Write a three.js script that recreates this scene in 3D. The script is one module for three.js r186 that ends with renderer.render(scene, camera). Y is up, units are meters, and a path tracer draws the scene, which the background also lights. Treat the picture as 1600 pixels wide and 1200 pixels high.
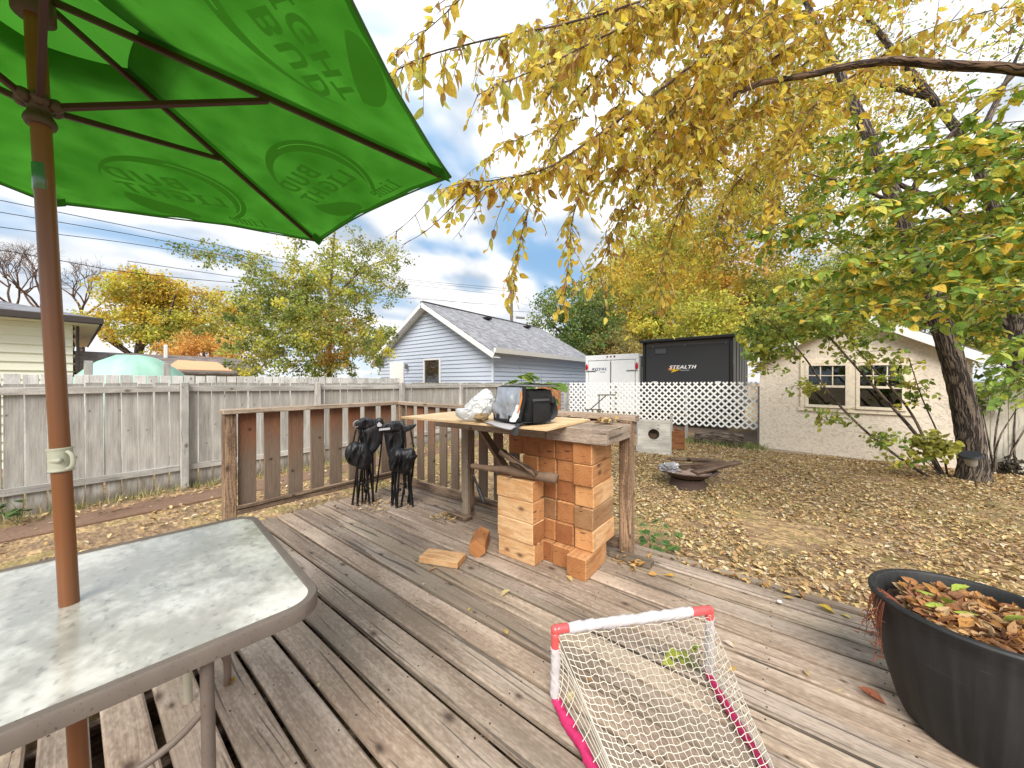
import * as THREE from 'three';
import { mergeGeometries, mergeVertices, toCreasedNormals } from 'three/addons/utils/BufferGeometryUtils.js';

// ---------------------------------------------------------------- camera, sky, sun, exposure
// u runs along the fence (to the right and away), v along the deck boards (to the left and away), h is the height over the deck
const scene = new THREE.Scene();
const F = 545, CX = 800, CY = 598, EYE = 1.28, FU = 0.788, FV = 0.6157;
const P = (u, v, h) => new THREE.Vector3(u, h, -v);
const camera = new THREE.PerspectiveCamera(2 * Math.atan(600 / F) * 180 / Math.PI, 4 / 3, 0.05, 900);
camera.position.copy(P(0, 0, EYE));
camera.lookAt(P(FU, FV, EYE - 2 / F));
const renderer = new THREE.WebGLRenderer();
renderer.toneMapping = THREE.LinearToneMapping;
renderer.toneMappingExposure = 1.75;
renderer.shadowMap.enabled = true;

let state = 12345;
const reseed = (s) => { state = s >>> 0; };
const rnd = () => { state = (state + 0x6D2B79F5) >>> 0; let t = state; t = Math.imul(t ^ (t >>> 15), t | 1); t ^= t + Math.imul(t ^ (t >>> 7), t | 61); return ((t ^ (t >>> 14)) >>> 0) / 4294967296; };
const R = (a, b) => a + (b - a) * rnd();
const G = () => (rnd() + rnd() + rnd() + rnd() - 2) * 1.0;
const pick = (a) => a[Math.floor(rnd() * a.length) % a.length];
const hash = (x, y, s) => { let h = Math.imul(x, 374761393) ^ Math.imul(y, 668265263) ^ Math.imul(s, 1274126177); h = Math.imul(h ^ (h >>> 13), 1274126177); return ((h ^ (h >>> 16)) >>> 0) / 4294967296; };
// value noise that repeats every (px, py) cells
const vn = (x, y, px, py, s) => {
  const xi = Math.floor(x), yi = Math.floor(y); let fx = x - xi, fy = y - yi;
  fx = fx * fx * (3 - 2 * fx); fy = fy * fy * (3 - 2 * fy);
  const m = (a, n) => ((a % n) + n) % n, x0 = m(xi, px), x1 = m(xi + 1, px), y0 = m(yi, py), y1 = m(yi + 1, py);
  const a = hash(x0, y0, s), b = hash(x1, y0, s), c = hash(x0, y1, s), d = hash(x1, y1, s);
  return a + (b - a) * fx + (c - a) * fy + (a - b - c + d) * fx * fy;
};
const fbm = (u, v, nx, ny, s, o = 4) => { let t = 0, a = 0.5, w = 0; for (let i = 0; i < o; i++) { t += a * vn(u * nx, v * ny, nx, ny, s + i * 17); w += a; a *= 0.5; nx *= 2; ny *= 2; } return t / w; };
const sstep = (a, b, x) => { const t = Math.min(1, Math.max(0, (x - a) / (b - a))); return t * t * (3 - 2 * t); };
const mix = (a, b, t) => a + (b - a) * t;
const mix3 = (a, b, t) => [mix(a[0], b[0], t), mix(a[1], b[1], t), mix(a[2], b[2], t)];

// the sky: bright broken cloud with blue showing through low down
function makeSky() {
  const W = 1024, H = 512, data = new Float32Array(W * H * 4), N = 4096;
  const n = (x, y, s, o) => { let t = 0, a = 0.5, w = 0; for (let i = 0; i < o; i++) { t += a * vn(x, y, N, N, s + i); w += a; a *= 0.52; x = x * 2.03 + 7.1; y = y * 2.03 + 3.7; } return t / w; };
  for (let j = 0; j < H; j++) for (let i = 0; i < W; i++) {
    const el = ((j + 0.5) / H - 0.5) * Math.PI, az = ((i + 0.5) / W - 0.5) * 2 * Math.PI;
    const y = Math.max(0.0, Math.sin(el)), x = Math.cos(az) * Math.cos(el), z = Math.sin(az) * Math.cos(el);
    const k = 1 / (y + 0.16), a = x * k * 1.15 + 60, b = z * k * 1.15 + 60;
    const wx = n(a * 0.7 + 11, b * 0.7, 71, 3) * 1.3, wy = n(a * 0.7, b * 0.7 + 31, 83, 3) * 1.3;
    const c = n(a * 0.9 + wx, b * 1.5 + wy, 21, 6), d = n(a * 2.2 + wy * 1.5 + 40, b * 3.3 + wx * 1.5, 47, 5);
    const cover = sstep(0.37, 0.52, c * 0.75 + d * 0.25);
    const bright = sstep(0.34, 0.62, d * 0.7 + c * 0.3);
    const hz = sstep(0.35, 0.02, y);
    const blue = mix3([0.14, 0.28, 0.46], [0.32, 0.44, 0.56], hz);
    const cloud = mix3([0.32, 0.36, 0.41], [0.66, 0.66, 0.67], bright);
    let col = mix3(blue, cloud, 0.12 + 0.88 * cover);
    const up = 1 + 0.35 * sstep(0.3, 1.0, y);
    col = mix3(col, [0.62, 0.63, 0.64], 0.35 * hz);
    if (el < 0) col = mix3([0.5, 0.52, 0.54], [0.18, 0.17, 0.16], sstep(0, -0.12, el));
    const o = (j * W + i) * 4;
    for (let q = 0; q < 3; q++) data[o + q] = col[q] * up * 1.06;
    data[o + 3] = 1;
  }
  const t = new THREE.DataTexture(data, W, H, THREE.RGBAFormat, THREE.FloatType);
  t.mapping = THREE.EquirectangularReflectionMapping; t.magFilter = THREE.LinearFilter; t.needsUpdate = true;
  return t;
}
const skyTexture = makeSky();
scene.background = skyTexture; scene.environment = skyTexture;

const sun = new THREE.DirectionalLight(new THREE.Color(1.0, 0.93, 0.82), 3.2);
sun.position.copy(P(-16, -10, 22)); sun.target.position.copy(P(3, 2, 0));
sun.castShadow = true; sun.shadow.radius = 75; sun.shadow.mapSize.set(2048, 2048);
Object.assign(sun.shadow.camera, { left: -22, right: 22, top: 22, bottom: -22, near: 1, far: 90 });
scene.add(sun, sun.target);

// ---------------------------------------------------------------- helpers
const fwd = P(FU, FV, 0), rgt = P(FV, -FU, 0), V3 = (x, y, z) => new THREE.Vector3(x, y, z), UPV = V3(0, 1, 0);
const px = (x, y, d) => camera.position.clone().addScaledVector(fwd, d).addScaledVector(rgt, (x - CX) / F * d).add(V3(0, (CY - y) / F * d, 0));
const toPx = (p) => { const q = p.clone().sub(camera.position), d = q.dot(fwd); return [CX + F * q.dot(rgt) / d, CY - F * q.y / d, d]; };
const inFrame = (p, m = 20) => { const [x, y, d] = toPx(p); return d > 0.1 && x > -m && x < 1600 + m && y > -m && y < 1200 + m; };
const used = new Map();
function numbered(name) { const k = used.get(name) ?? 0; used.set(name, k + 1); return k ? name + '_' + String(k).padStart(3, '0') : name; }
function meta(o, label, category, group) { o.userData.label = label; o.userData.category = category; if (group) o.userData.group = group; return o; }
function thing(name, label, category, at, group) { const o = new THREE.Group(); o.name = numbered(name); o.position.copy(at); scene.add(o); return meta(o, label, category, group); }
function worldOf(o) { const p = V3(0, 0, 0); for (let q = o; q; q = q.parent) p.add(q.position); return p; }
// a mesh whose geometry is given in world coordinates, hung under parent (parents are never turned)
function part(name, geo, mat, parent, kind) {
  const m = new THREE.Mesh(geo, mat); m.name = numbered(name); m.castShadow = m.receiveShadow = true;
  if (kind) m.userData.kind = kind;
  (parent ?? scene).add(m);
  if (parent) m.position.sub(worldOf(parent));
  return m;
}
function solo(name, geo, mat, label, category, group) { // one-mesh thing, pivot at its base
  geo.computeBoundingBox(); const b = geo.boundingBox, c = V3((b.min.x + b.max.x) / 2, b.min.y, (b.min.z + b.max.z) / 2);
  geo.translate(-c.x, -c.y, -c.z); const m = part(name, geo, mat); m.position.copy(c); return meta(m, label, category, group);
}
function structure(name, geo, mat, parent) { const m = part(name, geo, mat, parent); m.userData.kind = 'structure'; return m; }
function copyOf(o, at, label) { const c = o.clone(); c.name = numbered(o.name.replace(/_\d{3}$/, '')); c.position.copy(at); if (label) c.userData = { ...o.userData, label }; scene.add(c); return c; }

// geometry: everything ends up non-indexed with position, normal, uv
const clean = (g) => { const n = g.index ? g.toNonIndexed() : g; for (const k of Object.keys(n.attributes)) if (!['position', 'normal', 'uv'].includes(k)) n.deleteAttribute(k); n.clearGroups(); return n; };
const join = (list) => mergeGeometries(list.map(clean), false);
// bevelled box, length along x; uv in metres with the grain along x and a random shift; group 1 holds the two ends
function cbox(l, h, w, c = 0.004, shift = true) {
  const X = l / 2, Y = h / 2, Z = w / 2, pos = [], uv = [], ends = [], uo = shift ? rnd() * 7 : 0, vo = shift ? rnd() * 3 : 0;
  c = Math.min(c, X * 0.4, Y * 0.4, Z * 0.4);
  const tri = (a, b, d, nx, ny, nz, end) => {
    const list = end ? ends : pos;
    const e1 = [b[0] - a[0], b[1] - a[1], b[2] - a[2]], e2 = [d[0] - a[0], d[1] - a[1], d[2] - a[2]];
    const cr = [e1[1] * e2[2] - e1[2] * e2[1], e1[2] * e2[0] - e1[0] * e2[2], e1[0] * e2[1] - e1[1] * e2[0]];
    const q = cr[0] * nx + cr[1] * ny + cr[2] * nz < 0 ? [a, d, b] : [a, b, d], ax = Math.abs(nx), ay = Math.abs(ny), az = Math.abs(nz);
    for (const p of q) list.push([p, ax > 0.9 ? [p[2] + uo, p[1] + vo] : ay >= az ? [p[0] + uo, p[2] + vo] : [p[0] + uo, p[1] + vo + 0.37]]);
  };
  const quad = (a, b, d, e, n, end) => { tri(a, b, d, ...n, end); tri(a, d, e, ...n, end); };
  for (const s of [-1, 1]) {
    quad([s * X, -Y + c, -Z + c], [s * X, Y - c, -Z + c], [s * X, Y - c, Z - c], [s * X, -Y + c, Z - c], [s, 0, 0], true);
    quad([-X + c, s * Y, -Z + c], [X - c, s * Y, -Z + c], [X - c, s * Y, Z - c], [-X + c, s * Y, Z - c], [0, s, 0]);
    quad([-X + c, -Y + c, s * Z], [X - c, -Y + c, s * Z], [X - c, Y - c, s * Z], [-X + c, Y - c, s * Z], [0, 0, s]);
  }
  for (const a of [-1, 1]) for (const b of [-1, 1]) {
    quad([-X + c, a * Y, b * (Z - c)], [X - c, a * Y, b * (Z - c)], [X - c, a * (Y - c), b * Z], [-X + c, a * (Y - c), b * Z], [0, a * 0.7, b * 0.69]);
    quad([a * X, -Y + c, b * (Z - c)], [a * X, Y - c, b * (Z - c)], [a * (X - c), Y - c, b * Z], [a * (X - c), -Y + c, b * Z], [a * 0.69, 0, b * 0.7]);
    quad([a * X, b * (Y - c), -Z + c], [a * X, b * (Y - c), Z - c], [a * (X - c), b * Y, Z - c], [a * (X - c), b * Y, -Z + c], [a * 0.69, b * 0.7, 0]);
    for (const d of [-1, 1]) tri([d * X, a * (Y - c), b * (Z - c)], [d * (X - c), a * Y, b * (Z - c)], [d * (X - c), a * (Y - c), b * Z], d * 0.57, a * 0.58, b * 0.575);
  }
  const all = [...pos, ...ends], g = new THREE.BufferGeometry();
  g.setAttribute('position', new THREE.Float32BufferAttribute(all.flatMap((q) => q[0]), 3));
  g.setAttribute('uv', new THREE.Float32BufferAttribute(all.flatMap((q) => q[1]), 2));
  g.computeVertexNormals(); g.addGroup(0, pos.length, 0); g.addGroup(pos.length, ends.length, 1);
  return g;
}
const basis = (dir, up) => { const x = dir.clone().normalize(); let z = x.clone().cross(up).normalize(); if (z.lengthSq() < 0.5) z = x.clone().cross(V3(0, 0, 1)).normalize(); const y = z.clone().cross(x).normalize(); return new THREE.Matrix4().makeBasis(x, y, z); };
// a beam from a to b: h is its size along `up`, w across
function beamGeo(a, b, h, w, c = 0.004, up = UPV) { const d = b.clone().sub(a), g = cbox(d.length(), h, w, c); g.applyMatrix4(basis(d, up).setPosition(a.clone().add(b).multiplyScalar(0.5))); return g; }
const beam = (name, a, b, h, w, mat, parent, c, up, kind) => part(name, beamGeo(a, b, h, w, c, up), mat, parent, kind);
// tapering tube through points
function tubeGeo(pts, r0, r1, seg = 12, rad = 7, wob = 0, close = true) {
  const curve = pts.length > 2 ? new THREE.CatmullRomCurve3(pts, false, 'centripetal') : new THREE.LineCurve3(pts[0], pts[1]);
  const pos = [], uv = [], idx = [], L = curve.getLength(); let nrm = null;
  for (let i = 0; i <= seg; i++) {
    const t = i / seg, c = curve.getPointAt(t), tan = curve.getTangentAt(t);
    if (!nrm) { nrm = Math.abs(tan.y) < 0.9 ? UPV.clone() : V3(1, 0, 0); }
    nrm.addScaledVector(tan, -nrm.dot(tan)).normalize(); const bin = tan.clone().cross(nrm);
    let r = typeof r0 === 'function' ? r0(t) : mix(r0, r1, t);
    for (let j = 0; j <= rad; j++) {
      const a = j / rad * 2 * Math.PI, k = r * (1 + (wob ? wob * (hash(j % rad, i, 5) - 0.5) : 0));
      const p = c.clone().addScaledVector(nrm, Math.cos(a) * k).addScaledVector(bin, Math.sin(a) * k);
      pos.push(p.x, p.y, p.z); uv.push(t * L, j / rad * Math.max(0.02, 2 * Math.PI * Math.max(r, 0.01)));
    }
  }
  for (let i = 0; i < seg; i++) for (let j = 0; j < rad; j++) { const a = i * (rad + 1) + j, b = a + rad + 1; idx.push(a, a + 1, b, b, a + 1, b + 1); }
  if (close) for (const e of [0, seg]) { const c = curve.getPointAt(e / seg), k = pos.length / 3; pos.push(c.x, c.y, c.z); uv.push(0, 0); for (let j = 0; j < rad; j++) { const a = e * (rad + 1) + j; e ? idx.push(a, a + 1, k) : idx.push(a + 1, a, k); } }
  const g = new THREE.BufferGeometry();
  g.setAttribute('position', new THREE.Float32BufferAttribute(pos, 3)); g.setAttribute('uv', new THREE.Float32BufferAttribute(uv, 2)); g.setIndex(idx); g.computeVertexNormals();
  return clean(g);
}
// a sheet from a function (s, t) -> Vector3
function sheetGeo(fn, ns, nt, uvScale) {
  const pos = [], uv = [], idx = [];
  for (let j = 0; j <= nt; j++) for (let i = 0; i <= ns; i++) { const s = i / ns, t = j / nt, p = fn(s, t); pos.push(p.x, p.y, p.z); uvScale ? uv.push(...uvScale(s, t, p)) : uv.push(s, t); }
  for (let j = 0; j < nt; j++) for (let i = 0; i < ns; i++) { const a = j * (ns + 1) + i, b = a + ns + 1; idx.push(a, b, a + 1, b, b + 1, a + 1); }
  const g = new THREE.BufferGeometry();
  g.setAttribute('position', new THREE.Float32BufferAttribute(pos, 3)); g.setAttribute('uv', new THREE.Float32BufferAttribute(uv, 2)); g.setIndex(idx); g.computeVertexNormals();
  return g;
}
// lumpy ball
function blobGeo(rx, ry, rz, amp, freq, s, seg = 24, fn) {
  const g = new THREE.SphereGeometry(1, seg, Math.round(seg * 0.7)), p = g.attributes.position, v = V3(0, 0, 0);
  for (let i = 0; i < p.count; i++) {
    v.fromBufferAttribute(p, i); const a = v.clone().multiplyScalar(freq).addScalar(50);
    const n = (vn(a.x + a.z * 0.7, a.y + a.z * 0.4, 997, 997, s) + 0.5 * vn(a.x * 2.1 - a.z, a.y * 2.1 + a.z * 1.3, 997, 997, s + 3)) / 1.5 - 0.5;
    v.multiplyScalar(1 + amp * n * 2); if (fn) fn(v); p.setXYZ(i, v.x * rx, v.y * ry, v.z * rz);
  }
  g.computeVertexNormals(); return clean(g);
}

// ---------------------------------------------------------------- textures
function tex(w, h, fn, srgb = true) {
  const d = new Uint8Array(w * h * 4);
  for (let y = 0; y < h; y++) for (let x = 0; x < w; x++) { const c = fn((x + 0.5) / w, (y + 0.5) / h), o = (y * w + x) * 4; d[o] = Math.max(0, Math.min(255, c[0])); d[o + 1] = Math.max(0, Math.min(255, c[1] ?? c[0])); d[o + 2] = Math.max(0, Math.min(255, c[2] ?? c[0])); d[o + 3] = 255; }
  const t = new THREE.DataTexture(d, w, h, THREE.RGBAFormat); t.wrapS = t.wrapT = THREE.RepeatWrapping; t.magFilter = THREE.LinearFilter; t.minFilter = THREE.LinearMipmapLinearFilter; if (srgb) t.colorSpace = THREE.SRGBColorSpace; t.needsUpdate = true;
  return t;
}
const scaled = (t, sx, sy) => { t.repeat.set(1 / sx, 1 / sy); return t; };
// colour and height of a texture from one function fn(u, v) -> [r, g, b, height]
function texPair(w, h, sx, sy, fn) {
  const hs = new Float32Array(w * h); let k = 0;
  const c = tex(w, h, (u, v) => { const q = fn(u, v); hs[k++] = q[3]; return q; }); k = 0;
  const b = tex(w, h, () => { const q = hs[k++] * 255; return [q, q, q]; }, false);
  return [scaled(c, sx, sy), scaled(b, sx, sy)];
}
const std = (o) => new THREE.MeshStandardMaterial({ roughness: 0.85, ...o });
const phy = (o) => new THREE.MeshPhysicalMaterial({ roughness: 0.8, ...o });
const S = (r, g, b) => new THREE.Color().setRGB(r / 255, g / 255, b / 255, THREE.SRGBColorSpace);
// long-grained wood: stripes along u, knots, cracks
function woodFn(dark, light, o = {}) {
  const { lines = 1, s = 1, streak = 64, knots = 10, crack = 0.5, blotch = 0.5, stain = null } = o, ks = [];
  for (let i = 0; i < knots; i++) ks.push([hash(i, 1, s), hash(i, 2, s), 0.4 + hash(i, 3, s)]);
  const { ax = 1, ay = 1 } = o; // tile size in metres
  return (u, v) => {
    let warp = (fbm(u, v, 6, 2, s + 5, 3) - 0.5) * 0.10, kn = 0;
    for (const [ku, kv, kr] of ks) {
      let du = u - ku, dv = v - kv; du -= Math.round(du); dv -= Math.round(dv);
      const q = Math.hypot(du * ax * 0.55, dv * ay) / (0.012 * kr); kn = Math.max(kn, Math.exp(-q * q)); warp += Math.sign(dv) * Math.exp(-q * 0.5) * 0.02;
    }
    const vv = v + warp, g1 = fbm(u, vv, 5, streak, s, 3), g2 = fbm(u, vv, 14, streak * 3, s + 9, 2), bl = fbm(u, v, 8, 4, s + 30, 4), gr = fbm(u, v, 260, 90, s + 40, 2);
    const cr = sstep(0.80, 0.9, vn(u * 9, vv * streak * 1.4, 9, Math.round(streak * 1.4), s + 60)) * crack;
    let t = 0.5 + lines * ((g1 - 0.5) * 0.42 + (g2 - 0.5) * 0.4) + (gr - 0.5) * 0.35 + (bl - 0.5) * blotch;
    t = sstep(0.2, 0.8, t);
    let c = mix3(dark, light, t);
    if (stain) c = mix3(c, stain, sstep(0.52, 0.72, fbm(u, v, 7, 5, s + 77, 4)) * 0.55);
    const k = 1 - 0.62 * cr - 0.5 * kn; c = [c[0] * k, c[1] * k * (1 - 0.06 * kn), c[2] * k * (1 - 0.1 * kn)];
    return [...c, 0.55 + 0.35 * (g2 - 0.5) + 0.25 * (g1 - 0.5) - 0.5 * cr - 0.12 * kn];
  };
}
const [deckMap, deckBump] = texPair(2048, 512, 4.8, 0.6, woodFn([140, 123, 107], [196, 180, 164], { s: 3, streak: 46, knots: 30, crack: 0.6, blotch: 0.75, lines: 0.5, stain: [146, 134, 116], ax: 4.8, ay: 0.6 }));
const [fenceMap, fenceBump] = texPair(1024, 512, 2.4, 0.6, woodFn([160, 157, 152], [200, 197, 192], { s: 41, streak: 44, knots: 7, crack: 0.25, blotch: 0.9, lines: 0.4, ax: 2.4, ay: 0.6 }));
const [rawMap, rawBump] = texPair(1024, 512, 1.2, 0.6, woodFn([204, 156, 108], [238, 202, 156], { s: 77, streak: 26, knots: 7, crack: 0.18, blotch: 0.5, stain: [216, 164, 112], ax: 1.2, ay: 0.6 }));
const [brownMap, brownBump] = texPair(1024, 512, 2.4, 0.6, woodFn([92, 74, 60], [164, 140, 118], { s: 91, streak: 44, knots: 9, crack: 0.6, blotch: 0.8, ax: 2.4, ay: 0.6 }));
// sawn end grain: rings, saw marks, a check or two
const [endMap, endBump] = texPair(512, 512, 0.3, 0.3, (u, v) => {
  const cu = 0.62 + 0.1 * fbm(u, v, 3, 3, 5, 2), cv = -0.1, r = Math.hypot(u - cu, v - cv) * 26 + fbm(u, v, 4, 4, 8, 3) * 3, ring = 0.5 + 0.5 * Math.sin(r * 3.6);
  const saw = fbm((u + v) % 1, (u - v + 1) % 1, 90, 6, 14, 2), bl = fbm(u, v, 4, 4, 18, 4), ck = sstep(0.80, 0.9, fbm(u + 0.06 * vn(u * 9, v * 3, 9, 3, 7), v + 0.03 * vn(u * 7, v * 2, 7, 2, 5), 4, 40, 97, 2));
  const c = mix3([192, 138, 92], [242, 200, 148], ring * 0.14 + saw * 0.5 + bl * 0.7 - 0.2), k = 1 - 0.55 * ck;
  return [c[0] * k, c[1] * k, c[2] * k, 0.5 + 0.2 * ring + 0.3 * saw - 0.4 * ck];
});
const [barkMap, barkBump] = texPair(512, 512, 0.9, 0.5, (u, v) => {
  const w = (fbm(u, v, 5, 5, 3, 3) - 0.5) * 0.12, r = 1 - Math.abs(2 * fbm(u, v + w, 4, 20, 7, 4) - 1) * 1.9, f = fbm(u, v, 40, 60, 9, 2), q = 1 - sstep(0.35, 1.0, r) * 0.85 - 0.15 * f;
  const c = mix3([34, 28, 24], [116, 102, 90], q); return [...c, q];
});
const [stuccoMap, stuccoBump] = texPair(1024, 1024, 1.6, 1.6, (u, v) => {
  const a = fbm(u, v, 60, 60, 4, 3), b = fbm(u, v, 4, 4, 12, 4), d = sstep(0.56, 0.7, fbm(u, v, 38, 38, 15, 2));
  const c = mix3([206, 194, 178], [230, 220, 206], a * 0.7 + b * 0.4); const k = 1 - 0.05 * d; return [c[0] * k, c[1] * k, c[2] * k, a * 0.7 + 0.3 * (1 - d)];
});
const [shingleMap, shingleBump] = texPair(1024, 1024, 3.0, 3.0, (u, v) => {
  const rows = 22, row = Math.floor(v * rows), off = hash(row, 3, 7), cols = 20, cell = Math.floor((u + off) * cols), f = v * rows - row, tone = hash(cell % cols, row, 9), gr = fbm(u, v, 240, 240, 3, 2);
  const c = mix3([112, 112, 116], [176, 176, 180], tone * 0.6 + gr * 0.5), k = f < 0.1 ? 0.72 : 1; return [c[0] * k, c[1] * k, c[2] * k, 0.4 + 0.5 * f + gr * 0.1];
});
const [plyMap, plyBump] = texPair(1024, 512, 1.6, 0.8, woodFn([206, 172, 128], [236, 208, 168], { s: 131, streak: 14, knots: 6, crack: 0.15, blotch: 0.5, ax: 1.6, ay: 0.8 }));
const [soilMap, soilBump] = texPair(1024, 1024, 3.2, 3.2, (u, v) => {
  const a = fbm(u, v, 10, 10, 3, 5), b = fbm(u, v, 110, 110, 9, 3), st = fbm(u, v, 160, 36, 19, 2);
  let c = mix3([124, 102, 80], [200, 172, 128], sstep(0.25, 0.75, b * 0.5 + st * 0.5)); c = mix3(c, [132, 124, 74], sstep(0.5, 0.72, a) * 0.6); c = mix3(c, [112, 92, 76], sstep(0.5, 0.3, a) * 0.5);
  return [...c, b * 0.6 + st * 0.4];
});
const [pathMap, pathBump] = texPair(1024, 512, 3.0, 1.5, (u, v) => {
  const a = fbm(u, v, 6, 4, 3, 5), b = fbm(u, v, 120, 60, 5, 3); const c = mix3([112, 92, 78], [168, 148, 130], a * 0.7 + b * 0.4 - 0.05); return [...c, b];
});
const [clothMap, clothBump] = texPair(512, 512, 0.25, 0.25, (u, v) => { const w = 0.5 + 0.25 * Math.sin(u * 2 * Math.PI * 80) + 0.25 * Math.sin(v * 2 * Math.PI * 80), n = fbm(u, v, 6, 6, 4, 4); const q = 200 + 30 * w + 25 * (n - 0.5); return [q, q, q, w]; });
const [dirtMap, dirtBump] = texPair(1024, 1024, 1.0, 1.0, (u, v) => {  // rained-on pressed glass
  const a = fbm(u, v, 5, 5, 33, 5), b = fbm(u, v, 50, 34, 35, 3), p = fbm(u, v, 70, 54, 39, 2), sp = sstep(0.70, 0.82, p), c = mix3([164, 161, 152], [230, 228, 222], sstep(0.28, 0.72, a * 0.7 + b * 0.3)), k = 1 - 0.12 * sp - 0.06 * (p - 0.5);
  return [c[0] * k, c[1] * k, c[2] * k, b];
});
const dirtRough = scaled(tex(512, 512, (u, v) => { const a = fbm(u, v, 4, 4, 33, 5); const q = 60 + 120 * sstep(0.3, 0.7, a); return [q, q, q]; }, false), 1, 1);
const [rustMap, rustBump] = texPair(512, 512, 0.5, 0.5, (u, v) => { const a = fbm(u, v, 8, 8, 13, 4), sp = sstep(0.80, 0.88, fbm(u, v, 130, 130, 15, 2)); const c = mix3([118, 108, 100], [142, 132, 124], a); return [...mix3(c, [60, 50, 46], sp * 0.6), 0.5 - 0.3 * sp]; });
const wood = (map, bump, tint, o = {}) => std({ map, bumpMap: bump, bumpScale: 0.0025, color: tint, roughness: 0.88, ...o });
const tone = (r, g, b) => new THREE.Color(r, g, b);
const M = {
  deck: [[1, 1, 1], [0.86, 0.84, 0.84], [1.06, 1.03, 0.98], [0.94, 0.9, 0.86], [0.78, 0.76, 0.75], [1.0, 0.95, 0.92]].map((c) => wood(deckMap, deckBump, tone(...c).multiplyScalar(0.92), { bumpScale: 0.002 })),
  fence: [[1, 1, 1], [0.9, 0.89, 0.88], [1.08, 1.06, 1.04], [0.97, 0.95, 0.96]].map((c) => wood(fenceMap, fenceBump, tone(...c).multiplyScalar(0.9))),
  brown: [[1, 1, 1], [1.06, 0.98, 0.89], [0.85, 0.83, 0.82]].map((c) => wood(brownMap, brownBump, tone(...c))),
  bench: wood(deckMap, deckBump, tone(0.86, 0.82, 0.78)), benchDark: wood(deckMap, deckBump, tone(0.42, 0.4, 0.39)),
  ply: wood(plyMap, plyBump, tone(0.95, 0.93, 0.9), { bumpScale: 0.001, roughness: 0.7 }),
  bark: std({ map: barkMap, bumpMap: barkBump, bumpScale: 0.03, roughness: 0.95 }), barkPale: std({ map: barkMap, bumpMap: barkBump, bumpScale: 0.008, color: tone(1.7, 1.6, 1.5), roughness: 0.95 }),
  twig: std({ map: barkMap, color: tone(0.9, 0.75, 0.65), roughness: 0.95 }),
  blackPlastic: std({ color: S(34, 35, 38), roughness: 0.5 }), blackCloth: std({ color: S(26, 26, 28), map: clothMap, bumpMap: clothBump, bumpScale: 0.0006, roughness: 0.85 }),
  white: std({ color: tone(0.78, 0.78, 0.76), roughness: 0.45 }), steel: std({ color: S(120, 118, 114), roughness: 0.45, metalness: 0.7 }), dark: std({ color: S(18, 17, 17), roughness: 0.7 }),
};
// ---------------------------------------------------------------- ground
const GH = -0.25;
const gnd = (u, v) => {
  const n = (vn(u * 0.9 + 300, v * 0.9 + 300, 4096, 4096, 3) - 0.5) * 0.07 + (vn(u * 3.1 + 300, v * 3.1 + 300, 4096, 4096, 7) - 0.5) * 0.03;
  const near = sstep(26, 16, Math.hypot(u, v)), flat = sstep(5.2, 5.7, v) ;
  return GH + n * near * (1 - flat * 0.85) + 0.09 * sstep(1.6, 0.1, u - 2.75) * sstep(2.4, 0.5, v) * near;
};
{
  const line = []; for (let i = -130; i <= 130; i++) { const s = i / 130; line.push(Math.sign(s) * (Math.abs(s) * 18 + 480 * Math.pow(Math.abs(s), 7))); }
  const n = line.length, pos = [], uv = [], idx = [];
  for (let j = 0; j < n; j++) for (let i = 0; i < n; i++) { const u = line[i] + 5, v = line[j] + 3; pos.push(u, gnd(u, v), -v); uv.push(u, v); }
  for (let j = 0; j < n - 1; j++) for (let i = 0; i < n - 1; i++) { const a = j * n + i; idx.push(a, a + 1, a + n, a + 1, a + n + 1, a + n); }
  const g = new THREE.BufferGeometry(); g.setAttribute('position', new THREE.Float32BufferAttribute(pos, 3)); g.setAttribute('uv', new THREE.Float32BufferAttribute(uv, 2)); g.setIndex(idx); g.computeVertexNormals();
  structure('ground', g, std({ map: soilMap, bumpMap: soilBump, bumpScale: 0.02, roughness: 1, color: tone(0.9, 0.86, 0.8) }));
  // worn concrete path along the fence, in slabs with joints
  const path = new THREE.Group(); path.name = 'path'; path.userData.kind = 'structure'; scene.add(path);
  const pm = std({ map: pathMap, bumpMap: pathBump, bumpScale: 0.006, roughness: 0.95, color: tone(0.74, 0.62, 0.54) });
  for (let k = 0; k < 9; k++) { const u = -3 + k * 1.5; beam('slab', P(u + 0.006, 6.12, GH - 0.005 + R(-0.006, 0.006)), P(u + 1.494, 6.12 + R(-0.01, 0.01), GH - 0.005 + R(-0.006, 0.006)), 0.06, 0.5, pm, path, 0.008); }
  // back lane behind the yard
  structure('lane', sheetGeo((s, t) => P(10.6 + s * 5.5, -40 + t * 80, GH + 0.012), 2, 40, (s, t, p) => [p.x, p.z]), std({ map: pathMap, bumpMap: pathBump, bumpScale: 0.01, roughness: 1, color: tone(0.75, 0.75, 0.75) }));
}

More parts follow.
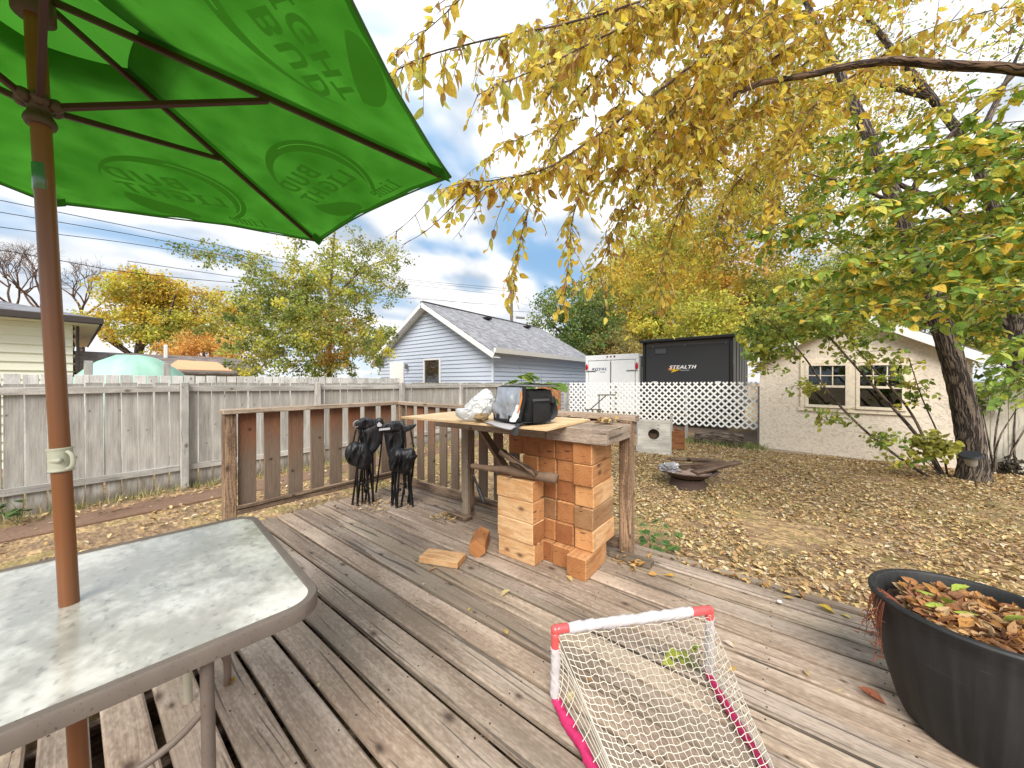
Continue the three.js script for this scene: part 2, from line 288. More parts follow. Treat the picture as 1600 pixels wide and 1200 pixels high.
// ---------------------------------------------------------------- deck
const DU = (k) => 0.211 + 0.146 * k;
{
  const deck = new THREE.Group(); deck.name = 'deck'; deck.userData.kind = 'structure'; scene.add(deck);
  const nails = [];
  for (let k = -15; k < 17; k++) {
    const gap = mix(0.024, 0.019, sstep(0, 10, k)) * R(0.8, 1.25), a = DU(k) + gap / 2, b = DU(k + 1) - gap / 2, mid = (a + b) / 2, end = 3.85 + R(-0.012, 0.012), dz = R(-0.003, 0.002);
    const cut = k % 5 === 2 ? R(-1.5, -0.6) : null;
    const g = cut === null ? [[end, -3.2]] : [[end, cut + 0.003], [cut - 0.003, -3.2]];
    for (const [v0, v1] of g) beam('deck_board', P(mid + R(-0.002, 0.002), v0, -0.018 + dz), P(mid + R(-0.002, 0.002), v1, -0.018 + dz + R(-0.002, 0.002)), 0.036, b - a, M.deck[Math.floor(rnd() * 6)], deck, 0.009);
    for (let v = 3.75; v > -2; v -= 0.41) for (const e of [-0.04, 0.04]) nails.push([mid + e + R(-0.006, 0.006), v + R(-0.012, 0.012), dz + 0.0008]);
  }
  for (let v = 3.75; v > -3; v -= 0.41) beam('joist', P(-2, v, -0.115), P(2.69, v, -0.115), 0.15, 0.038, M.brown[2], deck);
  beam('rim_board', P(-2, 3.80, -0.13), P(2.69, 3.80, -0.13), 0.18, 0.036, M.brown[2], deck);
  beam('edge_board', P(2.745, 3.85, -0.02), P(2.735, 1.62, -0.022), 0.05, 0.04, M.deck[4], deck);
  beam('edge_board', P(2.742, 1.61, -0.018), P(2.738, -3.2, -0.02), 0.05, 0.045, M.deck[4], deck);
  beam('edge_board', P(2.78, 3.85, -0.145), P(2.78, -3.2, -0.145), 0.19, 0.036, M.deck[4], deck);
  const ng = clean(new THREE.CylinderGeometry(0.0035, 0.0035, 0.0016, 7)), nm = new THREE.InstancedMesh(ng, std({ color: S(58, 46, 40), roughness: 0.6, metalness: 0.5 }), nails.length);
  nails.forEach(([u, v, h], i) => nm.setMatrixAt(i, new THREE.Matrix4().setPosition(u, h, -v)));
  nm.name = 'nail_heads'; nm.userData.kind = 'stuff'; deck.add(nm);
}

// ---------------------------------------------------------------- slatted deck railings: slats rust-brown above, greyed below
const slatTex = [0, 1, 2, 3, 4].map((k) => scaled(tex(512, 128, (u, v) => {
  const g1 = fbm(u, v, 6, 18, 5 + k * 11, 4), g2 = fbm(u, v, 24, 70, 9 + k * 5, 2), edge = u + (g1 - 0.5) * 0.5, w = sstep(0.25 + (k * 2 % 5) * 0.11, 0.95, edge) * (0.55 + 0.11 * k);
  const grey = mix3([96, 80, 68], [150, 130, 112], g1 * 0.6 + g2 * 0.4), red = mix3([84, 46, 28], [160, 98, 62], g1 * 0.55 + g2 * 0.45);
  const kn = Math.exp(-Math.pow(Math.hypot((u - 0.3 - k * 0.17) * 7, (v - 0.4 - 0.1 * k)) / 0.09, 2)); const c = mix3(grey, red, w), q = 1 - 0.6 * kn; return [c[0] * q, c[1] * q, c[2] * q];
}), 1, 1));
const slatMat = slatTex.map((t) => std({ map: t, bumpMap: deckBump, bumpScale: 0.002, roughness: 0.9 }));
function slat(a, b, w, th, mat, parent, across, name = 'slat') { // upright board with the two-tone weathering along its length
  const L = a.distanceTo(b), g = cbox(L, th, w, 0.003, false), uv = g.attributes.uv, p = g.attributes.position, sh = rnd();
  for (let i = 0; i < uv.count; i++) uv.setXY(i, (p.getX(i) / L + 0.5) * 0.96 + 0.02, p.getZ(i) / 0.14 + sh);
  g.applyMatrix4(basis(b.clone().sub(a), across).setPosition(a.clone().add(b).multiplyScalar(0.5)));
  return part(name, g, mat, parent);
}
{
  const RV = 3.9, top = 1.045;
  const left = thing('deck_railing', 'slatted deck railing from the corner post behind the glass table to the folded chairs', 'railing', P(1.7, RV, GH));
  beam('top_rail', P(0.84, RV - 0.01, top - 0.022), P(2.66, RV - 0.01, top - 0.022), 0.042, 0.12, M.bench, left, 0.005);
  beam('bottom_rail', P(0.94, RV, 0.115), P(2.57, RV, 0.115), 0.045, 0.085, M.brown[2], left, 0.005);
  beam('bottom_rail', P(0.94, RV - 0.035, 0.16), P(2.57, RV - 0.035, 0.16), 0.03, 0.035, M.brown[0], left, 0.004);
  beam('post', P(0.895, RV, GH), P(0.895, RV, top - 0.044), 0.09, 0.09, M.brown[1], left, 0.006, V3(1, 0, 0));
  for (let k = 0; k < 8; k++) { const u = 1.03 + k * 0.203; slat(P(u + R(-0.006, 0.006), RV + 0.014, 0.138 + R(0, 0.006)), P(u + R(-0.006, 0.006), RV + 0.01, top - 0.045), 0.135, 0.024, slatMat[[3, 1, 0, 2, 1, 4, 0, 2][k]], left, V3(0, 0, 1)); }
  const RU = 2.62, back = thing('deck_railing', 'weathered slatted deck railing behind the work bench, with reddish slats', 'railing', P(RU, 2.4, GH));
  beam('top_rail', P(RU, 3.83, top - 0.022), P(RU - 0.01, 0.86, top - 0.03), 0.042, 0.10, M.bench, back, 0.005);
  beam('bottom_rail', P(RU - 0.03, 3.8, 0.07), P(RU - 0.03, 0.97, 0.07), 0.09, 0.036, M.brown[0], back, 0.004);
  beam('post', P(RU, 3.84, -0.2), P(RU, 3.84, top - 0.044), 0.085, 0.085, M.brown[0], back, 0.006, V3(1, 0, 0));
  beam('post', P(RU - 0.045, 0.925, -0.19), P(RU - 0.045, 0.925, top - 0.05), 0.088, 0.088, M.brown[1], back, 0.006, V3(1, 0, 0));
  for (let k = 0; k < 13; k++) { const v = 3.66 - k * 0.205; slat(P(RU + 0.01, v + R(-0.008, 0.008), 0.115), P(RU + 0.008, v + R(-0.01, 0.01), top - 0.045), 0.115, 0.024, slatMat[(k * 2 + 1) % 5], back, V3(1, 0, 0)); }
}

// ---------------------------------------------------------------- grey board fence along the left side
const FVV = 6.83;
// weathered board: greyer and damp-stained towards the ground, worn at the top
const fenceMats = [0, 1, 2, 3].map((k) => scaled(tex(512, 128, (u, v) => {
  const g1 = fbm(u, v, 5, 16, 205 + k * 11, 4), g2 = fbm(u, v, 30, 90, 209 + k * 5, 2), bl = fbm(u, v, 7, 3, 211 + k * 3, 4), low = sstep(0.24, 0.03, u + (bl - 0.5) * 0.22), wear = sstep(0.93, 1.0, u + (bl - 0.5) * 0.1);
  let c = mix3([162, 158, 152], [200, 197, 191], sstep(0.25, 0.75, g1 * 0.4 + g2 * 0.3 + bl * 0.4 - 0.05)); c = mix3(c, [112, 102, 90], low * 0.75); c = mix3(c, [128, 120, 110], wear * 0.6);
  const kn = Math.exp(-Math.pow(Math.hypot((u - 0.25 - k * 0.17) * 9, v - 0.35 - 0.1 * k) / 0.06, 2)), cr = sstep(0.74, 0.84, fbm(u, v, 6, 40, 220 + k, 2)), q = 1 - 0.4 * kn - 0.16 * cr; return [c[0] * q, c[1] * q, c[2] * q];
}), 1, 1)).map((t, k) => std({ map: t, bumpMap: fenceBump, bumpScale: 0.002, roughness: 0.92, color: tone(0.84, 0.835, 0.825).multiplyScalar([1, 0.93, 1.05, 0.98][k]) }));
{
  const f = thing('board_fence', 'long weathered grey board fence along the left of the yard', 'fence', P(3, FVV, GH));
  let u = -4.2, k = 0;
  while (u < 10.05) {
    const w = R(0.128, 0.146), gap = pick([0.006, 0.008, 0.012, 0.016, 0.02]), dh = R(-0.012, 0.012);
    slat(P(u + w / 2, FVV + 0.03, GH - 0.03), P(u + w / 2 + R(-0.006, 0.006), FVV + 0.03, 1.275 + dh), w, 0.018, pick(fenceMats), f, V3(0, 0, 1), 'board');
    u += w + gap; k++;
  }
  for (let i = -3; i <= 5; i++) {
    const pu = 1.05 + 1.81 * i; if (pu < -4.2 || pu > 10.2) continue;
    beam('post', P(pu + R(-0.01, 0.01), FVV - 0.045, GH - 0.1), P(pu, FVV - 0.045, 1.285), 0.085, 0.085, pick(M.fence), f, 0.006, V3(0, 0, 1));
    if (pu + 1.81 < 10.3) for (const [h, th] of [[1.185, 0.085], [0.065, 0.085]]) beam('rail', P(pu + 0.045, FVV - 0.002, h + R(-0.01, 0.01)), P(pu + 1.765, FVV - 0.002, h + R(-0.01, 0.01)), th, 0.036, pick(M.fence), f, 0.004);
  }
  // warm brown boards where the fence turns
  const b = thing('wooden_gate', 'warm brown board gate at the far end of the grey fence', 'gate', P(10.1, 6.2, GH));
  const gm = wood(rawMap, rawBump, tone(0.42, 0.29, 0.2));
  for (let i = 0; i < 6; i++) { const v = 6.72 - i * 0.165; beam('board', P(10.08, v, GH + 0.03), P(10.08, v + R(-0.008, 0.008), 1.22 + R(-0.01, 0.01)), 0.02, 0.145, i % 2 ? gm : wood(rawMap, rawBump, tone(0.48, 0.33, 0.23)), b, 0.003, V3(1, 0, 0)); }
  for (const h of [0.1, 1.08]) beam('rail', P(10.11, 6.8, h), P(10.11, 5.75, h), 0.085, 0.036, M.fence[1], b, 0.004);
  beam('post', P(10.1, 5.66, GH - 0.1), P(10.1, 5.66, 1.26), 0.09, 0.09, M.fence[1], b, 0.006, V3(1, 0, 0));
  // neighbour's white fence showing over the top and through the gaps
  const wf = thing('white_fence', 'white board fence close behind the grey fence, its top showing', 'fence', P(0, 8.3, GH));
  const bs = []; for (let q = -6; q < 5.6; q += 0.15) bs.push(beamGeo(P(q, 8.3, GH), P(q, 8.3, 1.40 + R(-0.006, 0.006)), 0.02, 0.135, 0.003, V3(0, 0, 1)));
  part('board', join(bs), std({ map: fenceMap, color: tone(1.35, 1.35, 1.36), roughness: 0.7 }), wf, 'stuff');
  beam('rail', P(-6, 8.34, 1.2), P(5.6, 8.34, 1.2), 0.09, 0.04, M.white, wf);
}

// ---------------------------------------------------------------- lap siding: one course = a sloping board with a lower lip
function siding(fn, w, h0, h1, step, top, mat, parent, lip = 0.03, name = 'siding') { // fn(x, out) -> point on the wall line at height 0; top(h) -> [x0, x1] of the wall at that height
  const pos = [], uv = [];
  const quad = (a, b, c, d, q) => { for (const p of [a, b, c, a, c, d]) { pos.push(p.x, p.y, p.z); } uv.push(q[0], 0, q[1], 0, q[1], step, q[0], 0, q[1], step, q[0], step); };
  for (let h = h0; h < h1; h += step) {
    const hh = Math.min(h + step, h1), [x0, x1] = top(h), [y0, y1] = top(hh), H = (p, y) => p.setY(y);
    if (x1 - x0 < 0.02) continue;
    quad(H(fn(x0, lip), h), H(fn(x1, lip), h), H(fn(y1, 0.002), hh), H(fn(y0, 0.002), hh), [x0, x1]);
    quad(H(fn(x0, 0.0), h), H(fn(x1, 0.0), h), H(fn(x1, lip), h), H(fn(x0, lip), h), [x0, x1]);
  }
  const g = new THREE.BufferGeometry(); g.setAttribute('position', new THREE.Float32BufferAttribute(pos, 3)); g.setAttribute('uv', new THREE.Float32BufferAttribute(uv, 2)); g.computeVertexNormals();
  return part(name, g, mat, parent, 'stuff');
}
const prism = (poly, dir) => { // polygon of points, extruded by the vector dir
  const pos = [], n = poly.length, q = poly.map((p) => p.clone().add(dir)); const T = (a, b, c) => pos.push(...a.toArray(), ...b.toArray(), ...c.toArray());
  for (let i = 1; i < n - 1; i++) { T(poly[0], poly[i + 1], poly[i]); T(q[0], q[i], q[i + 1]); }
  for (let i = 0; i < n; i++) { const j = (i + 1) % n; T(poly[i], poly[j], q[j]); T(poly[i], q[j], q[i]); }
  const g = new THREE.BufferGeometry(); g.setAttribute('position', new THREE.Float32BufferAttribute(pos, 3)); g.computeVertexNormals();
  const uv = [], p = g.attributes.position, nm = g.attributes.normal; for (let i = 0; i < p.count; i++) Math.abs(nm.getY(i)) > 0.3 ? uv.push(p.getX(i), p.getZ(i)) : Math.abs(nm.getX(i)) > Math.abs(nm.getZ(i)) ? uv.push(p.getZ(i), p.getY(i)) : uv.push(p.getX(i), p.getY(i));
  g.setAttribute('uv', new THREE.Float32BufferAttribute(uv, 2)); return g;
};
const roofSlab = (a, b, c, d, t = 0.05) => prism([a, b, c, d], V3(0, -t, 0));
function windowUnit(parent, fn, x0, x1, h0, h1, grid, mats, name = 'window') { // fn(x, out, h) -> point
  const box = (xa, xb, ha, hb, o0, o1) => { const c = [fn(xa, o0, ha), fn(xb, o0, ha), fn(xb, o0, hb), fn(xa, o0, hb)]; return prism(c, fn(0, o1, 0).sub(fn(0, o0, 0))); };
  const w = 0.055;
  const f = part(name, join([box(x0, x1, h1 - w, h1, 0, 0.05), box(x0, x1, h0, h0 + w, 0, 0.06), box(x0, x0 + w, h0 + w, h1 - w, 0, 0.05), box(x1 - w, x1, h0 + w, h1 - w, 0, 0.05)]), mats.frame, parent);
  part('pane', box(x0 + w, x1 - w, h0 + w, h1 - w, 0.004, 0.010), mats.glass, f);
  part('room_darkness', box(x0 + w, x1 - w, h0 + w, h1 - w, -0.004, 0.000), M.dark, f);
  if (grid) {
    const mid = (h0 + h1) / 2 - 0.02, bars = [box(x0 + w, x1 - w, mid - 0.022, mid + 0.022, 0.012, 0.034)], iw = x1 - x0 - 2 * w;
    for (let i = 1; i < grid; i++) { const x = x0 + w + iw * i / grid; bars.push(box(x - 0.009, x + 0.009, mid + 0.024, h1 - w, 0.012, 0.026)); }
    const q = (mid + h1 - w) / 2 + 0.01; bars.push(box(x0 + w, x1 - w, q - 0.009, q + 0.009, 0.0125, 0.0255));
    part('muntin', join(bars), mats.frame, f);
  }
  return f;
}
const glassDark = phy({ color: tone(0.9, 0.95, 0.95), transmission: 1, thickness: 0, roughness: 0.03 });
const trimWhite = std({ color: tone(0.74, 0.74, 0.72), roughness: 0.55 });

// ---------------------------------------------------------------- blue-grey garage behind the fence
{
  const U = 8.67, V = 7.58, W = 6.6, L = 7.3, EH = 2.36, PH = 4.27, mid = V + W / 2, h = thing('garage', 'blue-grey lap-sided garage with white trim and grey shingle roof behind the fence', 'garage', P(U + L / 2, mid, GH));
  const sm = std({ color: S(180, 189, 205), roughness: 0.6 }), half = W / 2;
  part('wall', prism([P(U + 0.02, V + 0.02, GH), P(U + 0.02, V + W - 0.02, GH), P(U + 0.02, V + W - 0.02, EH - 0.02), P(U + 0.02, mid, PH - 0.06), P(U + 0.02, V + 0.02, EH - 0.02)], P(L - 0.04, 0, 0)), sm, h);
  siding((x, o) => P(U - o, V + x, 0), W, GH, PH - 0.08, 0.147, (y) => { const k = Math.max(0, (y - EH) / (PH - EH)) * half; return [k, W - k]; }, sm, h);
  siding((x, o) => P(U + x, V - o, 0), L, GH, EH, 0.147, () => [0, L], sm, h);
  beam('corner_trim', P(U - 0.012, V - 0.012, GH), P(U - 0.012, V - 0.012, EH), 0.07, 0.07, std({ color: S(196, 204, 216), roughness: 0.6 }), h, 0.004, V3(0, 0, 1));
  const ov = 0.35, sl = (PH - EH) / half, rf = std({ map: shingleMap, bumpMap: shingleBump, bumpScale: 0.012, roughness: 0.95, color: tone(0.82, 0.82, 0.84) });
  const E = (u, v) => P(u, v, 0), ht = (v) => PH + 0.10 - sl * Math.abs(v - mid), pt = (u, v) => P(u, v, ht(v));
  const roof = part('roof', roofSlab(pt(U - ov, mid), pt(U + L + ov, mid), pt(U + L + ov, V - ov), pt(U - ov, V - ov), 0.05), rf, h);
  part('roof', roofSlab(pt(U - ov, V + W + ov), pt(U + L + ov, V + W + ov), pt(U + L + ov, mid), pt(U - ov, mid), 0.05), rf, h);
  part('ridge_cap', beamGeo(P(U - ov, mid, PH + 0.105), P(U + L + ov, mid, PH + 0.105), 0.025, 0.18, 0.008), rf, h);
  for (const [a, b] of [[mid, V - ov], [mid, V + W + ov]]) {
    beam('bargeboard', pt(U - ov - 0.012, a).add(V3(0, -0.13, 0)), pt(U - ov - 0.012, b).add(V3(0, -0.13, 0)), 0.16, 0.024, trimWhite, h, 0.003);
    part('soffit', roofSlab(pt(U - ov, a).add(V3(0, -0.17, 0)), pt(U - 0.02, a).add(V3(0, -0.17, 0)), pt(U - 0.02, b).add(V3(0, -0.17, 0)), pt(U - ov, b).add(V3(0, -0.17, 0)), 0.015), trimWhite, h);
  }
  part('eave_soffit', roofSlab(P(U - ov, V - ov, EH - 0.12), P(U + L + ov, V - ov, EH - 0.12), P(U + L + ov, V, EH - 0.12), P(U - ov, V, EH - 0.12), 0.015), trimWhite, h);
  part('gutter', prism([P(U - ov, V - ov - 0.10, EH + 0.02), P(U - ov, V - ov, EH + 0.02), P(U - ov, V - ov, EH - 0.13), P(U - ov, V - ov - 0.06, EH - 0.13)], P(L + 2 * ov, 0, 0)), trimWhite, h);
  for (const u of [U + 2.6, U + 5.6]) { const v = mid - 0.55; part('roof_vent', beamGeo(pt(u, v).add(V3(0, 0.06, 0)), pt(u + 0.34, v).add(V3(0, 0.06, 0)), 0.10, 0.3, 0.02), M.dark, roof); }
  const mats = { frame: trimWhite, glass: glassDark }, wf = (x, o, y) => P(U - o - 0.036, V + x, y);
  windowUnit(h, wf, 2.54, 3.53, 1.0, 2.2, 0, mats);
  const door = part('door', prism([wf(4.84, 0, GH), wf(5.8, 0, GH), wf(5.8, 0, 2.15), wf(4.84, 0, 2.15)], P(-0.05, 0, 0)), trimWhite, h);
  part('wall_lamp', beamGeo(wf(4.56, 0.09, 1.84), wf(4.56, 0.09, 2.04), 0.1, 0.12, 0.02, V3(1, 0, 0)), M.steel, h);
}

// ---------------------------------------------------------------- cream house at the left
{
  const V = 11, U = 0.09, EH = 2.44, h = thing('house', 'cream lap-sided house with dark eaves at the left edge, beyond the fence', 'house', P(-5, 14, GH));
  const sm = std({ color: S(240, 233, 214), roughness: 0.6 });
  part('wall', prism([P(-12, V + 0.02, GH), P(U - 0.02, V + 0.02, GH), P(U - 0.02, V + 0.02, EH), P(-12, V + 0.02, EH)], P(0, 6, 0)), sm, h);
  siding((x, o) => P(-12 + x, V - o, 0), 12.09, GH, EH, 0.16, () => [0, 12.09], sm, h, 0.045);
  siding((x, o) => P(U + o, V + x, 0), 6, GH, EH, 0.16, () => [0, 6], sm, h);
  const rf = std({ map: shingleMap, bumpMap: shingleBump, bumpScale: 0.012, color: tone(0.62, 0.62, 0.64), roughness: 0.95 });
  const a = P(-12.5, V - 0.45, EH + 0.1), b = P(U + 0.32, V - 0.45, EH + 0.1), c = P(U - 2.0, V + 3, EH + 0.82), d = P(-12.5, V + 3, EH + 0.82), e = P(U + 0.32, V + 6.4, EH + 0.1);
  part('roof', roofSlab(a, b, c, d, 0.04), rf, h);
  part('roof', prism([b, e, c], V3(0, -0.04, 0)), rf, h);
  const dk = std({ color: S(62, 52, 48), roughness: 0.6 });
  beam('gutter', P(-12.5, V - 0.50, EH + 0.035), P(U + 0.37, V - 0.50, EH + 0.035), 0.12, 0.1, dk, h, 0.01);
  beam('fascia', P(U + 0.345, V - 0.45, EH + 0.03), P(U + 0.345, V + 6.4, EH + 0.03), 0.15, 0.03, dk, h, 0.004);
  part('soffit', roofSlab(P(-12.5, V - 0.45, EH - 0.02), P(U + 0.32, V - 0.45, EH - 0.02), P(U + 0.32, V + 6.4, EH - 0.02), P(-12.5, V + 6.4, EH - 0.02), 0.015), std({ color: S(214, 200, 172), roughness: 0.7 }), h);
  beam('downpipe', P(U + 0.06, V - 0.05, GH), P(U + 0.06, V - 0.05, EH - 0.05), 0.03, 0.04, dk, h, 0.008, V3(0, 0, 1));
  part('chimney', beamGeo(P(-1.6, V + 3.4, EH + 0.4), P(-1.6, V + 3.4, EH + 1.35), 0.3, 0.3, 0.02, V3(1, 0, 0)), std({ color: S(130, 122, 118) }), h);
}
// low outbuilding with a brown roof, and the green domed cover
{
  const h = thing('outbuilding', 'low outbuilding with a patched brown roof behind the white fence', 'shed', P(1.9, 13.2, GH));
  const wm = std({ color: S(206, 196, 190), roughness: 0.8 });
  part('wall', prism([P(0.3, 12.4, GH), P(3.2, 12.4, GH), P(3.2, 12.4, 1.55), P(0.3, 12.4, 1.55)], P(0, 2.6, 0)), wm, h);
  const rf = std({ map: shingleMap, bumpMap: shingleBump, bumpScale: 0.01, color: tone(0.62, 0.5, 0.42), roughness: 0.95 });
  part('roof', roofSlab(P(0.05, 12.1, 1.56), P(3.45, 12.1, 1.56), P(3.45, 13.7, 2.06), P(0.05, 13.7, 2.06), 0.06), rf, h);
  part('roof', roofSlab(P(0.05, 13.7, 2.06), P(3.45, 13.7, 2.06), P(3.45, 15.2, 1.56), P(0.05, 15.2, 1.56), 0.06), rf, h);
  beam('bargeboard', P(0.04, 12.08, 1.5), P(0.04, 13.7, 2.0), 0.12, 0.03, M.fence[0], h, 0.004);
  beam('vent_pipe', P(1.7, 13.4, 1.95), P(1.7, 13.4, 2.32), 0.08, 0.08, trimWhite, h, 0.03, V3(1, 0, 0));
  const roofPatch = part('tarp_patch', roofSlab(P(1.5, 12.25, 1.63), P(2.9, 12.2, 1.62), P(2.7, 13.0, 1.88), P(1.9, 13.1, 1.905), 0.02), std({ color: S(206, 160, 122), roughness: 0.9 }), h);
  const c = P(0.80, 9.6, GH), dome = blobGeo(1.16, 2.06, 1.0, 0.025, 3, 9, 44, (v) => { v.y = Math.max(v.y, 0); });
  dome.translate(c.x, c.y, c.z);
  const dm = std({ map: tex(512, 512, (u, v) => { const a = fbm(u, v, 6, 6, 3, 5), b = fbm(u, v, 40, 12, 5, 3); return mix3([112, 160, 142], [176, 208, 192], a * 0.7 + b * 0.4 - 0.05); }), bumpMap: stuccoBump, bumpScale: 0.004, roughness: 0.6 });
  const t = thing('domed_cover', 'pale green domed tarp cover showing above the white fence', 'tarp cover', c);
  part('cover', dome, dm, t);
  for (const u of [0.18, 1.05]) beam('stake', P(u, 8.55, GH), P(u + 0.04, 8.5, 1.62), 0.06, 0.09, M.fence[0], t, 0.004, V3(0, 0, 1));
}

// ---------------------------------------------------------------- stucco shed on the right
{
  const U = 9.8, V0 = 0.45, W = 3.05, EH = 1.82, mid = V0 - W / 2, PH = 2.70, h = thing('stucco_shed', 'pale stucco shed with a double window and white bargeboards on the right', 'shed', P(U + 2, mid, GH));
  const x = (q) => V0 - q, drop = (q) => -0.018 * q, fn = (q, o, y) => P(U - o, x(q), y + drop(q));
  const sm = std({ map: stuccoMap, bumpMap: stuccoBump, bumpScale: 0.008, roughness: 0.95, color: tone(0.97, 0.96, 0.95) });
  part('wall', prism([fn(0, 0, GH - 0.15), fn(W, 0, GH - 0.15), fn(W, 0, EH), fn(W / 2, 0, PH), fn(0, 0, EH)], P(4, 0, 0)), sm, h);
  part('foundation', prism([fn(-0.02, 0.03, GH - 0.15), fn(W + 0.02, 0.03, GH - 0.15), fn(W + 0.02, 0.03, GH + 0.02), fn(-0.02, 0.03, GH + 0.06)], P(0.02, 0, 0)), std({ map: stuccoMap, bumpMap: stuccoBump, bumpScale: 0.01, color: tone(0.6, 0.55, 0.5), roughness: 1 }), h);
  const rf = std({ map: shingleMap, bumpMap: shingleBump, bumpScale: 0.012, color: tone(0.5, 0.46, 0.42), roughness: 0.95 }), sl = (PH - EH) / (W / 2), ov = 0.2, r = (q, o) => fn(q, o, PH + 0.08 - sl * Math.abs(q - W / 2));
  part('roof', roofSlab(r(W / 2, ov), r(-ov, ov), r(-ov, -4.2), r(W / 2, -4.2), 0.05), rf, h);
  part('roof', roofSlab(r(W / 2, ov), r(W / 2, -4.2), r(W + ov, -4.2), r(W + ov, ov), 0.05), rf, h);
  for (const q of [-ov, W + ov]) {
    beam('bargeboard', r(W / 2, ov + 0.014).add(V3(0, -0.12, 0)), r(q, ov + 0.014).add(V3(0, -0.12, 0)), 0.15, 0.028, trimWhite, h, 0.003);
    part('soffit', roofSlab(r(W / 2, ov).add(V3(0, -0.1, 0)), r(W / 2, 0.0).add(V3(0, -0.1, 0)), r(q, 0.0).add(V3(0, -0.1, 0)), r(q, ov).add(V3(0, -0.1, 0)), 0.015), trimWhite, h);
  }
  const wm = { frame: std({ map: stuccoMap, color: tone(1.06, 1.04, 0.98), roughness: 0.6 }), glass: glassDark };
  for (const q of [0.80, 1.58]) windowUnit(h, fn, q, q + 0.68, 0.78, 1.71, 3, wm);
  part('window_trim', join([[0.72, 0.80, 0.77, 1.78], [2.26, 2.34, 0.77, 1.78], [1.482, 1.578, 0.78, 1.708], [0.802, 2.258, 1.713, 1.78], [0.68, 2.38, 0.70, 0.766]].map(([a, b, y0, y1]) => prism([fn(a, 0, y0), fn(b, 0, y0), fn(b, 0, y1), fn(a, 0, y1)], P(-0.035, 0, 0)))), wm.frame, h);
  // pale fence panel and dark shrub mass right of the shed
  const f = thing('painted_fence', 'pale painted board fence behind the tree at the right edge', 'fence', P(9.3, -4.5, GH));
  for (let k = 0; k < 18; k++) beam('board', P(9.9, -2.72 - k * 0.19, GH - 0.1), P(9.9, -2.72 - k * 0.19, 1.3), 0.02, 0.182, std({ map: fenceMap, color: tone(1.12, 1.1, 1.0), roughness: 0.8 }), f, 0.003, V3(1, 0, 0));
}

// ---------------------------------------------------------------- white lattice screen along the lane
{
  const U = 10.1, v0 = 0.50, v1 = 5.52, h0 = 0.15, h1 = 1.275, t = thing('lattice_screen', 'white diagonal lattice screen in front of the two trailers', 'lattice', P(U, 3, GH));
  const bars = [], pitch = 0.165;
  for (const s of [1, -1]) for (let c = v0 - 1.4; c < v1 + 1.4; c += pitch) {
    let pa = null, pb = null; // strip v = c + s * (h - h0), clipped to the panel
    const H = (v) => h0 + (v - c) / s; let lo = h0, hi = h1; const at = (h) => c + s * (h - h0);
    const ha = s > 0 ? Math.max(h0, H(v0)) : Math.max(h0, H(v1)), hb = s > 0 ? Math.min(h1, H(v1)) : Math.min(h1, H(v0));
    if (hb - ha < 0.04) continue;
    const o = s > 0 ? 0 : 0.008, a = P(U + o, at(ha), ha + (v1 - at(ha)) * 0.004), b = P(U + o, at(hb), hb + (v1 - at(hb)) * 0.004);
    bars.push(beamGeo(a, b, 0.007, 0.042, 0.0015, V3(1, 0, 0)));
  }
  part('lattice_strips', join(bars), std({ color: tone(0.8, 0.8, 0.78), roughness: 0.5 }), t, 'stuff');
  for (const v of [v0 - 0.03, 2.05, 4.0, v1 + 0.03]) beam('post', P(U + 0.06, v, GH), P(U + 0.06, v, 1.2), 0.07, 0.07, M.fence[1], t, 0.005, V3(1, 0, 0));
  beam('rail', P(U + 0.035, v0, 0.86), P(U + 0.035, v1, 0.86), 0.035, 0.03, M.fence[0], t, 0.003);
}

